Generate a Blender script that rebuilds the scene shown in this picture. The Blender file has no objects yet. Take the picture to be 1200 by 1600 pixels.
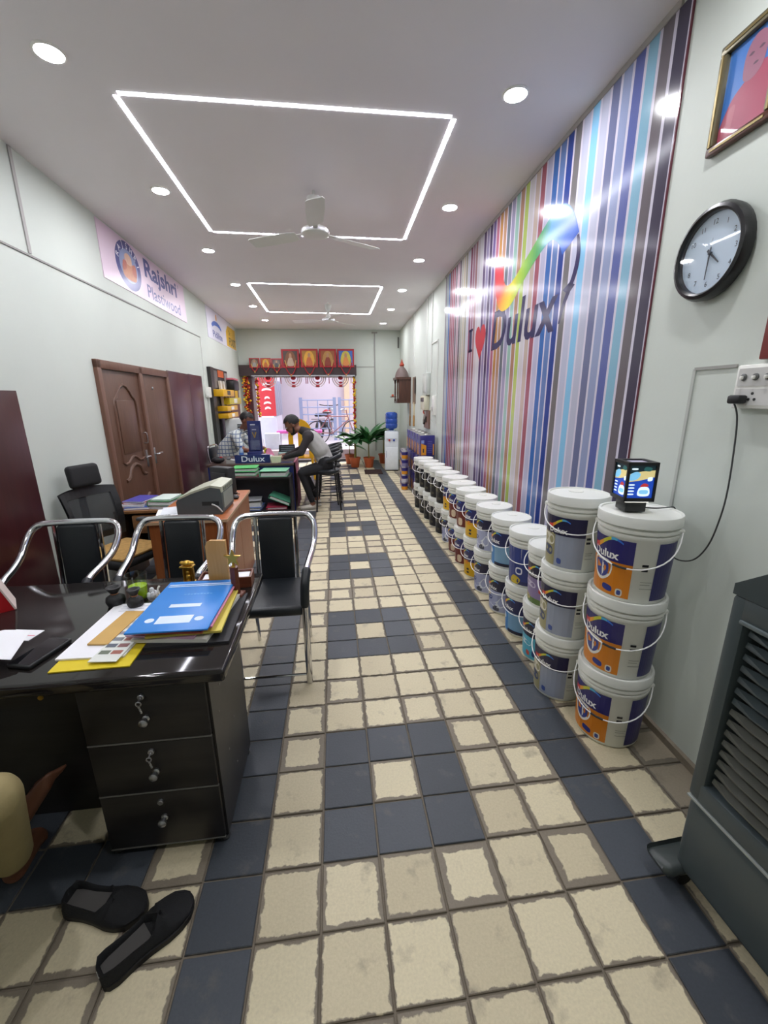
import bpy, bmesh, math, random
from mathutils import Vector, Matrix
random.seed(7)
sc = bpy.context.scene
COL = sc.collection
R = math.radians

# ---------------------------------------------------------------- camera
cam = bpy.data.cameras.new('camera'); camo = bpy.data.objects.new('camera', cam); COL.objects.link(camo)
cam.sensor_fit = 'AUTO'; cam.sensor_width = 36.0; cam.lens = 14.747; cam.clip_start = 0.02; cam.clip_end = 200
CAMP = Vector((0.0989, -1.1146, 1.5735))
def cam_axes(ya, pi, ro):
    f = Vector((math.sin(ya)*math.cos(pi), math.cos(ya)*math.cos(pi), -math.sin(pi)))
    r = Vector((math.cos(ya), -math.sin(ya), 0)); d = f.cross(r)
    r2 = math.cos(ro)*r + math.sin(ro)*d; d2 = -math.sin(ro)*r + math.cos(ro)*d
    return r2, d2, f
cr, cd, cf = cam_axes(0.1155, 0.266, 0.0086)
M = Matrix(((cr.x, -cd.x, -cf.x, CAMP.x), (cr.y, -cd.y, -cf.y, CAMP.y), (cr.z, -cd.z, -cf.z, CAMP.z), (0, 0, 0, 1)))
camo.matrix_world = M
sc.camera = camo

# ---------------------------------------------------------------- world, sun, exposure
w = bpy.data.worlds.new('sky'); sc.world = w; w.use_nodes = True
bg = w.node_tree.nodes['Background']; bg.inputs[0].default_value = (0.86, 0.90, 1.0, 1); bg.inputs[1].default_value = 1.25
sun = bpy.data.lights.new('sun', 'SUN'); sun.energy = 2.4; sun.angle = R(3); sun.color = (1.0, 0.93, 0.88)
suno = bpy.data.objects.new('sun', sun); COL.objects.link(suno); suno.rotation_euler = (R(-38), R(14), 0)
LAMP_E = 138.0      # radiance of a downlight diffuser
STRIP_E = 22.0      # radiance of the led profiles
sc.view_settings.view_transform = 'Standard'; sc.view_settings.look = 'None'
sc.view_settings.exposure = 1.2; sc.view_settings.gamma = 1.0; sc.view_settings.use_curve_mapping = False

# ---------------------------------------------------------------- materials
def lin(h):
    h = h.lstrip('#'); o = []
    for i in (0, 2, 4):
        c = int(h[i:i+2], 16)/255; o.append(c/12.92 if c <= .04045 else ((c+.055)/1.055)**2.4)
    return (o[0], o[1], o[2], 1)
MATS = {}
def mat(hx, rough=.5, metal=0., var=.06, scale=12., bump=0., bscale=60., spec=.5, coat=0., trans=0., emit=0., alpha=1., stretch=None):
    key = (hx, rough, metal, var, scale, bump, bscale, spec, coat, trans, emit, alpha, stretch)
    if key in MATS: return MATS[key]
    m = bpy.data.materials.new('m_%s_%d' % (hx.strip('#'), len(MATS))); m.use_nodes = True
    nt = m.node_tree; b = nt.nodes['Principled BSDF']
    b.inputs['Roughness'].default_value = rough; b.inputs['Metallic'].default_value = metal
    b.inputs['Specular IOR Level'].default_value = spec; b.inputs['Coat Weight'].default_value = coat
    b.inputs['Transmission Weight'].default_value = trans; b.inputs['Alpha'].default_value = alpha
    c = lin(hx)
    b.inputs['Base Color'].default_value = c
    if emit:
        b.inputs['Emission Color'].default_value = c; b.inputs['Emission Strength'].default_value = emit
    if var > 0 or bump > 0:
        tc = nt.nodes.new('ShaderNodeTexCoord'); mp = nt.nodes.new('ShaderNodeMapping')
        nt.links.new(tc.outputs['Object'], mp.inputs[0])
        if stretch: mp.inputs['Scale'].default_value = stretch
    if var > 0:
        n = nt.nodes.new('ShaderNodeTexNoise'); n.inputs['Scale'].default_value = scale; n.inputs['Detail'].default_value = 4
        nt.links.new(mp.outputs[0], n.inputs['Vector'])
        mr = nt.nodes.new('ShaderNodeMapRange'); mr.inputs['To Min'].default_value = 1-var*1.6; mr.inputs['To Max'].default_value = 1+var*1.6
        nt.links.new(n.outputs['Fac'], mr.inputs['Value'])
        mx = nt.nodes.new('ShaderNodeMix'); mx.data_type = 'RGBA'; mx.blend_type = 'MULTIPLY'; mx.inputs[0].default_value = 1
        mx.inputs[6].default_value = c; nt.links.new(mr.outputs[0], mx.inputs[7]); nt.links.new(mx.outputs[2], b.inputs['Base Color'])
        if emit: nt.links.new(mx.outputs[2], b.inputs['Emission Color'])
    if bump > 0:
        n2 = nt.nodes.new('ShaderNodeTexNoise'); n2.inputs['Scale'].default_value = bscale; n2.inputs['Detail'].default_value = 5
        nt.links.new(mp.outputs[0], n2.inputs['Vector'])
        bp = nt.nodes.new('ShaderNodeBump'); bp.inputs['Strength'].default_value = bump; bp.inputs['Distance'].default_value = .01
        nt.links.new(n2.outputs['Fac'], bp.inputs['Height']); nt.links.new(bp.outputs[0], b.inputs['Normal'])
    MATS[key] = m
    return m
def wood(hx, hx2, rough=.35, axis='z', scale=4.):
    key = ('wood', hx, hx2, rough, axis, scale)
    if key in MATS: return MATS[key]
    m = bpy.data.materials.new('wood_%s' % hx.strip('#')); m.use_nodes = True; nt = m.node_tree; b = nt.nodes['Principled BSDF']
    b.inputs['Roughness'].default_value = rough
    tc = nt.nodes.new('ShaderNodeTexCoord'); mp = nt.nodes.new('ShaderNodeMapping'); nt.links.new(tc.outputs['Object'], mp.inputs[0])
    mp.inputs['Scale'].default_value = {'z': (14, 14, 1), 'x': (1, 14, 14), 'y': (14, 1, 14)}[axis]
    n = nt.nodes.new('ShaderNodeTexNoise'); n.inputs['Scale'].default_value = scale; n.inputs['Detail'].default_value = 8; n.inputs['Distortion'].default_value = .6
    nt.links.new(mp.outputs[0], n.inputs['Vector'])
    cr_ = nt.nodes.new('ShaderNodeValToRGB'); cr_.color_ramp.elements[0].color = lin(hx); cr_.color_ramp.elements[1].color = lin(hx2)
    cr_.color_ramp.elements[0].position = .3; cr_.color_ramp.elements[1].position = .7
    nt.links.new(n.outputs['Fac'], cr_.inputs[0]); nt.links.new(cr_.outputs[0], b.inputs['Base Color'])
    MATS[key] = m
    return m
def thin_glass(hx='#FFFFFF', fac=1.0, ior=1.5):
    m = bpy.data.materials.new('thin_glass'); m.use_nodes = True; nt = m.node_tree
    for n in list(nt.nodes):
        if n.type == 'BSDF_PRINCIPLED': nt.nodes.remove(n)
    out = [n for n in nt.nodes if n.type == 'OUTPUT_MATERIAL'][0]
    tr = nt.nodes.new('ShaderNodeBsdfTransparent'); tr.inputs[0].default_value = lin(hx); gl = nt.nodes.new('ShaderNodeBsdfGlossy'); gl.inputs['Roughness'].default_value = .03
    fr = nt.nodes.new('ShaderNodeLayerWeight'); fr.inputs[0].default_value = .5; pw = nt.nodes.new('ShaderNodeMath'); pw.operation = 'POWER'; pw.inputs[1].default_value = 4.; nt.links.new(fr.outputs['Facing'], pw.inputs[0]); ma = nt.nodes.new('ShaderNodeMath'); ma.operation = 'MULTIPLY_ADD'; ma.inputs[1].default_value = .9; ma.inputs[2].default_value = .05; nt.links.new(pw.outputs[0], ma.inputs[0]); mx = nt.nodes.new('ShaderNodeMixShader')
    nt.links.new(ma.outputs[0], mx.inputs[0]); nt.links.new(tr.outputs[0], mx.inputs[1]); nt.links.new(gl.outputs[0], mx.inputs[2]); nt.links.new(mx.outputs[0], out.inputs[0])
    return m
GLASS = thin_glass()
CHROME = mat('#D8D8DC', .12, 1., 0)
STEEL = mat('#B8B8BC', .3, 1., 0)
BRASS = mat('#C9A24A', .3, 1., .05)
BLACKP = mat('#17181A', .45, 0, .05)
LEATHER = mat('#1E2226', .38, 0, .06, 8, .12, 180)
WHITEP = mat('#E8E9E2', .38, 0, .03, 6)
PAPER = mat('#EDEDF2', .7, 0, .02)

# ---------------------------------------------------------------- geometry collector
class G:
    def __init__(s): s.v = []; s.f = []; s.m = []
    def add(s, vs, fs, m=0):
        o = len(s.v); s.v += [tuple(p) for p in vs]; s.f += [tuple(i+o for i in f) for f in fs]; s.m += [m]*len(fs); return s
    def box(s, x0, x1, y0, y1, z0, z1, m=0):
        return s.add([(x0,y0,z0),(x1,y0,z0),(x1,y1,z0),(x0,y1,z0),(x0,y0,z1),(x1,y0,z1),(x1,y1,z1),(x0,y1,z1)],
                     [(3,2,1,0),(4,5,6,7),(0,1,5,4),(1,2,6,5),(2,3,7,6),(3,0,4,7)], m)
    def rbox(s, x0, x1, y0, y1, z0, z1, r=.01, seg=2, m=0, M=None):
        bm = bmesh.new(); bmesh.ops.create_cube(bm, size=1)
        for v in bm.verts: v.co = Vector(((x0+x1)/2+v.co.x*(x1-x0), (y0+y1)/2+v.co.y*(y1-y0), (z0+z1)/2+v.co.z*(z1-z0)))
        r = min(r, .49*min(x1-x0, y1-y0, z1-z0))
        bmesh.ops.bevel(bm, geom=bm.edges[:], offset=r, segments=seg, profile=.5, affect='EDGES')
        bm.verts.index_update(); vs = [(M @ v.co if M else v.co.copy()) for v in bm.verts]; fs = [[v.index for v in f.verts] for f in bm.faces]; bm.free()
        return s.add(vs, fs, m)
    def tube(s, pts, r=.01, n=8, closed=False, m=0, cap=True, sy=1.):
        P = [Vector(p) for p in pts]; N = len(P); rs = r if isinstance(r, (list, tuple)) else [r]*N
        T = []
        for i in range(N):
            a = P[(i-1) % N] if (closed or i > 0) else P[i]; b = P[(i+1) % N] if (closed or i < N-1) else P[i]
            T.append((b-a).normalized() if (b-a).length > 1e-9 else Vector((0,0,1)))
        u = T[0].orthogonal().normalized()
        if abs(T[0].z) < .9: u = (Vector((0,0,1)) - T[0]*T[0].z).normalized()
        o = len(s.v); vs = []
        for i in range(N):
            u = (u - T[i]*u.dot(T[i])); u = u.normalized() if u.length > 1e-6 else T[i].orthogonal().normalized()
            w_ = T[i].cross(u)
            for k in range(n):
                a = 2*math.pi*k/n; vs.append(P[i] + u*(math.cos(a)*rs[i]) + w_*(math.sin(a)*rs[i]*sy))
        fs = []
        for i in range(N if closed else N-1):
            j = (i+1) % N
            for k in range(n):
                l = (k+1) % n; fs.append((i*n+k, i*n+l, j*n+l, j*n+k))
        if cap and not closed: fs += [tuple(range(n-1, -1, -1)), tuple(range((N-1)*n, N*n))]
        return s.add(vs, fs, m)
    def cyl(s, p0, p1, r0, r1=None, n=12, m=0): return s.tube([p0, p1], [r0, r0 if r1 is None else r1], n, m=m)
    def lathe(s, prof, n=20, c=(0,0,0), m=0, ms=None, cap=True):
        o = len(s.v); vs = []; fs = []; mm = []
        for (r, z) in prof:
            for k in range(n):
                a = 2*math.pi*k/n; vs.append((c[0]+r*math.cos(a), c[1]+r*math.sin(a), c[2]+z))
        for i in range(len(prof)-1):
            for k in range(n):
                l = (k+1) % n; fs.append((i*n+k, i*n+l, (i+1)*n+l, (i+1)*n+k)); mm.append(ms[i] if ms else m)
        if cap and prof[0][0] > 1e-5: fs.append(tuple(range(n-1, -1, -1))); mm.append(ms[0] if ms else m)
        if cap and prof[-1][0] > 1e-5: fs.append(tuple(range((len(prof)-1)*n, len(prof)*n))); mm.append(ms[-1] if ms else m)
        s.add(vs, fs, m); s.m[-len(mm):] = mm; return s
    def ell(s, c, rad, n=12, k=8, M=None, m=0):
        vs = []; fs = []
        for i in range(k+1):
            t = math.pi*i/k
            for j in range(n):
                a = 2*math.pi*j/n; p = Vector((rad[0]*math.sin(t)*math.cos(a), rad[1]*math.sin(t)*math.sin(a), rad[2]*math.cos(t)))
                if M: p = M @ p
                vs.append(Vector(c)+p)
        for i in range(k):
            for j in range(n):
                l = (j+1) % n; fs.append((i*n+j, (i+1)*n+j, (i+1)*n+l, i*n+l))
        return s.add(vs, fs, m)
    def prism(s, poly, y0, y1, m=0):      # poly in x,z ; extruded along y ; y0 is the front
        n = len(poly); vs = [(p[0], y0, p[1]) for p in poly] + [(p[0], y1, p[1]) for p in poly]
        return s.add(vs, [tuple(range(n)), tuple(range(2*n-1, n-1, -1))] + [(i, i+n, (i+1) % n+n, (i+1) % n) for i in range(n)], m)
    def flat(s, poly, y, m=0):            # single sided print in x,z
        return s.add([(p[0], y, p[1]) for p in poly], [tuple(range(len(poly)))], m)
    def xf(s, Mx): s.v = [tuple(Mx @ Vector(p)) for p in s.v]; return s
    def join(s, o, m=None):
        k = len(s.v); s.v += o.v; s.f += [tuple(i+k for i in f) for f in o.f]; s.m += ([m]*len(o.f) if m is not None else o.m); return s
def spline(pts, k=6, closed=False):
    P = [Vector(p) for p in pts]; out = []; n = len(P)
    for i in range(n if closed else n-1):
        p0 = P[(i-1) % n] if (closed or i > 0) else P[i]; p1 = P[i]; p2 = P[(i+1) % n]; p3 = P[(i+2) % n] if (closed or i < n-2) else p2
        for j in range(k):
            t = j/k; out.append(.5*((2*p1)+(p2-p0)*t+(2*p0-5*p1+4*p2-p3)*t*t+(3*p1-p0-3*p2+p3)*t**3))
    if not closed: out.append(P[-1])
    return out
def mesh(name, g, mats, smooth=None, fix=False):
    me = bpy.data.meshes.new(name); me.from_pydata(g.v, [], g.f)
    if not isinstance(mats, (list, tuple)): mats = [mats]
    for m in mats: me.materials.append(m)
    if len(mats) > 1: me.polygons.foreach_set('material_index', g.m)
    if fix:
        bm = bmesh.new(); bm.from_mesh(me); bmesh.ops.recalc_face_normals(bm, faces=bm.faces); bm.to_mesh(me); bm.free()
    me.update()
    if smooth:
        me.shade_smooth(); me.set_sharp_from_angle(angle=smooth if smooth is not True else .75)
    return me
def link(name, me, parent=None, loc=(0,0,0), rot=(0,0,0)):
    o = bpy.data.objects.new(name, me); COL.objects.link(o); o.location = loc; o.rotation_euler = rot
    if parent: o.parent = parent
    return o
def tag(o, label=None, cat=None, group=None, kind=None):
    if label: o['label'] = label
    if cat: o['category'] = cat
    if group: o['group'] = group
    if kind: o['kind'] = kind
    return o
def thing(name, label, cat, loc=(0,0,0), rz=0, group=None, kind=None):
    o = bpy.data.objects.new(name, None); COL.objects.link(o); o.empty_display_size = .1; o.location = loc; o.rotation_euler = (0,0,rz)
    return tag(o, label, cat, group, kind)
def part(root, name, g, mats, smooth=None, label=None, loc=(0,0,0), rot=(0,0,0), fix=False):
    o = link(name, mesh(name, g, mats, smooth, fix), root, loc, rot)
    if label: o['label'] = label
    return o
def solo(name, label, cat, g, mats, loc=(0,0,0), rz=0, group=None, smooth=None, kind=None, fix=False):
    return tag(link(name, mesh(name, g, mats, smooth, fix), None, loc, (0,0,rz)), label, cat, group, kind)
def struct(name, g, mats, parent=None, loc=(0,0,0), rz=0, smooth=None):
    o = link(name, mesh(name, g, mats, smooth), parent, loc, (0,0,rz))
    if not parent: o['kind'] = 'structure'
    return o
def copy_tree(o, parent=None):
    c = o.copy(); COL.objects.link(c); c.parent = parent
    for ch in list(o.children): copy_tree(ch, c)
    return c
TXT = {}
def text(body, size=1., bold=0., align='CENTER', shear=0.):      # flat text mesh in x,z as a G (y = 0)
    key = (body, bold, align, shear)
    if key not in TXT:
        cu = bpy.data.curves.new('t', 'FONT'); cu.body = body; cu.size = 1; cu.align_x = align; cu.offset = bold; cu.shear = shear; cu.resolution_u = 3
        o = bpy.data.objects.new('t', cu); COL.objects.link(o); bpy.context.view_layer.update()
        me = o.evaluated_get(bpy.context.evaluated_depsgraph_get()).to_mesh()
        TXT[key] = ([(v.co.x, v.co.y) for v in me.vertices], [tuple(p.vertices) for p in me.polygons])
        bpy.data.objects.remove(o); bpy.data.curves.remove(cu)
    vs, fs = TXT[key]; g = G(); g.add([(x*size, 0, y*size) for x, y in vs], fs); return g
def put(g, x=0, y=0, z=0, sx=1, sz=1): g.v = [(p[0]*sx+x, p[1]+y, p[2]*sz+z) for p in g.v]; return g
def tw(g):                                                         # extents in x,z
    xs = [p[0] for p in g.v]; zs = [p[2] for p in g.v]; return min(xs), max(xs), min(zs), max(zs)
def fit(g, x0, x1, z0, z1, y=0):                                   # scale a text into a rectangle
    a, b, c, d = tw(g); g.v = [(x0+(p[0]-a)*(x1-x0)/(b-a), y, z0+(p[2]-c)*(z1-z0)/(d-c)) for p in g.v]; return g
def circle(cx, cz, r, n=24, rz=None): return [(cx+r*math.cos(2*math.pi*i/n), cz+(rz or r)*math.sin(2*math.pi*i/n)) for i in range(n)]

# ---------------------------------------------------------------- the room (metres)
H = 3.16; YB = 9.805; YF = -3.6
def XR(y): return 1.5874+.0215*y
def XL(y): return -1.8539-.0236*y
RZR = math.atan2(-1, -.0215); RZL = math.atan2(1, -.0236)
def RW(y, z): return (XR(y), y, z)       # a point on the right wall
def LW(y, z): return (XL(y), y, z)

# ---------------------------------------------------------------- floor
T = .2; SH = .0212
def tile_mat(kind):
    m = bpy.data.materials.new('tile_'+kind); m.use_nodes = True; nt = m.node_tree; b = nt.nodes['Principled BSDF']; L = nt.links
    def math_(op, a, b_=None, c=None):
        n = nt.nodes.new('ShaderNodeMath'); n.operation = op
        for i, x in enumerate((a, b_, c)):
            if x is None: continue
            if isinstance(x, (int, float)): n.inputs[i].default_value = x
            else: L.new(x, n.inputs[i])
        return n.outputs[0]
    ge = nt.nodes.new('ShaderNodeNewGeometry'); sp = nt.nodes.new('ShaderNodeSeparateXYZ'); L.new(ge.outputs['Position'], sp.inputs[0])
    u = math_('DIVIDE', sp.outputs[0], T); i = math_('FLOOR', u); fu = math_('SUBTRACT', u, i)
    v = math_('SUBTRACT', math_('DIVIDE', sp.outputs[1], T), math_('MULTIPLY', i, SH)); j = math_('FLOOR', v); fv = math_('SUBTRACT', v, j)
    d = math_('MINIMUM', math_('MINIMUM', fu, math_('SUBTRACT', 1, fu)), math_('MINIMUM', fv, math_('SUBTRACT', 1, fv)))
    cb = nt.nodes.new('ShaderNodeCombineXYZ'); L.new(i, cb.inputs[0]); L.new(j, cb.inputs[1])
    wn = nt.nodes.new('ShaderNodeTexWhiteNoise'); wn.noise_dimensions = '2D'; L.new(cb.outputs[0], wn.inputs['Vector'])
    ra = nt.nodes.new('ShaderNodeSeparateColor'); L.new(wn.outputs['Color'], ra.inputs[0])
    def noise(scale, det=5, rough=.6):
        n = nt.nodes.new('ShaderNodeTexNoise'); n.inputs['Scale'].default_value = scale; n.inputs['Detail'].default_value = det; n.inputs['Roughness'].default_value = rough
        L.new(ge.outputs['Position'], n.inputs['Vector']); return n.outputs['Fac']
    n1 = noise(26); n2 = noise(9); n3 = noise(120)
    if kind == 'cream':
        thr = math_('ADD', .032, math_('MULTIPLY', math_('POWER', ra.outputs[0], 2.), .11))
        base0, base1, dirt = lin('#D6CCAC'), lin('#C2B799'), lin('#7E7566')
    elif kind == 'dark':
        thr = math_('ADD', .0, math_('MULTIPLY', ra.outputs[0], .012)); base0, base1, dirt = lin('#3C4147'), lin('#4A4F56'), lin('#66645F')
    else:
        thr = math_('ADD', .03, math_('MULTIPLY', ra.outputs[0], .3)); base0, base1, dirt = lin('#A09582'), lin('#8E8474'), lin('#766F62')
    e = math_('SUBTRACT', math_('ADD', d, math_('MULTIPLY', math_('SUBTRACT', n1, .5), .16 if kind != 'dark' else .05)), thr)
    mr = nt.nodes.new('ShaderNodeMapRange'); mr.inputs['From Min'].default_value = 0; mr.inputs['From Max'].default_value = .018; L.new(e, mr.inputs['Value'])
    def mix(f, a, b_):
        x = nt.nodes.new('ShaderNodeMix'); x.data_type = 'RGBA'
        for k, val in ((0, f), (6, a), (7, b_)):
            if isinstance(val, (int, float, tuple)): x.inputs[k].default_value = val
            else: L.new(val, x.inputs[k])
        return x.outputs[2]
    base = mix(ra.outputs[1], base0, base1)
    spots = nt.nodes.new('ShaderNodeMapRange'); spots.inputs['From Min'].default_value = .58; spots.inputs['From Max'].default_value = .72; spots.inputs['To Max'].default_value = .5; L.new(n2, spots.inputs['Value'])
    base = mix(spots.outputs[0], base, dirt)
    col = mix(mr.outputs[0], dirt, base)
    fine = nt.nodes.new('ShaderNodeMapRange'); fine.inputs['To Min'].default_value = .82; fine.inputs['To Max'].default_value = 1.18; L.new(n3, fine.inputs['Value'])
    mu = nt.nodes.new('ShaderNodeMix'); mu.data_type = 'RGBA'; mu.blend_type = 'MULTIPLY'; mu.inputs[0].default_value = 1; L.new(col, mu.inputs[6]); L.new(fine.outputs[0], mu.inputs[7])
    L.new(mu.outputs[2], b.inputs['Base Color'])
    b.inputs['Roughness'].default_value = .5 if kind != 'dark' else .42; b.inputs['Specular IOR Level'].default_value = .35
    bp = nt.nodes.new('ShaderNodeBump'); bp.inputs['Strength'].default_value = .25; bp.inputs['Distance'].default_value = .004
    L.new(n3, bp.inputs['Height']); L.new(bp.outputs[0], b.inputs['Normal'])
    return m
TM = {k: tile_mat(k) for k in ('cream', 'dark', 'cement')}
GROUT = mat('#756C5E', .85, 0, .15, 30, .3, 90)
g = G(); g.box(-2.25, 1.95, YF-.1, YB+.35, -.12, -.007); floor = struct('floor', g, GROUT)
floor['label'] = 'floor of square cream and slate grey cement tiles with worn mortar joints'
def tile_kind(i, j):
    if i >= 7: return 'cement'
    if i in (-2, 5): return 'dark'
    jj = j % 6
    if i in (0, 1, 2) and jj < 3 and not (i == 1 and jj == 1): return 'dark'
    if i in (-6, -5, -4) and jj < 3 and not (i == -5 and jj == 1): return 'dark'
    if i == -9: return 'dark'
    return 'cream'
hw = T/2-.0035; hb = hw-.0022
tg = G()
tg.add([(-hw,-hw,-.02),(hw,-hw,-.02),(hw,hw,-.02),(-hw,hw,-.02),(-hw,-hw,-.0022),(hw,-hw,-.0022),(hw,hw,-.0022),(-hw,hw,-.0022),(-hb,-hb,0),(hb,-hb,0),(hb,hb,0),(-hb,hb,0)],
       [(0,1,5,4),(1,2,6,5),(2,3,7,6),(3,0,4,7),(4,5,9,8),(5,6,10,9),(6,7,11,10),(7,4,8,11),(8,9,10,11)])
TME = {k: mesh('tile', tg, TM[k]) for k in TM}
tiles = []
def inview(p):
    d = Vector(p)-CAMP; z = d.dot(cf)
    if z < .2: return 0
    x = d.dot(cr)/z*655.4; y = d.dot(cd)/z*655.4
    return 1/z if abs(x) < 640 and abs(y) < 850 else 0
for i in range(-11, 10):
    for j in range(-18, 50):
        x = (i+.5)*T; y = (j+.5+SH*i)*T
        if x-hw < XL(y)-.03 or y < YF or y > YB: continue
        if x+hw > XR(y)+.1: continue
        tiles.append((inview((x, y, 0)), i, j, x, y))
tiles.sort(reverse=True)
def hidden(x, y): return x < -.36 and .15 < y < .6 and x > -.74
near = [t for t in tiles if t[0] > 0][:300]; ns = set((t[1], t[2]) for t in near)
rest = {k: G() for k in TM}
for q, i, j, x, y in tiles:
    k = tile_kind(i, j); dz = random.uniform(-.0012, .0008)
    if (i, j) in ns:
        o = link('tile', TME[k], floor, (x, y, dz), (random.uniform(-.004, .004), random.uniform(-.004, .004), random.uniform(-.006, .006)))
    else:
        gg = G(); gg.join(tg); rest[k].join(put(gg, x, y, dz))
allr = G(); tmk = list(TM)
for q, k in enumerate(tmk): allr.join(rest[k], q)
o = part(floor, 'far_tiles', allr, [TM[k] for k in tmk]); o['kind'] = 'stuff'

# ---------------------------------------------------------------- walls, ceiling
WALLM = mat('#CAD1C9', .6, 0, .025, 2.5, .05, 40)
CEILM = mat('#EAE5E8', .75, 0, .02, 2)
def skew(a0, a1, b0, b1, z0, z1):   # wall between y a..b given x at both ends
    g = G(); (x0, x1, ya), (x2, x3, yb) = a0, b0
    return g
def wallbox(xs0, xs1, y0, y1, z0, z1):
    g = G(); g.add([(xs0[0],y0,z0),(xs0[1],y0,z0),(xs1[1],y1,z0),(xs1[0],y1,z0),(xs0[0],y0,z1),(xs0[1],y0,z1),(xs1[1],y1,z1),(xs1[0],y1,z1)],
                   [(3,2,1,0),(4,5,6,7),(0,1,5,4),(1,2,6,5),(2,3,7,6),(3,0,4,7)]); return g
struct('wall_right', wallbox((XR(YF), XR(YF)+.2), (XR(YB+.3), XR(YB+.3)+.2), YF, YB+.3, -.1, H+.1), WALLM)
struct('wall_left', wallbox((XL(YF)-.2, XL(YF)), (XL(YB+.3)-.2, XL(YB+.3)), YF, YB+.3, -.1, H+.1), WALLM)
g = G(); g.box(-2.3, 2.0, YF-.2, YF, -.1, H+.1); struct('wall_front', g, WALLM)
OX0, OX1, OZ = -1.93, .655, 2.10
g = G(); g.box(-2.3, OX0, YB, YB+.25, -.1, H+.1); g.box(OX1, 2.05, YB, YB+.25, -.1, H+.1); g.box(OX0, OX1, YB, YB+.25, OZ, H+.1); struct('wall_back', g, WALLM)
g = G(); g.box(-2.3, 2.05, YF-.2, YB+.3, H, H+.12); struct('ceiling', g, CEILM)
# shallow edge strip along the mural top and grey joints on the walls
TRIMM = mat('#8E8C88', .5, 0, .05); PVC = mat('#D9DBD6', .4, 0, .02)
def wtrim(n, side, y0, z0, y1, z1, wd=.012, m=TRIMM, pr=.008):
    f, s = (LW, 1) if side == 'l' else (RW, -1)
    a = Vector(f(y0, z0)); b = Vector(f(y1, z1)); g = G()
    if abs(z1-z0) > abs(y1-y0): dy, dz = wd/2, 0
    else: dy, dz = 0, wd/2
    vs = []
    for p, yy, zz in ((a, y0, z0), (b, y1, z1)):
        for sg in (-1, 1):
            for o in (0, pr):
                q = Vector(f(yy+sg*dy, zz+sg*dz)); vs.append((q.x+s*o, q.y, q.z))
    g.add(vs, [(0,1,5,4),(1,3,7,5),(3,2,6,7),(2,0,4,6),(0,2,3,1),(4,5,7,6)])
    return struct('trim_%d' % n, g, m)
wtrim(1, 'l', -2.0, 2.50, 6.52, 2.55); wtrim(2, 'l', 6.52, 2.55, 6.42, 0, m=PVC, wd=.02); wtrim(3, 'l', 2.36, 2.54, 2.36, H-.005, .03, mat('#A9A6A4', .6))
wtrim(4, 'r', .95, 3.145, 5.09, 3.145, .03, mat('#A8A49F', .5), .012)
wtrim(5, 'r', .555, 1.677, .555, 0.02, .014, mat('#B4B8B2', .6), .006); wtrim(6, 'r', .555, 1.677, .36, 1.677, .012, mat('#9C9C96', .6), .006)
wtrim(7, 'r', 5.9, 1.96, 5.9, 3.15, .03, PVC, .02); wtrim(8, 'r', 6.3, 1.98, 6.3, 3.15, .02, PVC, .02); wtrim(9, 'r', 7.6, 2.2, 7.6, 3.15, .02, PVC, .02)
wtrim(10, 'r', 5.45, .3, 5.45, 2.4, .02, PVC, .015); wtrim(12, 'r', 5.45, 2.4, 5.9, 2.4, .02, PVC, .015)
g = G(); g.box(1.155, 1.18, YB-.03, YB, .25, 3.10); g.box(1.10, 1.235, YB-.035, YB, 3.08, 3.115); struct('trim_13', g, mat('#9A9A96', .5, 0, .05))
g = G(); g.box(.66, 1.155, YB-.008, YB, 2.30, 2.325); struct('trim_14', g, mat('#A9ABA4', .6))
g = G(); g.box(XR(YB)-.06, XR(YB)-.03, YB-.02, YB, 2.75, 3.0); struct('trim_15', g, mat('#55534F', .6))
# rough cement skirting strip at the foot of the right wall
g = wallbox((XR(-.6)-.03, XR(-.6)), (XR(1.0)-.012, XR(1.0)), -.6, 1.0, 0, .035); struct('baseboard_right', g, mat('#857B6B', .9, 0, .15, 20, .3, 60))

# ---------------------------------------------------------------- ceiling lights
LAMPM = mat('#FBFAFF', .5, 0, 0, emit=LAMP_E); RIM = mat('#F2F0EC', .4, 0, 0)
STRIPM = mat('#F4F4FF', .5, 0, 0, emit=STRIP_E)
dl = [(-1.165,1.53),(1.15,1.575),(-1.18,2.905),(1.17,2.98),(-1.20,4.30),(1.19,4.43),(-1.22,5.745),(1.22,5.88),(-1.24,7.22),(1.24,7.32),(-1.24,8.62),(1.27,8.845),(-1.15,.15),(1.13,.17),(-1.13,-1.25),(1.11,-1.23)]  # last four are added out of view, continuing the rows to light the foreground
gr = G(); gr.lathe([(.071,0),(.071,-.004),(.066,-.008),(.060,-.008),(.059,-.004)], 28, cap=False)
gd = G(); gd.lathe([(.0,-.0045),(.0595,-.0045)], 28, cap=False); gd.f = [f[::-1] for f in gd.f]
RME = mesh('rim', gr, RIM, True); DME = mesh('diffuser', gd, LAMPM)
ordn = ['nearest', 'second', 'third', 'fourth', 'fifth', 'farthest', 'first unseen', 'second unseen', 'third unseen']
for k, (x, y) in enumerate(dl):
    side = 'left row over the door wall' if x < 0 else 'right row over the striped wall'
    lb_ = 'round white recessed downlight, %s in the %s' % (ordn[k//2], side) if k < 12 else 'round white downlight added overhead outside the picture to light the foreground, %s side, %s row' % ('left' if x < 0 else 'right', 'front' if y > 0 else 'rear')
    t = thing('ceiling_downlight', lb_, 'downlight', (x, y, H), 0, 'recessed ceiling downlights' if k < 12 else 'added downlights outside the picture')
    link('rim', RME, t); link('diffuser', DME, t)
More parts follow.
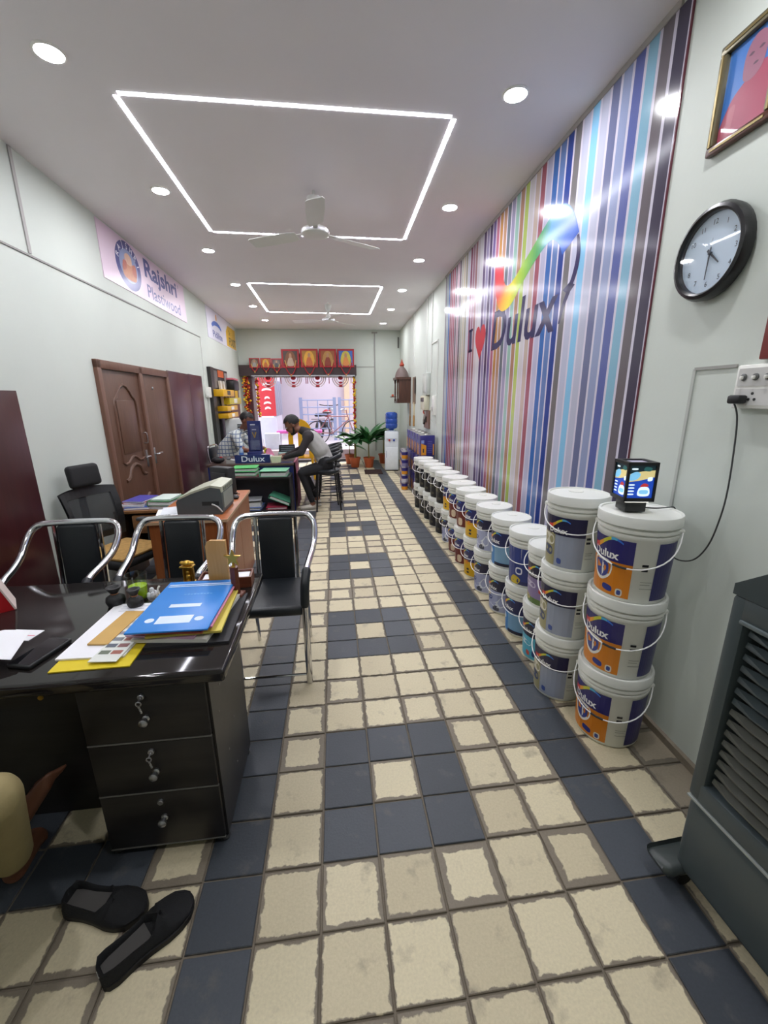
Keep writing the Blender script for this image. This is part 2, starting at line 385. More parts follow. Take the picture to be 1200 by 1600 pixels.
for nm, (A, B, C_, D), lb in (('near', ((-1.0,1.79),(.875,1.80),(.905,3.79),(-1.02,3.75)), 'large near rectangle of glowing white led profiles on the ceiling'),
                          ('far', ((-1.035,5.66),(.89,5.71),(.885,7.83),(-1.055,7.73)), 'smaller-looking far rectangle of glowing white led profiles on the ceiling')):
    t = thing('led_profile_light', lb, 'light', (0, (A[1]+D[1])/2, H), 0, 'led rectangle lights'); c = (0, (A[1]+D[1])/2)
    for p, q in ((A, B), (B, C_), (C_, D), (D, A)):
        p = Vector((p[0]-c[0], p[1]-c[1], .0015)); q = Vector((q[0]-c[0], q[1]-c[1], .0015)); d = (q-p).normalized()
        p = p+d*.02; q = q-d*.02
        s = Vector((-d.y, d.x, 0))*.013; g = G()
        zz = Vector((0,0,.003))
        g.add([p-s-zz, q-s-zz, q+s-zz, p+s-zz, p-s+zz, q-s+zz, q+s+zz, p+s+zz], [(3,2,1,0),(4,5,6,7),(0,1,5,4),(1,2,6,5),(2,3,7,6),(3,0,4,7)])
        part(t, 'light_bar', g, STRIPM)
# ---------------------------------------------------------------- ceiling fans
FANW = mat('#E2E3DE', .35, 0, .02)
def fan(x, y, rz, label):
    t = thing('ceiling_fan', label, 'fan', (x, y, H), rz, 'white ceiling fans')
    g = G(); g.lathe([(.02,-.035),(.055,-.045),(.058,-.06),(.045,-.11),(.025,-.145),(.016,-.15)], 18); part(t, 'canopy', g, FANW, True)
    g = G(); g.cyl((0,0,-.0), (0,0,-.27), .011, n=10); part(t, 'down_rod', g, FANW, True)
    g = G(); g.lathe([(.018,-.15),(.025,-.17),(.045,-.245),(.045,-.25)], 18); part(t, 'lower_canopy', g, FANW, True)
    g = G(); g.lathe([(.03,-.25),(.06,-.255),(.10,-.265),(.112,-.275),(.112,-.305),(.09,-.318),(.0,-.32)], 26); mo = part(t, 'motor', g, FANW, True)
    g = G(); g.lathe([(.1135,-.282),(.1135,-.298)], 26); part(mo, 'band', g, STEEL, True)
    for k in range(3):
        a = k*2*math.pi/3; g = G()
        rows = [(.17,.045,0),(.22,.062,.004),(.45,.07,.006),(.60,.066,.005),(.625,.05,.004)]
        vs = []
        for r, hw_, tw_ in rows:
            for sg in (-1, 1):
                for z in (-.0015, .0015): vs.append((r, sg*hw_, -.295+sg*.012+z))
        fs = []
        for i in range(len(rows)-1):
            o = i*4; fs += [(o,o+4,o+6,o+2),(o+1,o+3,o+7,o+5),(o,o+1,o+5,o+4),(o+2,o+6,o+7,o+3)]
        fs += [(0,2,3,1),(16,17,19,18)]
        g.add(vs, fs); Mz = Matrix.Rotation(a, 4, 'Z'); g.xf(Mz); b = part(t, 'blade', g, FANW)
        g = G(); g.box(.09, .24, -.018, .018, -.292, -.286); g.xf(Mz); part(b, 'blade_bracket', g, FANW)
fan(.012, 2.80, R(152), 'white three-blade ceiling fan inside the near led rectangle')
fan(.08, 6.80, R(165), 'white three-blade ceiling fan inside the far led rectangle')

# ================================================================ RIGHT WALL
# ---- striped mural (local x = reading direction, towards the camera)
MY0, MY1, MZ0, MZ1 = .885, 5.06, .04, 3.13
MW = MY1-MY0
stripes = '857F8A 8FA9AE 3E68B0 8C3F55 A14A62 9A4A5E 6A5560 B08A98 5B4A55 9B9C8A B5AC90 93907A B5B8C8 8C4463 A06A80 9C6A70 BFB6BC C4C2C8 5A4670 8A7FA6 4A3A60 6A5590 A85A72 B07A3A A87A5A 5F6A74 8C86A6 84B0A0 A8785A A6BC4C C2BCC0 B8A292 A04A5C B0AECC 2C66BA 5878B8 23409A 6E6A6C B2B4CE 78BCE6 B0B2CA 6A7098 8C98C0 5A66AC 7CB2CE 6C646A 4A4458'.split()
def muted(hx, f=.2):
    c = [int(hx[i:i+2], 16) for i in (0, 2, 4)]; l = .3*c[0]+.59*c[1]+.11*c[2]
    return '%02X%02X%02X' % tuple(int(v*(1-f)+l*f) for v in c)
def printm(hx): return mat('#'+muted(hx), .15, 0, .015, 3, spec=.24)
cols = sorted(set(stripes)); pm = [printm('CDC7D8')]+[printm(c) for c in cols]
mural = thing('striped_wall_mural', 'tall glossy wall mural of many coloured vertical stripes with white gaps', 'mural', RW(MY1, MZ0), RZR)
hM = MZ1-MZ0
g = G(); g.box(0, MW, -.006, 0, 0, hM); part(mural, 'panel', g, pm[0])
g = G(); n = len(stripes); sw = MW/n
sg = G()
for k, c in enumerate(stripes):
    x0 = k*sw+sw*.11; x1 = (k+1)*sw-sw*.11
    sg.flat([(x0,0),(x1,0),(x1,hM),(x0,hM)], -.0063, 1+cols.index(c))
part(mural, 'stripe_print', sg, pm, label='printed coloured stripes')
g = G(); g.box(MW, MW+.006, -.008, 0, 0, hM); part(mural, 'edge_strip', g, printm('6E3440'))
def mx(y): return MY1-y        # world y -> mural local x
def mz(z): return z-MZ0
INK = printm('35305E'); RED = printm('D23040')
LOGY = -.0072
t1 = fit(text('Dulux', 1, .018, shear=.12), mx(3.08), mx(1.80), mz(2.0), mz(2.34), LOGY); part(mural, 'lettering', t1, INK, label='dark indigo word Dulux')
t2 = fit(text('I', 1, .01), mx(3.83), mx(3.74), mz(2.06), mz(2.30), LOGY); t2.flat([(mx(3.86),mz(2.06)),(mx(3.71),mz(2.06)),(mx(3.71),mz(2.085)),(mx(3.86),mz(2.085))], LOGY); t2.flat([(mx(3.86),mz(2.275)),(mx(3.71),mz(2.275)),(mx(3.71),mz(2.30)),(mx(3.86),mz(2.30))], LOGY); part(mural, 'lettering', t2, INK, label='dark indigo letter I')
hp = []
for k in range(40):
    a = 2*math.pi*k/40; hp.append((mx(3.44)+.0105*16*math.sin(a)**3, mz(2.14)+.0125*(13*math.cos(a)-5*math.cos(2*a)-2*math.cos(3*a)-math.cos(4*a))))
hp.reverse(); g = G(); g.flat(hp, LOGY); part(mural, 'heart', g, RED, label='red heart')
# swoosh: banner shape with colour running red - yellow - green - blue
sp_top = [(2.87,2.69),(2.86,2.62),(2.83,2.55),(2.77,2.505),(2.68,2.50),(2.57,2.53),(2.45,2.58),(2.25,2.66),(2.05,2.74),(1.92,2.77),(1.80,2.75),(1.69,2.66),(1.61,2.53)]
sp_bot = [(3.09,2.73),(3.06,2.60),(3.02,2.47),(2.94,2.36),(2.82,2.31),(2.64,2.33),(2.45,2.43),(2.27,2.52),(2.10,2.58),(1.98,2.60),(1.90,2.57),(1.84,2.52),(1.80,2.46)]
def shade(st, k): 
    s = st[0]; 
    for a, b in zip(st, st[1:]):
        if a[0] <= k <= b[0]:
            f = (k-a[0])/(b[0]-a[0]); ca = [int(a[1][i:i+2],16) for i in (0,2,4)]; cb_ = [int(b[1][i:i+2],16) for i in (0,2,4)]
            return '%02X%02X%02X' % tuple(int(x+(y-x)*f) for x, y in zip(ca, cb_))
    return st[-1][1]
ramp = [(0,'D8304A'),(.18,'E04038'),(.27,'F0A020'),(.38,'E8D020'),(.5,'9CCB30'),(.62,'50B060'),(.72,'50A8E0'),(.85,'3E86E8'),(1,'2E60D0')]
tp = spline([(mx(a),0,mz(b)) for a, b in sp_top], 4); bt = spline([(mx(a),0,mz(b)) for a, b in sp_bot], 4)
g = G(); N = len(tp); sm = []
for k in range(N-1):
    sm.append(printm(shade(ramp, (k+.5)/(N-1))))
    g.flat([(bt[k].x,bt[k].z),(bt[k+1].x,bt[k+1].z),(tp[k+1].x,tp[k+1].z),(tp[k].x,tp[k].z)], LOGY-.0004, k)
part(mural, 'rainbow_swoosh', g, sm, label='swoosh running from red over yellow and green to blue')
tail = spline([(mx(1.62),0,mz(2.52)),(mx(1.595),0,mz(2.42)),(mx(1.61),0,mz(2.32)),(mx(1.67),0,mz(2.22)),(mx(1.73),0,mz(2.13)),(mx(1.76),0,mz(2.04))], 5)
g = G()
for k in range(len(tail)-1):
    w0 = .012+.016*math.sin(math.pi*k/(len(tail)-1)); w1 = .012+.016*math.sin(math.pi*(k+1)/(len(tail)-1))
    g.flat([(tail[k].x-w0,tail[k].z),(tail[k+1].x-w1,tail[k+1].z),(tail[k+1].x+w1,tail[k+1].z),(tail[k].x+w0,tail[k].z)], LOGY)
g.flat([(mx(1.75),mz(2.24)),(mx(1.67),mz(2.20)),(mx(1.60),mz(2.24)),(mx(1.665),mz(2.27))], LOGY)
part(mural, 'swoosh_tail', g, INK)

# ---- wall clock
ck = thing('wall_clock', 'round black-rimmed wall clock with a pale blue face', 'clock', RW(.545, 2.10), RZR)
def front(g): return g.xf(Matrix.Rotation(R(90), 4, 'X'))     # lathe axis z -> -y (towards the room)
g = G(); g.lathe([(.150,0),(.165,.012),(.168,.035),(.160,.052),(.148,.056),(.140,.050),(.138,.030)], 40, cap=False); front(g); part(ck, 'rim', g, mat('#141416', .3, 0, .03), True)
g = G(); g.lathe([(.1385,.030),(.0,.030)], 40, cap=False); front(g); part(ck, 'face', g, mat('#C6D8E8', .35, 0, .02))
DK = mat('#3A3F48', .5, 0, 0)
for k in range(1, 13):
    a = R(90-30*k); tg_ = text(str(k), .026); b = tw(tg_); put(tg_, .108*math.cos(a)-(b[0]+b[1])/2, -.0308, .108*math.sin(a)-(b[2]+b[3])/2); part(ck, 'numeral', tg_, DK)
def hand(a, l, w_, y): 
    g = G(); g.add([(-w_,y,-.02),(w_,y,-.02),(w_*.4,y,l),(-w_*.4,y,l),(-w_,y-.001,-.02),(w_,y-.001,-.02),(w_*.4,y-.001,l),(-w_*.4,y-.001,l)], [(3,2,1,0),(4,5,6,7),(0,1,5,4),(1,2,6,5),(2,3,7,6),(3,0,4,7)]); return g.xf(Matrix.Rotation(R(a), 4, 'Y'))
part(ck, 'hour_hand', hand(133, .062, .005, -.034), DK); part(ck, 'minute_hand', hand(183, .092, .004, -.036), DK)
part(ck, 'second_hand', hand(8, .05, .0012, -.038), mat('#9098A0', .5)); g = G(); g.lathe([(.006,.030),(.006,.040),(0,.041)], 12); front(g); part(ck, 'hub', g, DK, True)

g = G(); g.flat(circle(0, 0, .139, 40), -.0455); part(ck, 'glass', g, GLASS)

# ---- framed portrait
pf = thing('framed_portrait', 'gilt-framed picture of a person in a rose robe against blue', 'picture', RW(.67, 2.462), RZR)
FW, FH = .26, .345
fm = [wood('#3A1E16', '#5A3424', .3, 'x'), BRASS, mat('#6E6850', .4, .5, .1)]
def mould(g, x0, x1, z0, z1, horiz):
    g.box(x0, x1, -.022, 0, z0, z1, 0)
for nm_, a in (('frame_bar', (0,FW,0,.03)), ('frame_bar', (0,FW,FH-.03,FH)), ('frame_bar', (0,.03,.03,FH-.03)), ('frame_bar', (FW-.03,FW,.03,FH-.03))):
    g = G(); g.rbox(a[0], a[1], -.024, 0, a[2], a[3], .006); b = part(pf, nm_, g, fm[2] if a[2] > 0 else fm[0], True)
    g = G(); cx0, cx1, cz0, cz1 = a
    if cx1-cx0 > .1: g.box(cx0+.022, cx1-.022, -.0265, -.022, (cz0+cz1)/2-.004, (cz0+cz1)/2+.004)
    else: g.box((cx0+cx1)/2-.004, (cx0+cx1)/2+.004, -.0265, -.022, cz0, cz1)
    part(b, 'gilt_bead', g, mat('#8A7A4E', .4, .7, .1))
pic = G(); pic.flat([(.03,.03),(FW-.03,.03),(FW-.03,FH-.03),(.03,FH-.03)], -.006, 0)
def blob(pts, m, y, c=True): 
    s = spline([(a,0,b) for a, b in pts], 6, True); pic.flat([(q.x,q.z) for q in s], y, m)
blob([(.035,.035),(.225,.035),(.225,.17),(.19,.205),(.15,.20),(.12,.185),(.06,.14)], 1, -.0064)
blob([(.105,.19),(.10,.25),(.115,.29),(.145,.305),(.175,.29),(.185,.25),(.175,.195),(.14,.175)], 2, -.0068)
blob([(.035,.035),(.075,.035),(.09,.12),(.07,.13),(.04,.10)], 3, -.0068)
for ex in (.125, .163): blob([(ex-.011,.253),(ex,.259),(ex+.011,.253),(ex,.249)], 4, -.0071)
blob([(.138,.215),(.152,.213),(.158,.217),(.145,.221)], 4, -.0071)
part(pf, 'print', pic, [mat('#2E74C4', .4, 0, .06, 4), mat('#A83A5A', .4, 0, .08, 10), mat('#9A6278', .4, 0, .06), mat('#B4566A', .4, 0, .1), mat('#5A3A50', .4)])
g = G(); g.flat([(.028,.028),(FW-.028,.028),(FW-.028,FH-.028),(.028,FH-.028)], -.009); part(pf, 'glass', g, GLASS)

# ---- switchboard, plug and red box beside it
sb = thing('switchboard', 'white wall switchboard with a row of toggle switches and sockets', 'switchboard', RW(.325, 1.525), RZR)
g = G(); g.rbox(0, .30, -.035, 0, 0, .15, .006); part(sb, 'box', g, WHITEP, True)
g = G(); g.box(.012, .29, -.037, -.035, .078, .138); part(sb, 'switch_plate', g, mat('#C9C9C6', .4)); g = G(); g.box(.012, .29, -.037, -.035, .012, .068); part(sb, 'socket_plate', g, mat('#CFCFCC', .4))
for k in range(6):
    g = G(); cx = .035+k*.045; g.lathe([(.012,0),(.012,.004),(.009,.006),(.0,.006)], 12); front(g); put(g, cx, -.037, .108); s_ = part(sb, 'switch', g, mat('#5A5C5A', .4), True)
    g = G(); g.rbox(cx-.005, cx+.005, -.052, -.042, .100, .112, .003); part(s_, 'toggle', g, WHITEP, True)
for cx in (.08, .17, .25):
    g = G()
    for dx, dz in ((0,.012),(-.011,-.008),(.011,-.008)): g2 = G(); g2.lathe([(.005,0),(.005,.0015),(0,.0015)], 10); front(g2); put(g2, cx+dx, -.037, .04+dz); g.join(g2)
    part(sb, 'socket', g, mat('#2A2A2A', .6))
pl = thing('power_plug', 'black plug pushed into the white switchboard', 'plug', RW(.29, 1.56), RZR)
g = G(); g.rbox(-.015, .035, -.075, -.040, -.018, .012, .007); part(pl, 'plug_body', g, BLACKP, True)
solo('wall_box', 'dark red box on the wall just above the switchboard', 'box', (lambda g: g.rbox(0,.2,-.03,0,0,.3,.004))(G()), mat('#7A2A26', .5, 0, .08), RW(.258, 1.69), RZR, smooth=True)

# ---- paint pails
PAILW = mat('#E6E7DF', .36, 0, .03, 5); PAILI = mat('#C9CABF', .4, 0, .03, 5); WIRE = mat('#F0F0EE', .35, 0, 0)
def pail_mesh(r1, r0, h):
    g = G(); g.lathe([(0,0),(r0*.96,0),(r0,.006),(r0+(r1-r0)*.745,h*.745),(r1*.995,h*.755),(r1*.995,h*.79),(r1*.925,h*.797),(r1*.925,h*.812),(r1*1.005,h*.818),(r1*1.005,h*.85),(r1*.93,h*.857),(r1*.93,h*.92)], 40); return g
def lid_mesh(r1, h):
    R1 = r1*1.035; g = G(); g.lathe([(R1*.96,h*.875),(R1,h*.885),(R1*1.0,h*.985),(R1*.985,h*1.0),(R1*.93,h*1.0),(R1*.915,h*.985),(R1*.55,h*.985),(.0,h*.987)], 40); return g
def wrap(g, r0, r1, h, off):        # local x = arc length (m) measured from the label centre, z = height ; faces local -y
    out = []
    for (x, y, z) in g.v:
        rr = r0+(r1-r0)*min(z/h, 1)*1.0+off; a = -math.pi/2 + x/((r0+r1)/2)
        out.append((rr*math.cos(a), rr*math.sin(a), z))
    g.v = out; return g
def patch(g, x0, x1, z0, z1, m, nseg=10):
    for k in range(nseg):
        a = x0+(x1-x0)*k/nseg; b = x0+(x1-x0)*(k+1)/nseg; g.add([(a,0,z0),(b,0,z0),(b,0,z1),(a,0,z1)], [(0,1,2,3)], m)
def blobp(g, pts, m):
    s = spline([(a,0,b) for a, b in pts], 4, True); c = (sum(p[0] for p in pts)/len(pts), 0, sum(p[1] for p in pts)/len(pts))
    vs = [c]+[tuple(q) for q in s]; n = len(s); g.add(vs, [(0, 1+i, 1+(i+1) % n) for i in range(n)], m)
def logo(cx, cz, wd, hexcols=True):      # small multicolour swoosh with the word below it, colour index 0..4 = ramp, 5 = white
    g = G(); N = 12
    for k in range(N):
        t0 = k/N; t1_ = (k+1)/N
        f = lambda t: (cx-wd*.5+wd*t, cz+wd*(.16+.17*math.sin(-1.9+t*4.6)))
        (xa, za), (xb, zb) = f(t0), f(t1_); w0 = wd*.09*(1-.75*t0); w1 = wd*.09*(1-.75*t1_)
        g.add([(xa,0,za-w0),(xb,0,zb-w1),(xb,0,zb+w1),(xa,0,za+w0)], [(0,1,2,3)], min(4, k*5//N))
    t = fit(text('Dulux', 1, .03), cx-wd*.42, cx+wd*.42, cz-wd*.26, cz-wd*.02); t.m = [5]*len(t.f); g.join(t); return g
LC = ['D83A3A', 'E8A02A', 'C8C83A', '5AB0D8', '3E78D8', 'F2F2F0']
def pmat(h): return mat('#'+h, .32, 0, .03, 10)
# label designs: list of (x0,x1,z0,z1,colour) in fractions of half arc / body height ; drawn in order
DES = {
 'orange': dict(span=.78, top='2E2A6C', parts=[(-1,1,0,.62,'D9821E'),(-1,1,.60,1,'2E2A6C')], blobs=[('E9E6DC',[(-.45,.30),(-.1,.22),(.25,.34),(.3,.56),(-.1,.62),(-.6,.58)]),('33408C',[(-.4,.34),(-.1,.27),(.15,.36),(.15,.53),(-.15,.57),(-.5,.54)]),('28388C',[(.0,.08),(.35,.06),(.36,.15),(.02,.17)]),('E0D8C8',[(.55,.03),(.75,.03),(.75,.14),(.55,.14)]),('344A94',[(.59,.05),(.71,.05),(.71,.12),(.59,.12)])]),
 'silver': dict(span=.95, top='211F42', parts=[(-1,1,0,.66,'9AA2B4'),(-1,-.15,0,.66,'A09A72'),(-1,1,.64,1,'211F42')], blobs=[('DCD8C8',[(-.8,.44),(-.25,.42),(-.25,.60),(-.8,.62)]),('30406A',[(-.75,.22),(-.3,.20),(-.3,.36),(-.75,.38)]),('44589C',[(.0,.08),(.16,.07),(.16,.16),(.0,.17)])]),
 'purple': dict(span=.95, top='24223C', parts=[(-1,1,0,.66,'8A7AA6'),(-1,1,0,.14,'5E7A42'),(-1,1,.64,1,'24223C')], blobs=[('C84A3A',[(.35,.34),(.5,.30),(.56,.40),(.42,.46)]),('C8C0D8',[(-.6,.42),(.1,.40),(.1,.52),(-.6,.54)]),('B0A060',[(-.8,.10),(-.3,.06),(-.2,.16),(-.7,.22)])]),
 'cyan': dict(span=.9, top='23223C', parts=[(-1,1,0,.6,'5CB6CE'),(-1,1,.58,1,'23223C')], blobs=[('E4EEF0',[(-.7,.36),(.2,.34),(.2,.44),(-.7,.46)]),('D85A48',[(.0,.10),(.2,.08),(.2,.18),(.0,.20)]),('2E4A80',[(.4,.10),(.6,.10),(.6,.24),(.4,.24)])]),
 'navyflower': dict(span=1.25, top='2A3A7C', parts=[(-1,1,0,1,'2E3E84'),(-1,-.3,.12,.9,'9FB4D8'),(-1,1,0,.1,'28306A')], blobs=[('C8B030',[(.05,.02),(.4,.02),(.5,.16),(.2,.24),(.02,.12)]),('E6E8F0',[(.3,.30),(.55,.30),(.55,.46),(.3,.46)]),('2E3E84',[(.34,.33),(.51,.33),(.51,.43),(.34,.43)])]),
 'blue': dict(span=1.1, top='242848', parts=[(-1,1,0,.62,'3E86C8'),(0,1,.1,.6,'7FA8C8'),(-1,1,.60,1,'262A58'),(0,1,0,.09,'1E2038')], blobs=[('E8D8B0',[(-.8,.08),(-.5,.06),(-.46,.24),(-.76,.26)]),('D8E6F2',[(-.6,.36),(-.2,.34),(-.2,.46),(-.6,.48)])]),
 'lavender': dict(span=1.0, top='23223E', parts=[(-1,1,0,.66,'A9AFCE'),(-1,1,.64,1,'23223E')], blobs=[('D8C89A',[(-.7,.48),(-.2,.46),(-.2,.60),(-.7,.62)]),('3E4C8C',[(-.6,.30),(-.1,.32),(.0,.44),(-.5,.42)]),('E2E6EE',[(-.2,.20),(.3,.30),(.7,.5),(.8,.2),(.3,.12)]),('4A4E5C',[(.1,.03),(.5,.03),(.5,.13),(.3,.18),(.1,.12)])]),
 'maroon': dict(span=1.05, top='2A2A66', parts=[(-1,1,0,.62,'6E2A24'),(-1,1,.6,1,'2B2C6A')], blobs=[('D8C4A8',[(-.5,.08),(-.15,.08),(-.15,.32),(-.5,.32)]),('D8C4A8',[(.15,.08),(.5,.08),(.5,.32),(.15,.32)]),('A86A52',[(-.44,.12),(-.21,.12),(-.21,.28),(-.44,.28)])]),
 'yellow': dict(span=.95, top='2B2C62', parts=[(-1,1,0,.55,'DDAE22'),(-1,1,.53,1,'2B2C62')], blobs=[('3A3A44',[(.2,.10),(.4,.10),(.4,.16),(.2,.16)]),('3A3A44',[(.2,.22),(.4,.22),(.4,.28),(.2,.28)]),('E88A28',[(-.6,.50),(.2,.44),(.8,.52),(.2,.58)])]),
 'black': dict(span=1.35, top='1E2030', parts=[(-1,1,0,1,'1C1D24')], blobs=[('6E6A48',[(-.3,.55),(.3,.53),(.3,.66),(-.3,.68)]),('4E4C40',[(-.35,.16),(-.05,.16),(-.05,.26),(-.35,.26)]),('4E4C40',[(.08,.16),(.36,.16),(.36,.26),(.08,.26)])]),
}
LABME = {}
def label_mesh(des, r1, r0, h, withlogo):
    key = (des, r1, withlogo)
    if key in LABME: return LABME[key]
    D = DES[des]; ra = (r0+r1)/2; hs = D['span']*ra; z0, z1 = h*.045, h*.725
    cols_ = []; 
    def ci(c):
        if c not in cols_: cols_.append(c)
        return cols_.index(c)
    g = G(); lay = 0
    def addp(gg, lay): wrap(gg, r0, r0+(r1-r0), h, .0009+lay*.00035); g.join(gg)
    for (a, b, c, d, col) in D['parts']:
        p = G(); patch(p, a*hs, b*hs, z0+c*(z1-z0), z0+d*(z1-z0), ci(col)); addp(p, lay); lay += 1
    for col, pts in D['blobs']:
        p = G(); blobp(p, [(a*hs, z0+c*(z1-z0)) for a, c in pts], ci(col)); addp(p, lay)
    lay += 1
    if withlogo and des not in ('black', 'navyflower'):
        lg = logo(-.05*hs, z0+.80*(z1-z0), hs*(1.35 if des in ('orange',) else .95)); 
        idx = [ci(c) for c in LC]; lg.m = [idx[k] for k in lg.m]; addp(lg, lay)
    me = mesh('label', g, [pmat(c) for c in cols_], 1.2); LABME[key] = me
    return me
PME = {}
def pail(loc, r1, r0, h, des, label, rz, group, handle=(0, .55), back=True, marks=True):
    t = thing('paint_pail', label, 'paint bucket', loc, rz, group)
    k = (r1, h)
    if k not in PME:
        PME[k] = (mesh('pail_body', pail_mesh(r1, r0, h), PAILW, True), mesh('lid', lid_mesh(r1, h), mat('#E2E4DE', .4, 0, .03, 6), True))
        e = G(); e.lathe([(.035,0),(.035,.003),(.028,.005),(.0,.003)], 20); put(e, -.04, .04, 0); e.v = [(a, b, c+h*.985) for a, b, c in e.v]; PME[k] += (mesh('spout_cap', e, PAILW, True),)
        rb = G(); 
        for s_ in range(14):
            a0 = 2*math.pi*s_/14+.12; rr = r1*.975; rb.box(-.002, .002, -.004, 0, h*.80, h*.83)
        PME[k] += (None,)
    link('pail_body', PME[k][0], t); l = link('lid', PME[k][1], t); link('spout_cap', PME[k][2], l)
    link('label', label_mesh(des, r1, r0, h, r1 > .1), t)
    if back and des == 'orange':
        g = G(); ra = (r0+r1)/2
        patch(g, ra*1.36, ra*2.15, h*.05, h*.725, 0, 8); wrap(g, r0, r1, h, .0009); part(t, 'back_label', g, pmat('2E2C66') if des == 'orange' else pmat(DES[des]['top']), 1.2)
    if marks:
        g = G(); ra = (r0+r1)/2
        for z in (.40, .455): patch(g, ra*1.0, ra*1.16, h*z, h*(z+.028), 0, 2)
        for z, l_ in ((.27,.3),(.24,.26),(.19,.34)): patch(g, ra*1.02, ra*(1.02+l_), h*z, h*(z+.006), 1, 4)
        wrap(g, r0, r1, h, .001); part(t, 'print_marks', g, [pmat('26262A'), pmat('9A9A94')], 1.2)['kind'] = 'stuff'
    # bail handle: hangs in front, ears at +-90 degrees from hz
    hz, drop = handle; pts = []
    ca = -math.pi/2+hz; ex = Vector((math.cos(ca+math.pi/2), math.sin(ca+math.pi/2), 0)); fw = Vector((math.cos(ca), math.sin(ca), 0)); rr = r1*1.02; zt = h*.82
    for q in range(0, 21):
        a = -math.pi/2+math.pi*q/20
        c_ = math.cos(a); fz = zt-drop*h*.62*c_**.8 if c_ > 1e-6 else zt
        rad = rr*1.0+.004+.012*c_
        pts.append(ex*(math.sin(a)*rad)+fw*(abs(c_)**.75*rad*1.0)+Vector((0,0,fz)))
    g = G(); g.tube(pts, .0028, 6); hd = part(t, 'handle', g, WIRE, True)
    if r1 > .15:
        g = G(); g.tube(pts[8:11], .005, 8); part(hd, 'grip', g, mat('#26262A', .5), True)
    for s_ in (-1, 1):
        p = ex*(s_*r1*.985); g = G(); g.lathe([(.011,-.012),(.011,.012)], 10); g.xf(Matrix.Translation(p+Vector((0,0,zt))) @ Matrix.Rotation(R(90), 4, 'Y').to_4x4() if abs(ex.y) < .5 else Matrix.Translation(p+Vector((0,0,zt))) @ Matrix.Rotation(R(90), 4, 'X')); part(t, 'handle_ear', g, PAILW, True)
    return t
SEP = .0006
def stack(x, y, n, r1, r0, h, specs, rz, group, handle=(.35, .55)):
    for k in range(n):
        des, lb = specs[k]; pail((x+random.uniform(-.004,.004), y+random.uniform(-.004,.004), k*(h*.985+SEP)+.0005), r1, r0, h, des, lb, rz+R(random.uniform(-4, 4)), group, handle)
FACE = R(-90)      # labels look along -x, across the aisle
lv3 = ['bottom', 'middle', 'top']
stack(1.372, .462, 3, .153, .137, .372, [('orange', 'large white paint pail with orange and navy label, %s of the nearest three-high stack' % s) for s in lv3], FACE+R(9), 'orange label pails', (.65, .62))
stack(1.285, .772, 3, .138, .122, .375, [('silver', 'white paint pail with silver-grey and gold label, %s of the second stack' % s) for s in lv3], FACE+R(24), 'silver label pails', (.5, .45))
two = ['bottom', 'top']
S15 = [(1.35,1.075,('cyan','purple')),(1.352,1.37,('blue','navyflower')),(1.353,1.685,('lavender','blue')),(1.352,2.02,('lavender','lavender')),(1.355,2.335,('yellow','yellow')),(1.362,2.645,('maroon','maroon')),(1.375,2.955,('maroon','maroon')),(1.39,3.275,('lavender','yellow')),
       (1.385,3.58,('black','black')),(1.382,3.885,('black','black')),(1.378,4.19,('black','black')),(1.372,4.495,('black','black')),(1.368,4.80,('black','black'))]
wd_ = {'cyan':'navy and cyan','purple':'violet and green','blue':'navy and sky blue','navyflower':'dark blue flowered','lavender':'navy and pale lavender','yellow':'navy and yellow','maroon':'maroon and navy','black':'black'}
nth = ['third','fourth','fifth','sixth','seventh','eighth','ninth','tenth','eleventh','twelfth','thirteenth','fourteenth','fifteenth']
for k, (x, y, ds) in enumerate(S15):
    stack(x, y, 2, .136, .118, .372, [(ds[q], 'white pail with %s label, %s of the %s stack by the wall' % (wd_[ds[q]], two[q], nth[k])) for q in (0, 1)], FACE+R(random.uniform(6, 16)), 'two-high pail stacks', (random.uniform(.1,.7), random.uniform(.35,.6)))

# ---- illuminated display lantern on the near stack
LZ = 3*(.372*.985+SEP)+.006
ln = thing('display_lantern', 'small black lantern box with glowing blue advertisement panels on a pail lid', 'lantern', (1.335, .475, LZ), R(-10))
g = G(); g.rbox(-.042, .042, -.042, .042, 0, .042, .003); part(ln, 'base', g, BLACKP, True)
g = G(); g.box(-.046, .046, -.046, .046, .042, .047); part(ln, 'light_gap', g, mat('#F4F0E4', .5, 0, 0, emit=1.6))
g = G()
for sx in (-1, 1):
    for sy in (-1, 1): g.box(sx*.055-.005, sx*.055+.005, sy*.055-.005, sy*.055+.005, .047, .205)
g.box(-.06, .06, -.06, .06, .047, .062); g.box(-.06, .06, -.06, -.04, .196, .208); g.box(-.06, .06, .04, .06, .196, .208); g.box(-.06, -.04, -.04, .04, .196, .208); g.box(.04, .06, -.04, .04, .196, .208)
part(ln, 'frame', g, BLACKP)
g = G(); g.box(-.04, .04, -.04, .04, .199, .203); part(ln, 'top_panel', g, mat('#C8C2DC', .3, 0, .02))
EM = [mat('#1E4AB8', .4, 0, .08, 30, emit=.26), mat('#D8C88A', .4, 0, .05, emit=.28), mat('#2E6A6A', .4, 0, .1, emit=.16), mat('#7EC0E8', .4, 0, .05, emit=.32), mat('#DDF0FA', .4, 0, .03, emit=.36), mat('#C83A3A', .4, 0, 0, emit=.2), mat('#15303A', .4, 0, .1, emit=.12)]
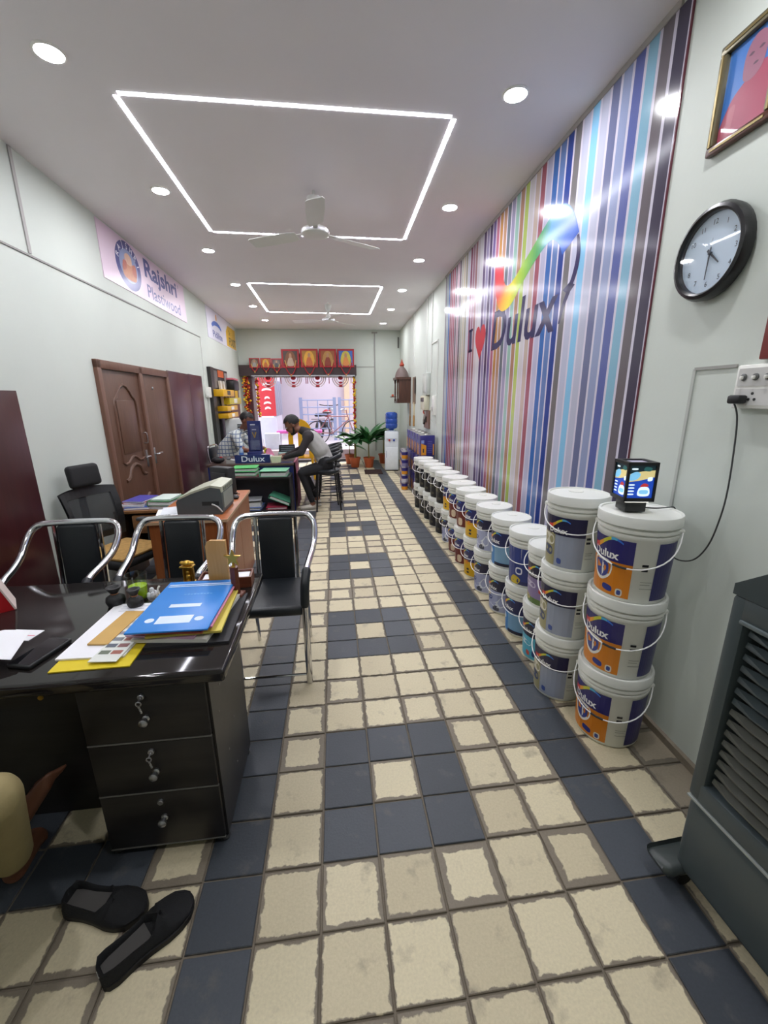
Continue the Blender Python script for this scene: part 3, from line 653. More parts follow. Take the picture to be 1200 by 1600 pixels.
for k in range(4):
    g = G(); x0, x1, z0, z1 = -.05, .05, .062, .196; y = -.0535
    g.flat([(x0,z0),(x1,z0),(x1,z1),(x0,z1)], y, 0)
    g.flat([(x0,.150),(x1,.162),(x1,z1),(x0,z1)], y-.0002, 6); g.flat([(x0,.128),(-.01,.133),(x1,.148),(x1,.176),(.0,.172),(x0,.160)], y-.0004, 1)
    def bl(pts, m, yy): 
        s_ = spline([(a,0,b) for a, b in pts], 4, True); g.flat([(q.x,q.z) for q in s_], yy, m)
    bl([(-.048,.135),(-.02,.138),(-.005,.158),(-.02,.170),(-.045,.160)], 3, y-.0006); bl([(.005,.176),(.03,.172),(.036,.185),(.012,.190)], 2, y-.0006)
    bl([(-.04,.178),(-.02,.178),(-.02,.184),(-.04,.184)], 4, y-.0006); bl([(.026,.132),(.042,.134),(.042,.148),(.026,.146)], 4, y-.0006)
    for z in (.075, .088, .101, .114): bl([(-.045,z),(-.025,z),(-.025,z+.005),(-.045,z+.005)], 4, y-.0006)
    bl([(-.006,.072),(.036,.072),(.036,.100),(.024,.108),(.006,.108),(-.006,.100)], 4, y-.0006); bl([(.0,.108),(.03,.110),(.026,.120),(.01,.122)], 5, y-.0006); bl([(.0,.080),(.03,.080),(.03,.094),(.0,.094)], 3, y-.0008)
    g.xf(Matrix.Rotation(k*math.pi/2, 4, 'Z')); part(ln, 'picture_panel', g, EM)
lc = thing('lantern_cable', 'thin black cable running from the lantern over the pail up to the switchboard', 'cable', (1.5345, .462, .70), 0)
cpts = [(1.387,.462,LZ+.010),(1.44,.455,LZ+.006),(1.50,.460,LZ+.006),(1.532,.463,LZ+.003),(1.540,.466,LZ-.03),(1.541,.470,1.01),(1.543,.468,.93),(1.552,.43,.888),(1.558,.352,.913),(1.562,.301,.995),(1.563,.276,1.114),(1.563,.269,1.229),(1.560,.277,1.407),(1.555,.286,1.50),(1.545,.300,1.548),(1.540,.296,1.558)]
g = G(); g.tube(spline([V_ for V_ in [Vector(p)-Vector((1.5345,.462,.70)) for p in cpts]], 5), .003, 6); part(lc, 'cord', g, mat('#3A3C3C', .5), True)

# ---- big air cooler in the right foreground (front louvres look along -x)
AC = mat('#434C4E', .38, 0, .04, 6); AC2 = mat('#39403F', .42, 0, .04); DUST = mat('#55564F', .6, 0, .12, 30)
ac = thing('air_cooler', 'tall dark grey floor air cooler with horizontal louvres', 'air cooler', (1.165, -.185, 0), R(-90)+R(3))
W, Dp = .60, .36       # local x = towards the camera, local +y = towards the wall
g = G(); g.rbox(0, W, 0, Dp, .07, .36, .03, 3); part(ac, 'water_tank', g, AC, True)
g = G(); g.box(.004, W-.004, -.004, Dp-.01, .358, .364); part(ac, 'seam', g, mat('#9AA09C', .4))
g = G()
g.rbox(0, .045, 0, Dp, .364, 1.05, .012); g.rbox(W-.045, W, 0, Dp, .364, 1.05, .012)
g.rbox(.03, W-.03, .10, Dp, .364, 1.05, .01); g.rbox(.03, W-.03, 0, Dp, .364, .43, .008); g.rbox(.03, W-.03, 0, Dp, .985, 1.05, .008)
part(ac, 'body_shell', g, AC, True)
g = G(); g.prism([(0,1.05),(W,1.05),(W,1.08),(W-.09,1.15),(.09,1.15),(0,1.08)], 0.0, Dp); part(ac, 'top_hood', g, AC)
g = G(); g.rbox(.035, W-.035, -.006, .004, .978, .990, .004); part(ac, 'grille_lip', g, mat('#5E686A', .35), True)
g = G(); g.box(.045, W-.045, .07, .10, .43, .98); part(ac, 'grille_recess', g, mat('#16191A', .8))
for k in range(15):
    z = .445+k*.0355; g = G()
    n = 8; vs = []; fs = []
    for q in range(n+1):
        t_ = q/n; x = .05+(W-.10)*t_; wv = .016*min(1, 6*min(t_, 1-t_)+.15)
        vs += [(x, .020-wv, z+.012-.008), (x, .020+wv, z+.012+.004), (x, .020+wv, z+.012+.008), (x, .020-wv, z+.012-.003)]
    for q in range(n):
        o = q*4; fs += [(o,o+4,o+5,o+1),(o+1,o+5,o+6,o+2),(o+2,o+6,o+7,o+3),(o+3,o+7,o+4,o)]
    fs += [(0,1,2,3),(n*4+3,n*4+2,n*4+1,n*4)]
    g.add(vs, fs); part(ac, 'louvre', g, DUST if k < 8 else AC)
for k in range(6):
    g = G(); g.box(-.004, 0, .05, .085, .43+k*.1, .455+k*.1); part(ac, 'side_clip', g, mat('#7C8484', .4))
for x, y in ((.0,-.0),(W,0),(0,Dp),(W,Dp)):
    sx = -1 if x == 0 else 1; sy = -1 if y == 0 else 1
    g = G(); cx, cy = x-sx*.05, y-sy*.0
    g.rbox(x-.06 if sx < 0 else x-.045, x+.045 if sx < 0 else x+.06, cy-.055 if sy < 0 else cy-.12, cy+.12 if sy < 0 else cy+.005, .05, .10, .024, 3); g.v = [(a, b_, c-(.03*max(0, min(1, (x+.02-a)/.08)) if sx < 0 and c > .08 else 0)) for a, b_, c in g.v]; f_ = part(ac, 'foot', g, AC2, True)
    wx_, wy = x-.02*sx, y-(.03 if sy > 0 else -.03)
    g = G(); g.cyl((wx_-.012, wy, .027), (wx_+.012, wy, .027), .026, n=16); part(f_, 'caster_wheel', g, mat('#121212', .6), True)

# ---- square paint tins
TINN = mat('#34307A', .3, .2, .05); TINO = mat('#DC9422', .35, 0, .05); TINT = mat('#A9A9A4', .3, .8, .08)
def tin(x, y, z, lab, rz=0):
    t = thing('paint_tin', lab, 'paint tin', (x, y, z), rz, 'square tins by the water dispenser'); s = .115; h = .325
    g = G(); g.rbox(-s, s, -s, s, 0, h, .012); part(t, 'tin_body', g, TINN, True)
    g = G(); g.rbox(-s+.008, s-.008, -s+.008, s-.008, h-.003, h+.004, .006); tp_ = part(t, 'tin_top', g, TINT, True)
    g = G(); g.lathe([(.03,h+.003),(.03,h+.012),(.024,h+.014),(0,h+.014)], 16); part(tp_, 'screw_cap', g, WHITEP, True)
    for a in range(4):
        g = G(); y_ = -s-.0008
        g.flat([(-s+.014,.02),(-.02,.02),(-.02,.17),(-s+.014,.20)], y_, 0); g.flat([(s-.03,.02),(s-.014,.02),(s-.014,.19),(s-.03,.19)], y_, 0)
        g.flat([(-.10,.20),(-.055,.20),(-.055,.25),(-.10,.25)], y_, 1)
        for q in range(7): g.flat([(.0,.06+q*.028),(.07,.06+q*.028),(.07,.07+q*.028),(.0,.07+q*.028)], y_, 2)
        g.flat([(-.075,.06),(-.055,.06),(-.055,.12),(-.075,.12)], y_-.0002, 3)
        g.xf(Matrix.Rotation(a*math.pi/2, 4, 'Z')); part(t, 'label', g, [TINO, mat('#8FA0D8', .4), mat('#5A58A0', .4), mat('#2A2438', .4)])
hs_ = .325+.0155
tl = ['nearest', 'second', 'third', 'fourth', 'fifth', 'sixth']; zl = ['bottom', 'middle', 'top']
tin(1.50, 5.10, .0005, 'navy and orange square tin on the floor behind the last white pail stack'); tin(1.50, 5.10, hs_, 'navy and orange square tin, upper of the two behind the last pail stack')
for k, y in enumerate((5.43, 5.72, 6.02, 6.32, 6.62)):
    for q in range(3): tin(1.535+.008*k, y, q*hs_+.0005, 'navy and orange square paint tin, %s of the %s tin column' % (zl[q], tl[k+1]))
# small cans on the aisle side of the tins
def can(x, y, z, c1, lab):
    t = thing('paint_can', lab, 'paint can', (x, y, z), R(random.uniform(-30, 30)), 'small cans beside the tins')
    g = G(); g.lathe([(.052,0),(.055,.003),(.055,.128),(.057,.132),(.054,.136),(.046,.134),(.045,.130),(0,.130)], 20); part(t, 'can_body', g, STEEL, True)
    g = G(); g.lathe([(.0556,.012),(.0556,.07)], 20); g2 = G(); g2.lathe([(.0556,.07),(.0556,.122)], 20); g.f = g.f[:20]; g.m = g.m[:20]; g2.f = g2.f[:20]; g2.m = g2.m[:20]; g.join(g2, 1); part(t, 'label', g, [mat(c1, .4), mat('#34307A', .4)], True)
for k, y in enumerate((6.05, 6.20, 6.35, 6.50)):
    for q in range(5): can(1.30+.015*k, y, q*.1365+.0005, ('#DC9422', '#C8C8D0', '#DC9422', '#8A86A8')[(k+q) % 4], 'small metal paint can, level %s up in the %s can column before the dispenser' % (['one','two','three','four','five'][q], tl[k]))

# ---- electrical boards on the right wall
eb = thing('meter_board', 'electric meter boxes and fuse board on the right wall beyond the mural', 'meter board', RW(6.42, 1.06), RZR)
g = G(); g.rbox(.02, .42, -.06, 0, .55, .90, .01); b = part(eb, 'upper_box', g, mat('#BFC4BE', .4, 0, .04), True); g = G(); g.rbox(.06, .38, -.066, -.06, .60, .86, .004); part(b, 'cover', g, mat('#CDD2CB', .3, 0, .03), True)
g = G(); g.rbox(.0, .36, -.09, 0, .30, .54, .012); b = part(eb, 'meter', g, mat('#D2CFB8', .4, 0, .04), True); g = G(); g.rbox(.05, .31, -.095, -.088, .44, .51, .003); part(b, 'display', g, mat('#3C2E2C', .3), True)
g = G(); g.box(.04, .46, -.03, 0, 0, .30); b = part(eb, 'wooden_board', g, wood('#6A4A3C', '#8A6A5A')); g = G(); g.rbox(.10, .16, -.06, -.03, .06, .14, .006); g.rbox(.24, .30, -.06, -.03, .10, .2, .006); part(b, 'fuse_carrier', g, mat('#3A3634', .5), True)
g = G(); g.tube(spline([(.2,-.05,.30),(.24,-.07,.2),(.16,-.06,.1),(.13,-.05,.06)], 5), .006, 6); g.tube(spline([(.3,-.05,.32),(.33,-.06,.26),(.28,-.06,.15)], 5), .006, 6); part(eb, 'wires', g, mat('#C8C4BC', .5), True)
g = G(); g.tube(spline([(.26,-.06,.31),(.24,-.08,.28),(.27,-.07,.24)], 4), .009, 6); part(eb, 'red_wire', g, mat('#C84A2A', .5), True)
sw_ = thing('wall_switch_box', 'white switch box on the right wall between meter board and mural', 'switch', RW(5.62, 1.30), RZR)
g = G(); g.rbox(0, .16, -.05, 0, 0, .30, .01); part(sw_, 'box', g, WHITEP, True); g = G(); g.rbox(.03, .13, -.056, -.048, .06, .24, .003); part(sw_, 'plate', g, mat('#D8D8D4', .4), True)
g = G(); g.rbox(.04, .09, -.075, -.054, .08, .13, .01); part(sw_, 'plug', g, mat('#C8C6C0', .4), True)
g = G(); g.tube(spline([(.06,-.065,.08),(.05,-.07,-.05),(.03,-.03,-.10)], 5), .005, 6); part(sw_, 'lead', g, WHITEP, True)

# ---- wooden shrine on the right wall
tm = thing('wooden_shrine', 'small dark wooden shrine with a domed red-tipped top on the right wall', 'shrine', RW(8.55, 1.46), RZR)
WD = wood('#3A241C', '#5A382A', .4)
g = G(); g.box(.0, .50, -.30, 0, 0, .04); part(tm, 'base_board', g, WD)
for x in (.02, .44):
    for y in (-.29, -.03):
        g = G(); g.lathe([(.022,.04),(.022,.08),(.013,.10),(.016,.22),(.013,.40),(.022,.44),(.022,.48)], 12, (x+.02, y+.01, 0)); part(tm, 'pillar', g, WD, True)
g = G(); g.box(.05, .46, -.02, 0, .04, .48); part(tm, 'back_panel', g, wood('#6A3A1E', '#8A4E26'))
g = G(); g.box(.46, .50, -.26, 0, .04, .48); part(tm, 'side_panel', g, WD)
g = G(); g.box(-.02, .52, -.32, 0, .48, .53); part(tm, 'cornice', g, WD)
g = G(); g.lathe([(.15,.53),(.15,.56),(.13,.63),(.09,.70),(.05,.74),(.04,.76)], 16, (.25,-.16,0)); dm = part(tm, 'dome', g, mat('#7A6A66', .5, 0, .1), True)
g = G(); g.lathe([(.04,.76),(.055,.79),(.03,.83),(.018,.86),(.0,.92)], 12, (.25,-.16,0)); part(dm, 'finial', g, mat('#A8402A', .5, 0, .1), True)
g = G(); g.box(.12, .38, -.40, -.30, .12, .14); part(tm, 'lamp_tray', g, mat('#5A2A1E', .4)); g = G(); g.ell((.19,-.36,.16), (.02,.02,.025)); g.ell((.30,-.36,.16), (.02,.02,.025)); part(tm, 'oil_lamps', g, mat('#C8562E', .4), True)
g = G(); g.box(.22, .36, -.06, -.02, .1, .36); part(tm, 'inner_picture', g, mat('#A8481E', .4, 0, .15, 20))
wp = thing('wall_calendar', 'brown hanging calendar on the right wall beside the shrine', 'calendar', RW(7.75, 1.45), RZR); g = G(); g.box(0, .32, -.012, 0, .0, .52); part(wp, 'sheet', g, wood('#6A5442', '#8A7258', .6)); g = G(); g.box(.24, .36, -.02, -.012, .2, .50); part(wp, 'dark_flap', g, mat('#3A302A', .6))
for k, (y, z) in enumerate(((8.05, 1.1), (7.55, 1.12))):
    bp_ = thing('hanging_brush', 'long-handled brush hanging under the %s' % ('shrine' if k == 0 else 'calendar'), 'brush', RW(y, z), RZR, 'brushes under the shrine')
    g = G(); g.rbox(-.012, .012, -.024, 0, .1, .36, .006); part(bp_, 'brush_handle', g, mat('#D8C8A0' if k else '#8A6A4A', .5), True); g = G(); g.rbox(-.03, .03, -.03, 0, -.12, .1, .01); part(bp_, 'bristles', g, mat('#B88A4E' if k else '#8C6A44', .8, 0, .2, 60), True)

# ---- water dispenser
wd = thing('water_dispenser', 'white floor water dispenser with an upturned blue bottle', 'water dispenser', (1.36, 8.20, 0), R(-6))
DW = mat('#DDE3E8', .35, 0, .02)
g = G(); g.rbox(-.15, .15, -.15, .15, .02, .86, .02); part(wd, 'cabinet', g, DW, True); g = G(); g.box(-.14, .14, -.14, .14, 0, .02); part(wd, 'plinth', g, BLACKP)
g = G(); g.rbox(-.135, .135, -.158, -.148, .06, .52, .006); dd = part(wd, 'cabinet_door', g, mat('#E4E9EC', .3), True); g = G(); g.box(-.12, -.112, -.16, -.157, .3, .45); part(dd, 'door_grip', g, mat('#6A7AA8', .4))
g = G(); g.rbox(-.11, .11, -.165, -.148, .70, .74, .004); part(wd, 'tap_panel', g, DW, True)
for x, c in ((.05, '#2E4AA8'), (-.05, '#B83A3A')):
    g = G(); g.rbox(x-.018, x+.018, -.19, -.16, .66, .70, .006); part(wd, 'tap', g, mat(c, .4), True)
g = G(); g.lathe([(.10,.86),(.11,.875),(.05,.88)], 20); part(wd, 'collar', g, DW, True)
BB = mat('#2A4FA8', .25, 0, .05)
g = G(); g.lathe([(.045,.87),(.05,.90),(.12,.93),(.132,.96),(.132,1.02),(.126,1.03),(.132,1.04),(.132,1.12),(.126,1.13),(.132,1.14),(.132,1.22),(.12,1.255),(.08,1.27),(.0,1.272)], 24); part(wd, 'bottle', g, BB, True, 'blue water bottle')

# ---- door mat and potted plants
g = G(); g.box(-.19, .19, -.27, .27, 0, .012); dm_ = thing('door_mat', 'small dark brown mat on the floor before the potted plants', 'mat', (.925, 7.98, .0005), R(-2)); part(dm_, 'mat_base', g, mat('#3A241E', .95, 0, .2, 60, .5, 200))
g = G(); 
for k in range(9): g.box(-.185, .185, -.26+k*.06, -.235+k*.06, .012, .016)
part(dm_, 'ribs', g, mat('#33201A', .95, 0, .2, 60))
POT = mat('#B45A32', .55, 0, .06, 8); SOIL = mat('#3A2E24', .95, 0, .2, 40, .5, 80); STEM = mat('#7A7434', .6, 0, .15, 20); LEAF = [mat('#2E6A34', .45, 0, .12, 14), mat('#3E7A3A', .45, 0, .12, 14), mat('#24562E', .45, 0, .12, 14)]
potg = G(); potg.lathe([(.085,0),(.09,.005),(.12,.20),(.132,.20),(.135,.235),(.122,.235),(.118,.21),(.0,.205)], 24, ms=None); POTME = mesh('pot', potg, POT, True)
sgm = G(); sgm.lathe([(.117,.212),(.06,.22),(0,.222)], 20); SOILME = mesh('soil', sgm, SOIL, True)
def leaf_mesh(wl, ll, fold, m):
    g = G(); N = 6; vs = []
    for q in range(N+1):
        t_ = q/N; w_ = wl*math.sin(math.pi*min(1, t_*.94+.05))**.7; zb = -.35*ll*t_*t_
        vs += [(-w_, ll*t_, zb+fold*w_), (0, ll*t_, zb), (w_, ll*t_, zb+fold*w_)]
    fs = []
    for q in range(N):
        o = q*3; fs += [(o,o+1,o+4,o+3),(o+1,o+2,o+5,o+4)]
    g.add(vs, fs); return mesh('leaf', g, m, True)
LM = [leaf_mesh(.10, .40, .3, LEAF[k]) for k in range(3)]; LN = [leaf_mesh(.05, .56, .45, LEAF[k]) for k in range(3)]
def plant(x, y, label, hs, kind, n, seed):
    rnd = random.Random(seed); t = thing('potted_plant', label, 'plant', (x, y, 0), rnd.uniform(0, 6), 'plants by the doorway')
    link('pot', POTME, t); link('soil', SOILME, t)
    for k in range(hs[1]):
        a = rnd.uniform(0, 6.28); px_, py = .03*math.cos(a)*(k > 0), .03*math.sin(a)*(k > 0); g = G()
        g.tube(spline([(px_,py,.2),(px_*1.2+rnd.uniform(-.01,.01),py*1.2,.2+hs[0]*.5),(px_*1.6,py*1.6,.2+hs[0])], 4), [.016-.0008*q for q in range(9)], 8); part(t, 'stem', g, STEM, True)
    for k in range(n):
        a = k*2.4+rnd.uniform(-.4,.4); z = .2+hs[0]*rnd.uniform(.72, 1.0); up = rnd.uniform(.05, .75) if kind == 'broad' else rnd.uniform(.3, 1.1)
        LL = (LM if kind == 'broad' else LN)[k % 3]; s = rnd.uniform(.75, 1.15)
        o = link('leaf', LL, t, (.02*math.cos(a), .02*math.sin(a), z), (up, 0, a-math.pi/2)); o.scale = (s, s, s)
plant(.565, 8.72, 'broad-leaved plant in a terracotta pot nearest the open doorway', (.50, 2), 'broad', 22, 3)
plant(.89, 8.66, 'spiky palm-like plant in a terracotta pot in front of the grey wall pipe', (.46, 1), 'narrow', 38, 5)
plant(1.30, 9.22, 'leafy plant in a terracotta pot tucked behind the water dispenser', (.58, 1), 'broad', 22, 8)
plant(.47, 9.30, 'small plant in a terracotta pot half hidden at the door jamb', (.30, 1), 'broad', 9, 11)

# ================================================================ BACK WALL
SHUT = mat('#3E2E30', .5, 0, .06, 10)
g = G(); g.box(-2.07, .70, YB-.16, YB, 2.10, 2.345); sh_ = tag(struct('trim_20', g, SHUT), 'dark brown shutter housing over the street opening'); g = G(); g.box(-1.80, .66, YB-.185, YB-.16, 2.085, 2.115); part(sh_, 'metal_lip', g, STEEL)
g = G(); g.box(-1.93, -1.83, YB-.06, YB+.2, 0, 2.10); struct('trim_21', g, mat('#4A2026', .45, 0, .06)); g = G(); g.box(-1.83, -1.76, YB+.05, YB+.2, 0, 2.10); struct('trim_22', g, mat('#C8C0CC', .4, .2, .04))
g = G(); g.box(.625, .655, YB-.01, YB+.2, 0, 2.10); struct('trim_23', g, mat('#4A2026', .45, 0, .06))
g = G(); g.box(-1.93, .655, YB-.02, YB+.10, 0, .05); struct('trim_24', g, mat('#4A4448', .6, 0, .1))
# pennants with framed prints hung along the lintel
RC = mat('#A8202C', .6, 0, .1, 20); GOLDC = mat('#C8A05A', .5, 0, .1); PR = ['#6A4A3A', '#A8622A', '#5A4A48', '#4A3A34', '#A87A32', '#9A5A32', '#3E6AB8']
pen = [(-1.70,2.50,.24,.22), (-1.44,2.50,.24,.22), (-1.19,2.49,.24,.22), (-.86,2.70,.42,.42), (-.42,2.71,.42,.42), (.02,2.71,.41,.42), (.45,2.71,.41,.42)]
pd = ['smallest red pennant with grey print, farthest left over the doorway', 'small red pennant with golden print, second from left over the doorway', 'small red pennant with dark print, third from left over the doorway', 'large red-bordered picture with dark figure print, leftmost of the four big ones', 'large red-bordered picture with golden halo print, second of the four big ones', 'large red-bordered picture with brown print, third of the four big ones', 'large red-bordered picture with blue ground, rightmost over the doorway']
for k, (cx, zt, wd_p, ht) in enumerate(pen):
    t = thing('festive_pennant', pd[k], 'pennant', (cx, YB-.165 if zt < 2.6 or k >= 3 else YB, zt-ht), R(random.uniform(-1,1)), 'pennants over the doorway')
    g = G(); tp2 = .96; g.add([(-wd_p*.5,0,ht),(wd_p*.5,0,ht),(wd_p*.5*tp2,-.02,0),(-wd_p*.5*tp2,-.02,0),(-wd_p*.5,.012,ht),(wd_p*.5,.012,ht),(wd_p*.5*tp2,-.008,0),(-wd_p*.5*tp2,-.008,0)], [(0,3,2,1),(4,5,6,7),(0,1,5,4),(1,2,6,5),(2,3,7,6),(3,0,4,7)]); part(t, 'cloth', g, RC)
    def pp(u, v): return (u*wd_p*.5, -.0225*(1-v)-.0015, v*ht)
    g = G(); q = [pp(-.78,.10), pp(.78,.10), pp(.80,.90), pp(-.80,.90)]; g.add(q, [(0,1,2,3)], 0)
    o = 0
    def pb(pts, m, dy):
        s_ = spline([(a,0,b) for a, b in pts], 4, True); v_ = [pp(p.x, p.z) for p in s_]; g.add([(a,b-dy,c) for a, b, c in v_], [tuple(range(len(v_)))], m)
    pb([(-.5,.15),(.5,.15),(.58,.5),(.35,.8),(0,.88),(-.35,.8),(-.58,.5)], 1, .0006); pb([(-.35,.12),(.35,.12),(.25,.45),(.12,.55),(-.12,.55),(-.25,.45)], 2, .001); pb([(-.12,.55),(.12,.55),(.13,.72),(0,.78),(-.13,.72)], 3, .001)
    part(t, 'print', g, [mat(PR[k], .5, 0, .12, 25), mat(['#8A7A6A','#D8A83A','#7A6A66','#7A4A2A','#E0A83A','#B88A4A','#C8B84A'][k], .5, 0, .1, 25), mat(['#9A9A96','#B8642A','#4A4A50','#B8A08A','#C86A3A','#8A3A2A','#D88A4A'][k], .5, 0, .1, 25), mat('#B88A6A', .5)])
    g = G(); g.tube(spline([pp(-.7,.25), pp(-.45,-.12), pp(0,-.40), pp(.45,-.12), pp(.7,.25)], 4), .012, 6); part(t, 'flower_string', g, RC, True)
    for sx in (-1, 1):
        g = G(); g.tube([Vector(pp(sx*.62,.40))+Vector((0,-.008,0)), Vector(pp(sx*.42,.04))+Vector((0,-.008,0))], .012, 6); part(t, 'flower_tassel', g, GOLDC, True)
    g = G(); g.ell(Vector(pp(0,-.42))+Vector((0,-.005,0)), (.015,.015,.03)); part(t, 'bead', g, GOLDC, True)
# garland swags under the lintel
tr_ = thing('door_garland', 'white and red beaded swag garland hanging under the shutter lip', 'garland', (-.55, YB-.04, 1.80))
WB = mat('#E6D8DC', .5, 0, .1, 60); RB = mat('#A82030', .5, 0, .1, 60)
g = G(); g.tube([(-1.22,0,.28),(1.17,0,.27)], .014, 6); part(tr_, 'string', g, WB, True)
for k, cx in enumerate((-.88, -.28, .30, .86)):
    for q, (rx, rz_) in enumerate(((.20,.23),(.155,.18),(.11,.13))):
        g = G(); g.tube([(cx-rx*math.cos(math.pi*s_/14), -.005*q, .27-rz_*math.sin(math.pi*s_/14)) for s_ in range(15)], .013, 6); part(tr_, 'swag', g, WB if q != 1 else mat('#D8B8B0', .5), True)
    g = G(); g.ell((cx,-.02,.255), (.06,.03,.05)); g.ell((cx,-.02,.14), (.045,.02,.025)); g.ell((cx,-.02,.065), (.05,.02,.025)); part(tr_, 'red_flowers', g, RB, True)
for x in (-1.15, -.58, .02, .06, .58, 1.12):
    g = G(); g.tube([(x,0,.28),(x,0,.12)], .01, 6); part(tr_, 'drop', g, RB if x < 1 else GOLDC, True)
# marigold columns at both jambs
def garland(x, z0, z1, hw_, label):
    t = thing('marigold_garland', label, 'garland', (x, YB-.05, z0), 0, 'marigold garlands'); rnd = random.Random(int(x*10))
    ms = [mat('#E8B020', .7, 0, .15, 50), mat('#C8501E', .7, 0, .15, 50), mat('#A81E1E', .7, 0, .15, 50), mat('#F0D040', .7, 0, .15, 50)]
    g = G(); z = 0
    while z < z1-z0:
        for q in range(max(2, int(hw_*2/.045))):
            r = rnd.uniform(.022, .032); g.ell((rnd.uniform(-hw_, hw_), rnd.uniform(-.03, 0), z+rnd.uniform(0,.03)), (r, r, r*.8), 6, 4, m=rnd.choice((0,0,1,2,2,3)))
        z += .036
    o = part(t, 'flowers', g, ms, 1.5); o['kind'] = 'stuff'
    g = G(); g.box(-hw_*.5, hw_*.5, 0.0, .02, 0, z1-z0); part(t, 'backing', g, mat('#7A2A1E', .8))
garland(-1.958, .95, 2.18, .078, 'wide red and yellow marigold garland at the left door jamb')
garland(.64, .85, 2.06, .03, 'narrow orange and yellow marigold garland at the right door jamb')
garland(-1.70, 1.15, 2.05, .03, 'thin ochre garland hanging inside the left of the opening')

# ================================================================ STREET OUTSIDE
GZ = .26
STREET = mat('#CFC4C8', .8, 0, .08, 4, .2, 30); PINKW = mat('#D9C8D2', .8, 0, .05, 3)
g = G(); g.box(-7, 7, YB+.35, 22, -.2, GZ); struct('ground', g, STREET); g = G(); g.box(-2.2, 1.6, YB+.25, YB+.36, -.12, GZ+.006); struct('step', g, mat('#D8C4CC', .7, 0, .05))
# building across the street
bf = thing('building', 'pale pink building across the street with barred openings', 'building', (0, 16, GZ)); g = G(); g.box(-7, 7, 0, .4, 0, 6); part(bf, 'wall', g, mat('#CDBFC8', .8, 0, .06, 2))
for x, z, w2, h2 in ((1.9, .9, 1.5, 1.9), (-3.6, 1.0, 1.2, 1.5)):
    g = G(); g.box(x-w2/2, x+w2/2, -.03, .02, z, z+h2); wn_ = part(bf, 'window', g, mat('#5A5058', .5, 0, .1)); 
    for q in range(6):
        zz = z+.1+q*h2/6; g = G(); g.box(x-w2/2, x+w2/2, -.06, -.02, zz, zz+.10); part(wn_, 'bar', g, mat('#D9D3DC', .5))
g = G(); g.box(.55, .75, -.25, 0, 0, 4.5); part(bf, 'pillar', g, mat('#D8B89A', .7, 0, .05)); g = G(); g.box(-7, 7, -.6, 0, 3.2, 3.4); part(bf, 'canopy', g, mat('#B8A8B0', .7))
bl_ = thing('side_building', 'white building with a barred window strip on the left of the lane', 'building', (-1.5, 13, GZ)); g = G(); g.box(-3, -.3, 0, 2.35, 0, 4.5); part(bl_, 'wall', g, mat('#DAD3DE', .8, 0, .05, 3))
g = G(); g.box(-.30, -.28, .2, 2.3, .75, 1.9); wn_ = part(bl_, 'window', g, mat('#7A7488', .5))
for q in range(8):
    g = G(); g.box(-.285, -.25, .28+q*.26, .32+q*.26, .75, 1.9); part(wn_, 'bar', g, mat('#B8B4C4', .4))
# metal gate
gt = thing('metal_gate', 'grey-blue metal pipe gate across the lane', 'gate', (.05, 12.7, GZ)); GM = mat('#8E98B8', .4, .3, .05)
for x in (-.95, .10, .26, 1.9):
    g = G(); g.box(x-.05, x+.05, -.05, .05, 0, 1.34); part(gt, 'post', g, GM)
for a, b in ((-.9, .05), (.31, 1.85)):
    for q in range(6):
        z = .16+q*.22; g = G(); g.cyl((a,0,z), (b,0,z), .018, n=8); part(gt, 'rail', g, GM, True)
    for q in range(3):
        x = a+(b-a)*(q+.5)/3; g = G(); g.cyl((x,0,.16), (x,0,1.26), .014, n=8); part(gt, 'bar', g, GM, True)
# red cloth banner and stand
bn = thing('street_banner', 'tall red street banner with white lettering left of the opening', 'banner', (-1.72, 11.35, GZ)); g = G(); g.box(-.22, .22, -.01, .01, .84, 1.90); part(bn, 'cloth', g, mat('#C8343E', .6, 0, .06, 6))
for z, sx in ((1.66,.10),(1.52,.13),(1.30,.07),(1.16,.10),(1.02,.08)):
    g = G(); g.add([(p.x-.0, -.012, p.z) for p in spline([(-sx,0,z),(0,0,z+.03),(sx,0,z+.01),(sx*.8,0,z+.06),(0,0,z+.08),(-sx*.8,0,z+.06)], 3, True)], [tuple(range(18))]); part(bn, 'white_print', g, mat('#F0E2E4', .6))
for x in (-.20, .20):
    g = G(); g.cyl((x,.02,0), (x,.02,1.95), .014, n=8); part(bn, 'pole', g, STEEL, True)
g = G(); g.box(-.22, .22, -.02, .06, .2, .8); part(bn, 'lower_panel', g, mat('#C8CAD8', .5, 0, .05))
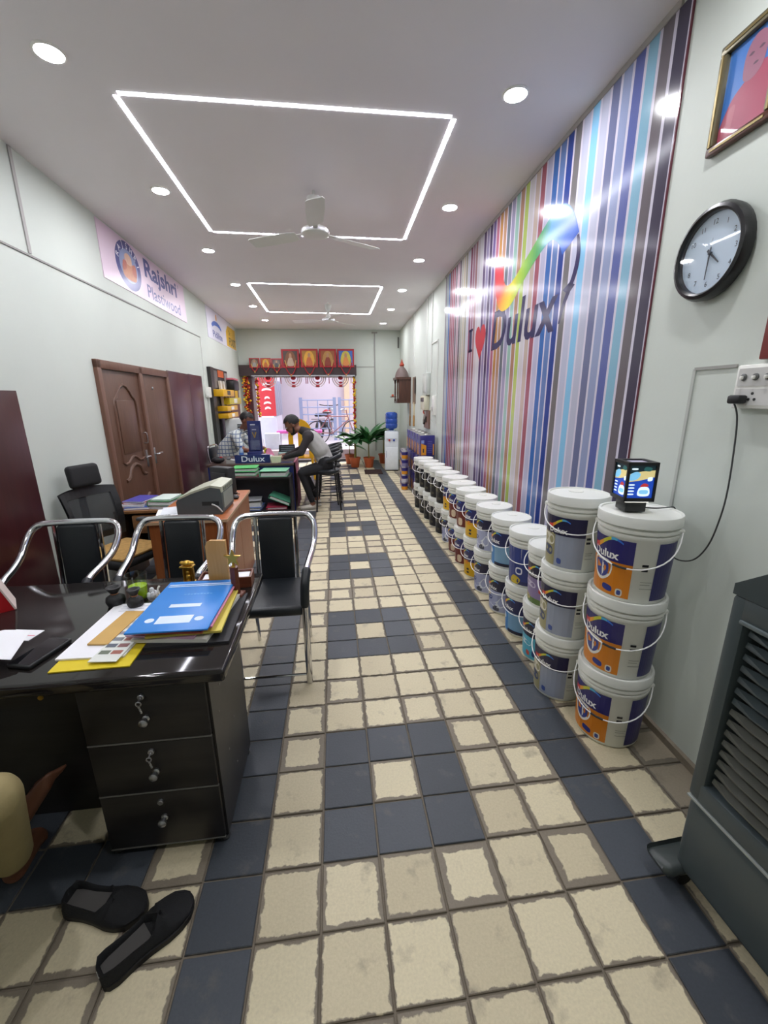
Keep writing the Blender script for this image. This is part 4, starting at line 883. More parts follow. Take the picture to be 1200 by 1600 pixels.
# bicycle
def bicycle(x, y, rz, label):
    t = thing('bicycle', label, 'bicycle', (x, y, GZ), rz); r = .33; FRM = mat('#8A5A5E', .4, .2, .05); TY = mat('#3A3236', .7)
    for cx in (-.52, .52):
        g = G(); g.tube([(cx+r*math.cos(2*math.pi*k/28), 0, r+.012+r*math.sin(2*math.pi*k/28)) for k in range(28)], .016, 6, closed=True); wh = part(t, 'wheel', g, TY, True)
        g = G()
        for k in range(12): a = 2*math.pi*k/12; g.cyl((cx,0,r+.012), (cx+.95*r*math.cos(a), 0, r+.012+.95*r*math.sin(a)), .003, n=4)
        g.cyl((cx,-.04,r+.012), (cx,.04,r+.012), .02, n=8); part(wh, 'spokes', g, STEEL)
    z = r+.012; g = G()
    for a, b in (((-.52,0,z),(-.10,0,z-.03)),((-.52,0,z),(-.20,0,.80)),((-.10,0,z-.03),(-.22,0,.88)),((-.20,0,.80),(.36,0,.80)),((-.10,0,z-.03),(.38,0,.70)),((.34,0,.86),(.52,0,z)),((.34,0,.86),(.32,0,.98))): g.cyl(a, b, .015, n=8)
    part(t, 'frame', g, FRM, True); g = G(); g.tube(spline([(.18,.24,.98),(.28,.26,1.0),(.33,.0,.99),(.28,-.26,1.0),(.18,-.24,.98)], 4), .012, 6); part(t, 'handlebar', g, STEEL, True)
    g = G(); g.ell((-.24,0,.91), (.13,.07,.035)); part(t, 'saddle', g, BLACKP, True); g = G(); g.box(-.70, -.30, -.07, .07, .72, .735); part(t, 'carrier', g, TY)
    g = G(); g.tube([(-.10+.09*math.cos(2*math.pi*k/14), -.03, z-.03+.09*math.sin(2*math.pi*k/14)) for k in range(14)], .006, 4, closed=True); g.cyl((-.10,-.05,z-.03), (-.02,-.05,z-.18), .008, n=6); g.cyl((-.10,.05,z-.03), (-.18,.05,z+.12), .008, n=6); part(t, 'crank', g, STEEL, True)
bicycle(.16, 11.55, R(4), 'old bicycle parked side-on in the street before the metal gate')
# motorbike behind the gate
mb = thing('motorbike', 'dark motorbike with a red tank parked behind the metal gate', 'motorbike', (-.15, 13.6, GZ), R(70))
for cx in (-.6, .6):
    g = G(); g.tube([(cx+.28*math.cos(2*math.pi*k/20), 0, .31+.28*math.sin(2*math.pi*k/20)) for k in range(20)], .045, 8, closed=True); part(mb, 'wheel', g, BLACKP, True)
g = G(); g.rbox(-.3, .25, -.12, .12, .3, .6, .05); part(mb, 'engine', g, mat('#3A3A40', .4, .4), True); g = G(); g.ell((.12,0,.82), (.28,.14,.13)); part(mb, 'fuel_tank', g, mat('#B02A2E', .3), True)
g = G(); g.rbox(-.75, -.1, -.12, .12, .74, .84, .04); part(mb, 'saddle', g, BLACKP, True); g = G(); g.cyl((.6,0,.31), (.42,0,1.05), .03, n=8); part(mb, 'fork', g, STEEL, True)
g = G(); g.tube([(.36,.36,1.10),(.42,.2,1.07),(.42,-.2,1.07),(.36,-.36,1.10)], .015, 8); part(mb, 'handlebar', g, BLACKP, True); g = G(); g.ell((.52,0,.95), (.08,.09,.09)); part(mb, 'headlamp', g, STEEL, True)
# bright pink mat / scooter seat cover and pale crates right outside
ct = thing('pink_bench', 'low bench covered with a bright pink cloth outside the opening', 'bench', (-.85, 11.0, GZ)); g = G(); g.rbox(-.62, .62, -.15, .15, .38, .46, .03); part(ct, 'pink_cloth', g, mat('#D05AA8', .7, 0, .15, 12), True)
for x in (-.55, .55):
    g = G(); g.box(x-.03, x+.03, -.12, .12, 0, .38); part(ct, 'leg', g, STEEL)
for k, (x, y, s, c) in enumerate(((-1.55, 10.6, .36, '#C9CEDA'), (-1.45, 10.75, .30, '#D8D4DC'))):
    if k: continue
    solo('plastic_crate', 'pale grey crate on the ground below the red banner', 'crate', (lambda g: g.rbox(-.2,.2,-.15,.15,0,.42,.02))(G()), mat(c, .6, 0, .06), (x, y, GZ), .1, smooth=True)
# yellow plastic chair standing indoors near the opening
yc = thing('plastic_chair', 'yellow moulded plastic chair behind the counter near the doorway', 'chair', (-.53, 7.55, 0), R(175)); YM = mat('#E0A81E', .4, 0, .05)
g = G(); g.rbox(-.22, .22, -.22, .22, .42, .45, .012); part(yc, 'seat', g, YM, True)
for sx in (-1, 1):
    for sy in (-1, 1):
        g = G(); g.tube([(sx*.24,sy*.24,0),(sx*.20,sy*.20,.43)], [.022,.026], 8); part(yc, 'leg', g, YM, True)
    g = G(); g.tube(spline([(sx*.20,-.2,.43),(sx*.25,-.18,.64),(sx*.25,.1,.66),(sx*.22,.2,.62)], 4), .02, 8); part(yc, 'armrest', g, YM, True)
g = G(); vs = []; N = 12
for k in range(N+1):
    a = math.pi*k/N
    for r_, yy in ((.25,.22),(.25,.25),(.15,.25),(.15,.22)): vs.append((-r_*math.cos(a)*(.95), yy+.12*math.sin(a)*.5, .86+(r_+.10)*math.sin(a)*.95 if r_ > .2 else .86+r_*math.sin(a)))
fs = []
for k in range(N):
    o = k*4
    for q in range(4): fs.append((o+q, o+(q+1) % 4, o+4+(q+1) % 4, o+4+q))
g.add(vs, fs); g.box(-.24, -.15, .21, .25, .44, .88); g.box(.15, .24, .21, .25, .44, .88); g.box(-.05, .05, .22, .25, .44, 1.02); part(yc, 'backrest', g, YM, True)

# ================================================================ LEFT WALL
def lx(y0, y): return (y-y0)            # local x on the left wall = towards the street
DOORW = wood('#54382A', '#654636', .42); FRAMEW = wood('#644435', '#745242', .45)
dr = thing('door_frame', 'brown double door frame in the left wall', 'door frame', LW(2.93, 0), RZL, kind='structure'); dr.name = 'trim_30'; del dr['category']
for a, b, z0, z1 in ((0,.07,0,1.91),(.86,.94,0,1.91),(1.68,1.75,0,1.91),(0,1.75,1.84,1.915)):
    g = G(); g.rbox(a, b, -.035, .01, z0, z1, .006); part(dr, 'frame_bar', g, FRAMEW, True)
def raised(pts, closed=True, r=.014, y=-.012): g = G(); g.tube([(p.x, y, p.z) for p in spline([(a,0,b) for a, b in pts], 6, closed)], r, 8, closed=closed); return g
d1 = thing('door_1', 'brown panelled wooden door with arched moulding, nearer of the two doors', None, LW(3.00, .01), RZL, kind='structure')
g = G(); g.rbox(.002, .788, -.012, .012, 0, 1.826, .004); part(d1, 'leaf', g, DOORW, True)
def poly(pts, r=.014, y=-.012, closed=True): g = G(); g.tube([(a, y, b_) for a, b_ in pts], r, 8, closed=closed); return g
arch = [(.16,.98),(.16,1.30),(.16,1.50),(.17,1.55),(.20,1.58),(.24,1.60),(.28,1.645),(.34,1.69),(.40,1.705),(.46,1.69),(.52,1.645),(.56,1.60),(.60,1.58),(.63,1.55),(.64,1.50),(.64,1.30),(.64,.98),(.60,.955),(.52,.965),(.46,1.0),(.40,1.015),(.34,1.0),(.28,.965),(.20,.955)]
part(d1, 'arched_moulding', poly(arch), DOORW, True)
g = G(); g.rbox(.21, .59, -.018, -.010, 1.05, 1.56, .006); part(d1, 'upper_panel', g, DOORW, True)
part(d1, 'lower_moulding', raised([(.16,.80),(.24,.82),(.30,.90),(.40,.93),(.50,.90),(.56,.82),(.64,.80)], False, .018), DOORW, True)
part(d1, 'lower_moulding', raised([(.16,.55),(.26,.50),(.34,.42),(.42,.40),(.52,.46),(.56,.54),(.64,.58)], False, .018), DOORW, True)
g = G(); g.rbox(.20, .60, -.018, -.010, .14, .38, .006); part(d1, 'bottom_panel', g, DOORW, True)
d2 = thing('door_2', 'plain flush brown wooden door, farther of the two doors', None, LW(3.87, .01), RZL, kind='structure')
g = G(); g.rbox(.002, .738, -.012, .012, 0, 1.826, .004); part(d2, 'leaf', g, DOORW, True)
for d, x in ((d1, .72), (d2, .07)):
    g = G(); g.rbox(x-.02, x+.02, -.018, -.010, .86, 1.04, .004); pl_ = part(d, 'lock_plate', g, STEEL, True); g = G(); g.tube(spline([(x,-.015,.97),(x,-.05,.97),(x+(.04 if d is d2 else -.04),-.055,.975),(x+(.13 if d is d2 else -.13),-.05,.97)], 4), .009, 8); part(pl_, 'lever', g, STEEL, True)
    g = G(); g.lathe([(.017,0),(.017,.004),(.010,.010),(0,.012)], 12); front(g); put(g, .36 if d is d1 else .28, -.012, 1.69); part(d, 'door_viewer', g, STEEL, True)
g = G(); g.tube(spline([(.70,-.015,1.22),(.70,-.05,1.22),(.70,-.05,1.12),(.70,-.015,1.12)], 3), .006, 6); part(d1, 'pull_handle', g, STEEL, True)
LAM = wood('#4A2630', '#54303A', .32, 'z', 2.); LAM2 = wood('#38161A', '#431D20', .3, 'z', 2.)
def sheet(y0, y1, h, m, lab):
    t = solo('laminate_sheet', lab, 'board', (lambda g: g.rbox(0, y1-y0, -.022, -.003, 0, h, .002))(G()), m, LW(y0, 0.0005), RZL, 'maroon boards on the left wall', smooth=True)
sheet(4.70, 5.56, 1.925, LAM, 'tall maroon laminate sheet against the wall right beside the far door')
sheet(5.565, 6.25, 1.93, LAM, 'tall maroon laminate sheet beside the white wall column, second after the doors')
sheet(.95, 1.885, 1.635, LAM2, 'dark red-brown laminate board leaning at the left edge behind the chairs')
# printed banners
NAVY = mat('#3A3F86', .3, 0, .02)
b1 = thing('shop_banner', 'pink printed banner reading Rajshri under the ceiling', 'banner', LW(3.42, 2.66), RZL)
BP = mat('#DFC9DA', .32, 0, .03, 3); BLW = 2.46; BLH = .485
g = G(); g.box(0, BLW, -.006, 0, 0, BLH); part(b1, 'sheet', g, BP)
g = G(); cx, cz = .60, .245; g.flat(circle(cx, cz, .30, 40, .225), -.0064, 0); g.flat(circle(cx, cz, .215, 36, .155), -.0068, 1); part(b1, 'emblem_ring', g, [NAVY, mat('#8C9AC0', .3)])
g = G(); 
for pts, m in (([(-.10,-.12),(.10,-.12),(.12,-.02),(.06,.04),(-.06,.04),(-.12,-.02)],0),([(-.05,.02),(.05,.02),(.06,.09),(0,.12),(-.06,.09)],1),([(-.12,-.06),(-.06,-.04),(-.04,.03),(-.10,.03)],2),([(.06,-.05),(.13,-.07),(.13,.04),(.07,.03)],2)):
    s_ = spline([(cx+a*1.3,0,cz+b) for a, b in pts], 5, True); g.flat([(q.x,q.z) for q in s_], -.0071-.0002*m, m)
part(b1, 'emblem_figure', g, [mat('#C88A6A', .4, 0, .15, 30), mat('#D8B098', .4, 0, .1, 30), mat('#B86A5A', .4, 0, .15, 30)])
g = G()
for k, ch in enumerate('RAJSHRI'):
    a = R(162-24*k); t_ = text(ch, .085, .012); e = tw(t_); put(t_, -(e[0]+e[1])/2, 0, -(e[2]+e[3])/2); t_.xf(Matrix.Rotation(-(a-math.pi/2), 4, 'Y')); put(t_, cx+.256*math.cos(a), -.0072, cz+.188*math.sin(a)); g.join(t_)
part(b1, 'emblem_lettering', g, mat('#F0EEF4', .3), label='white letters RAJSHRI around the emblem')
t_ = fit(text('Rajshri', 1, .028), 1.02, 2.12, .20, .45, -.0066); part(b1, 'lettering', t_, NAVY, label='navy word Rajshri')
t_ = fit(text('Plastiwood', 1, .01), 1.04, 2.20, .05, .19, -.0066); part(b1, 'lettering', t_, mat('#5A5A9C', .3, 0, .02), label='smaller blue word Plastiwood'); t_ = text('®', .06); put(t_, 2.20, -.0066, .40); part(b1, 'lettering', t_, NAVY)
b2 = thing('shop_banner', 'white and yellow printed banner near the far left ceiling corner', 'banner', LW(7.08, 2.63), RZL); L2 = 2.52; H2 = .52
g = G(); g.box(0, L2, -.006, 0, 0, H2); part(b2, 'sheet', g, mat('#E2E0EE', .3, 0, .02, 3)); g = G(); g.flat([(1.52,.02),(L2-.02,.02),(L2-.02,.44),(1.72,.44),(1.52,.30)], -.0064); part(b2, 'yellow_field', g, mat('#E6B62A', .3, 0, .04))
g = G(); arc = [(.30+.42*math.cos(R(160-140*k/12))+.40, .20+.15*math.sin(R(160-140*k/12))) for k in range(13)]; arc2 = [(.30+.36*math.cos(R(160-140*k/12))+.42, .19+.085*math.sin(R(160-140*k/12))) for k in range(13)]
for k in range(12): g.flat([arc2[k], arc2[k+1], arc[k+1], arc[k]], -.0066)
part(b2, 'blue_arc', g, mat('#3A6AC8', .3)); g = G(); g.flat(circle(.72, .42, .05, 16, .06), -.0066); part(b2, 'orange_mark', g, mat('#E09A3A', .3))
t_ = fit(text('Pidilite', 1, .02), .36, 1.12, .05, .17, -.0066); part(b2, 'lettering', t_, mat('#5A62A8', .3), label='blue word Pidilite'); t_ = fit(text('FIXIT', 1, .02), 1.76, 2.46, .06, .22, -.0068); part(b2, 'lettering', t_, mat('#3A2E28', .3), label='dark word FIXIT'); t_ = fit(text('Dr.', 1, .01), 1.78, 1.98, .26, .36, -.0068); part(b2, 'lettering', t_, mat('#3A2E28', .3))
# display rack of yellow boxes
rk = thing('display_rack', 'dark wall display board with brochures over the yellow boxes', 'display rack', LW(6.72, .75), RZL)
g = G(); g.box(0, 1.45, -.03, 0, 0, 1.36); part(rk, 'back_board', g, mat('#2C2A2A', .5, 0, .08)); g = G(); g.box(.0, .22, -.06, -.03, 0, 1.36); part(rk, 'side_rail', g, mat('#3A3836', .4, .3))
for x, z, c, w3, h3 in ((.30,1.02,'#6A6664',.25,.30),(.62,1.22,'#C8602A',.45,.12),(1.15,1.0,'#8E8A86',.26,.32)):
    g = G(); g.box(x, x+w3, -.04, -.03, z, z+h3); part(rk, 'brochure', g, mat(c, .4, 0, .12, 20))
for x in (.62, .88):
    g = G(); g.prism([(x,.70),(x+.10,.70),(x-.02,1.15),(x-.12,1.15)], -.09, -.05); part(rk, 'white_profile', g, mat('#DAD8D4', .4))
YB_ = mat('#E0AC14', .4, 0, .06); YB2 = mat('#C8B81E', .4, 0, .06)
for k, (y, z, w3, h3, d3, mm, lb) in enumerate(((6.78, 1.62, .95, .12, .22, YB_, 'long yellow box, topmost on the left wall display'), (7.35, 1.47, 1.15, .13, .20, YB2, 'wide lime-yellow box below the topmost yellow box'), (7.0, 1.36, .95, .09, .22, YB_, 'yellow box with white label, third from top of the display'), (7.0, 1.23, .95, .09, .22, YB_, 'yellow box with white label, lowest of the display'))):
    t = thing('yellow_box', lb, 'box', LW(y, z), RZL, 'yellow boxes on the left wall'); g = G(); g.rbox(0, w3, -d3, -.031, 0, h3, .008); part(t, 'carton', g, mm, True); g = G(); g.box(w3*.35, w3*.62, -d3-.002, -d3, h3*.2, h3*.85); part(t, 'label', g, mat('#E4E2DA' if k != 0 else '#3A3426', .5))
bb = thing('brown_board', 'brown notice board on the left wall next to the marigold garland', 'board', LW(8.35, .70), RZL); g = G(); g.box(0, .95, -.02, 0, 0, 1.20); part(bb, 'panel', g, wood('#5A3230', '#6E423C', .5)); g = G(); g.box(.5, .8, -.024, -.02, .88, 1.1); part(bb, 'yellow_slip', g, mat('#E0B41E', .5))
bk = thing('black_case', 'black power tool case with pink top hung above the yellow boxes', 'case', LW(7.95, 1.74), RZL); g = G(); g.rbox(0, .5, -.2, -.032, 0, .2, .03); part(bk, 'case_body', g, BLACKP, True); g = G(); g.rbox(.02, .48, -.19, -.04, .2, .24, .012); part(bk, 'pink_cover', g, mat('#C86A78', .5), True)
jb = thing('socket_box', 'white socket box with cables on the white wall column', 'socket', LW(6.46, 1.60), RZL); g = G(); g.rbox(0, .18, -.06, 0, 0, .17, .01); part(jb, 'box', g, WHITEP, True); g = G(); g.tube(spline([(.02,-.03,.05),(-.06,-.04,.03),(-.08,-.02,.10),(-.14,-.015,.2)], 4), .006, 6); g.tube(spline([(.08,-.03,0),(.09,-.02,-.2),(.08,-.012,-.6)], 4), .007, 6); part(jb, 'cable', g, WHITEP, True)
wc = thing('white_air_cooler', 'white air cooler with dark louvres behind the seated man in the checked shirt', 'air cooler', (-1.72, 7.35, 0), R(8)); g = G(); g.rbox(-.22, .22, -.2, .2, .04, 1.22, .03); part(wc, 'cabinet', g, mat('#C9CECE', .4, 0, .04), True); g = G(); g.box(.0, .20, -.206, -.2, .80, 1.12); gr_ = part(wc, 'grille', g, mat('#3A3E42', .6))
for k in range(7):
    g = G(); g.box(.0, .20, -.214, -.205, .81+k*.045, .825+k*.045); part(gr_, 'slat', g, mat('#AAB0B2', .4))
for sx in (-1, 1):
    for sy in (-1, 1):
        g = G(); g.cyl((sx*.16-.01, sy*.14, .02), (sx*.16+.01, sy*.14, .02), .02, n=10); part(wc, 'caster', g, BLACKP, True)

# ================================================================ FRONT DESK
DKT = mat('#221F1E', .07, 0, .06, 6, spec=.5); DKF = wood('#191716', '#242120', .36, 'x', 3.)
dk = thing('office_desk', 'black wooden office desk with three locked drawers in the left foreground', 'desk', (-.34, .12, 0))
# local: x from -1.12 (left) to .06, y from -.03 to .74
g = G(); g.rbox(-1.13, .065, -.04, .735, .705, .75, .012, 3); part(dk, 'desk_top', g, DKT, True)
g = G(); g.box(-.025, 0, 0, .42, .035, .705); part(dk, 'side_panel', g, DKF)
g = G(); g.box(-.405, -.38, 0, .42, .035, .705); part(dk, 'side_panel', g, DKF)
g = G(); g.box(-.38, -.025, .39, .42, .035, .705); g.box(-.38, -.025, .0, .39, .035, .055); part(dk, 'carcass', g, DKF)
g = G(); g.box(-1.10, -1.07, 0, .42, .0, .705); part(dk, 'side_panel', g, DKF)
g = G(); g.box(-1.07, -.405, .20, .22, .0, .705); part(dk, 'modesty_panel', g, DKF); g = G(); g.box(-1.07, -.405, .02, .06, .635, .705); part(dk, 'apron', g, DKF)
g = G(); g.lathe([(.008,0),(.008,.004),(0,.005)], 10); front(g); put(g, -.52, .02, .662); part(dk, 'apron_stud', g, BRASS, True)
zz = [(.485, .70), (.275, .48), (.04, .27)]
for k, (z0, z1) in enumerate(zz):
    g = G(); g.rbox(-.398, -.008, -.014, .30, z0+.002, z1, .004); dw = part(dk, 'drawer', g, DKF, True)
    g = G(); g.box(-.398, -.008, -.0145, -.006, z0-.0025, z0+.002); part(dw, 'edge_line', g, mat('#6A6864', .5))
    zk = z0+(z1-z0)*(.44 if k < 2 else .55); xk = -.20
    g = G(); g.lathe([(.012,0),(.012,.006),(.007,.010),(.007,.018),(.014,.022),(.014,.030),(.010,.034),(0,.035)], 16); front(g); put(g, xk, -.014, zk); part(dw, 'knob', g, STEEL, True)
    zl_ = zk+(.082 if k < 2 else .068); g = G(); g.lathe([(.010,0),(.010,.008),(.008,.010),(0,.010)], 14); front(g); put(g, xk-.004, -.014, zl_); part(dw, 'lock', g, STEEL, True)
    if k < 2:
        g = G(); g.tube([(xk-.004,-.024,zl_),(xk-.004,-.040,zl_-.004)], .003, 6); g.tube([(xk-.004+.008*math.cos(a*.785), -.040, zl_-.010+.008*math.sin(a*.785)) for a in range(8)], .0022, 5, closed=True)
        for q in range(3): g.ell((xk-.004+.002*q, -.040, zl_-.022-.009*q), (.004,.003,.006), 6, 4)
        part(dw, 'key', g, STEEL, True)
for x, y in ((-.39,.02),(-.02,.02),(-.39,.40),(-.02,.40),(-1.085,.02)):
    if x < -1: continue
    g = G(); g.lathe([(.016,0),(.018,.006),(.012,.012),(.012,.036)], 12, (x, y, 0)); part(dk, 'desk_foot', g, BLACKP, True)
for z, y in ((.60,.10),(.52,.06),(.60,.30),(.36,.22),(.30,.12),(.16,.2),(.42,.36)):
    g = G(); g.lathe([(.004,0),(.004,.0015),(0,.002)], 8); g.xf(Matrix.Rotation(R(90), 4, 'Y')); put(g, 0, 0, 0); g.v = [(a, b+y, c+z) for a, b, c in g.v]; part(dk, 'screw_cap', g, mat('#8A8884', .4, .5))
DT = .7505
# paperwork stack with blue folder on top
def sheets(name, lab, cat, x, y, z, w2, h2, th, rz, m, group=None):
    return solo(name, lab, cat, (lambda g: g.box(-w2/2, w2/2, -h2/2, h2/2, 0, th))(G()), m, (x, y, z), rz, group)
fc = [('#26262A', .25, .36, .006, 2, 'black folder at the bottom of the paper stack'), ('#D8D6CC', .235, .33, .008, -6, 'grey paper bundle just above the black folder'), ('#C8A0B8', .22, .31, .004, -10, 'pinkish-violet folder in the paper stack'), ('#D8C85A', .225, .315, .005, 3, 'pale yellow folder in the paper stack'), ('#C85A48', .225, .31, .004, -5, 'red folder in the paper stack'), ('#E0DCC8', .22, .30, .005, -3, 'cream paper bundle in the stack'), ('#D88AA0', .225, .31, .003, 0, 'pink folder directly under the blue folder')]
z = DT
for c, w2, h2, th, a, lb in fc:
    th *= 1.6
    sheets('paper_folder', lb, 'folder', -.473+.004*a+.028*max(0, 1-(z-DT)/.04), .42, z, w2*1.12, h2*1.05, th, R(a-1), mat(c, .6, 0, .05, 20), 'folders in the desk stack'); z += th+.0003
bfz = z
bf_ = thing('blue_folder', 'bright blue printed folder on top of the paper stack on the desk', 'folder', (-.490, .435, bfz), R(-1)); g = G(); g.rbox(-.137, .137, -.205, .205, 0, .008, .003); part(bf_, 'cover', g, mat('#2E86DC', .35, 0, .03), True)
g = G(); WP = mat('#DCEAF8', .4); z_ = .0084
def flatz(g, x0, x1, y0, y1): g.add([(x0,y0,z_),(x1,y0,z_),(x1,y1,z_),(x0,y1,z_)], [(0,1,2,3)])

for bx in ((-.125,.13,.165,.172),(-.125,.13,.150,.156),(-.055,.06,-.035,-.008),(-.06,.06,-.155,-.100)):
    g = G(); flatz(g, *bx); part(bf_, 'white_print', g, WP)
for cx in (-.085, .085): g = G(); g.add([(cx+.016*math.cos(k*.5236), -.128+.016*math.sin(k*.5236), z_) for k in range(12)], [tuple(range(12))]); part(bf_, 'white_print', g, WP)
g = G()
for k in range(9): flatz(g, -.035+k*.0125, -.026+k*.0125, .070, .078+.003*(k % 2))
part(bf_, 'cover_title', g, mat('#6CA8E4', .4), label='faint pale title line')['kind'] = 'stuff'
# left papers
yl = sheets('paper_folder', 'bright yellow folder sticking out at the front edge of the desk', 'folder', -.70, .235, DT, .24, .20, .004, R(1), mat('#DCC41E', .6, 0, .05), 'folders in the desk stack')
ps = thing('paper_sheets', 'loose white paper sheets lying left of the blue folder', 'papers', (-.715, .375, DT+.0045), R(-2)); g = G(); g.box(-.11, .105, -.185, .195, 0, .006); part(ps, 'paper', g, PAPER)
g = G(); 
for k in range(3): g.add([(-.07,.165-k*.018,.0064),(.05-.03*k,.165-k*.018,.0064),(.05-.03*k,.169-k*.018,.0064),(-.07,.169-k*.018,.0064)], [(0,1,2,3)])
part(ps, 'print_lines', g, mat('#A8ACB8', .6))
tn = sheets('tan_booklet', 'narrow tan booklet lying on the white papers', 'booklet', -.722, .375, DT+.0115, .07, .23, .006, R(-6), mat('#C8A058', .5, 0, .08, 10))
swt = thing('shade_card', 'paint shade card with rows of colour chips on the white papers', 'shade card', (-.655, .315, DT+.0115), R(-5)); g = G(); g.box(-.045, .045, -.16, .17, 0, .003); part(swt, 'card', g, mat('#DDE0DA', .5))
chips = ['#B8A890','#A89C94','#C0B8A8','#9A948E','#B8B0A0','#A8A096','#8C8890','#B09090','#7A7E84','#A87068','#5A6270','#8A5A5A','#66705E','#A06050']
for k, c in enumerate(chips):
    r_, cc = divmod(k, 2); g = G(); x0 = -.038+cc*.040; y0 = .12-r_*.040; g.add([(x0,y0,.0034),(x0+.034,y0,.0034),(x0+.034,y0+.022,.0034),(x0,y0+.022,.0034)], [(0,1,2,3)]); part(swt, 'colour_chip', g, mat(c, .5))
ph = thing('smartphone', 'black smartphone lying on the desk', 'phone', (-.905, .245, DT), R(-14)); g = G(); g.rbox(-.042, .042, -.082, .082, 0, .016, .006, 3); part(ph, 'phone_body', g, BLACKP, True); g = G(); g.box(-.037, .037, -.075, .075, .016, .0164); part(ph, 'screen', g, mat('#0C0D10', .06, 0, 0))
cd_ = thing('business_card', 'white visiting cards with a red line on the desk beside the phone', 'card', (-1.055, .385, DT), R(-10)); g = G(); g.box(-.055, .055, -.035, .035, 0, .002); part(cd_, 'card', g, PAPER); g = G(); g.add([(-.05,-.005,.0023),(.05,-.005,.0023),(.05,0,.0023),(-.05,0,.0023)], [(0,1,2,3)]); part(cd_, 'red_line', g, mat('#D04A6A', .5))
rdx = thing('red_stand', 'red card stand at the left edge of the desk', 'stand', (-1.33, .60, DT), R(35)); g = G(); g.prism([(-.09,0),(.09,0),(.05,.13),(.04,.13)], -.06, .06); part(rdx, 'red_case', g, mat('#A8161E', .35, 0, .05)); g = G(); g.prism([(.088,.002),(.094,.002),(.053,.134),(.047,.134)], -.062, .062); part(rdx, 'white_edge', g, mat('#D8C8C0', .5))
# ornaments
gl_ = thing('drinking_glass', 'clear glass tumbler with green drink on the desk', 'glass', (-.755, .635, DT)); g = G(); g.lathe([(.0,0),(.033,0),(.042,.115),(.0395,.115),(.0315,.008),(0,.008)], 24); part(gl_, 'tumbler', g, thin_glass('#F4F8F4'), True); g = G(); g.lathe([(0,.009),(.0315,.009),(.036,.062),(.0,.063)], 24); part(gl_, 'drink', g, mat('#A8C81E', .2, 0, .15, 30), True)
def pouch(x, y, lab, s=1.):
    t = thing('black_pouch', lab, 'pouch', (x, y, DT), R(20)); g = G(); g.lathe([(.0,0),(.030*s,.002),(.037*s,.02),(.034*s,.038),(.018*s,.05),(.012*s,.055)], 14); g.v = [(a*(1+.06*math.sin(9*b*60)), b, c) for a, b, c in g.v]; part(t, 'bag', g, mat('#1A1A1C', .5, 0, .1, 40, .3, 90), True)
    g = G(); g.lathe([(.012*s,.053),(.017*s,.062),(.030*s,.083),(.022*s,.084),(.0,.066)], 9); part(t, 'frill', g, mat('#202022', .6, 0, .1), True); g = G(); g.tube([(.013*s*math.cos(k*.628), .013*s*math.sin(k*.628), .054) for k in range(10)], .003, 5, closed=True); part(t, 'drawstring', g, mat('#8A5A3A', .5), True)
pouch(-.825, .585, 'black drawstring pouch left of the drinking glass'); pouch(-.735, .555, 'black drawstring pouch with brown tie right before the drinking glass', .85)
cs = thing('crystal_ornament', 'clear crystal ornament beside the drinking glass', 'ornament', (-.692, .615, DT)); g = G(); 
for k in range(6): g.ell((.014*math.cos(k*1.05), .014*math.sin(k*1.05), .02+.004*(k % 3)), (.011,.011,.018), 6, 4)
g.ell((0,0,.045), (.012,.012,.015), 6, 4); part(cs, 'facets', g, mat('#D8DCE0', .08, 0, 0, spec=.8, coat=1.))
gt_ = thing('brass_tortoise', 'small golden tortoise figurine on the desk', 'figurine', (-.635, .605, DT), R(20)); g = G(); g.ell((0,0,.020), (.032,.024,.016)); part(gt_, 'shell', g, BRASS, True); g = G(); g.tube([(.028,0,.018),(.040,0,.030),(.046,0,.045)], [.007,.007,.006], 8); g.ell((.048,0,.05), (.009,.007,.008)); part(gt_, 'head', g, BRASS, True)
for sx, sy in ((1,1),(1,-1),(-1,1),(-1,-1)):
    g = G(); g.ell((sx*.022, sy*.022, .007), (.010,.008,.007)); part(gt_, 'leg', g, BRASS, True)
g = G(); g.tube(spline([(-.02,0,.03),(-.026,0,.055),(-.018,0,.07)], 3), .004, 6); part(gt_, 'white_sprig', g, WHITEP, True)
st = thing('brass_shrine', 'small golden temple shrine figurine on the desk', 'figurine', (-.592, .768, DT), R(-8)); g = G(); g.rbox(-.026, .026, -.02, .02, 0, .012, .003); part(st, 'plinth', g, BRASS, True)
for sx in (-1, 1):
    g = G(); g.lathe([(.006,.012),(.005,.03),(.006,.05),(.005,.075),(.007,.082)], 10, (sx*.02,0,0)); part(st, 'pillar', g, BRASS, True)
g = G(); g.box(-.02, .02, .012, .018, .012, .08); g.ell((0,-.002,.030), (.013,.009,.018)); g.ell((0,-.004,.056), (.008,.008,.011)); part(st, 'deity', g, BRASS, True); g = G(); g.rbox(-.03, .03, -.02, .02, .082, .09, .003); g.ell((0,0,.10), (.024,.016,.014)); g.ell((-.022,0,.102), (.012,.01,.008)); g.ell((.022,0,.102), (.012,.01,.008)); part(st, 'canopy', g, BRASS, True)
wb = thing('pen_holder_box', 'reddish-brown wooden pen tray box at the right end of the desk', 'box', (-.415, .735, DT), R(3)); WR = wood('#5A2A1E', '#74402C', .35, 'x'); g = G(); g.box(-.115, .115, -.05, .05, 0, .012); part(wb, 'base', g, WR)
for a in ((-.115,.115,-.05,-.042),(-.115,.115,.042,.05),(-.115,-.107,-.042,.042),(.107,.115,-.042,.042)):
    g = G(); g.box(a[0], a[1], a[2], a[3], .012, .05); part(wb, 'side', g, WR)
g = G(); g.box(-.10, .10, -.04, .04, .03, .04); part(wb, 'papers', g, PAPER)
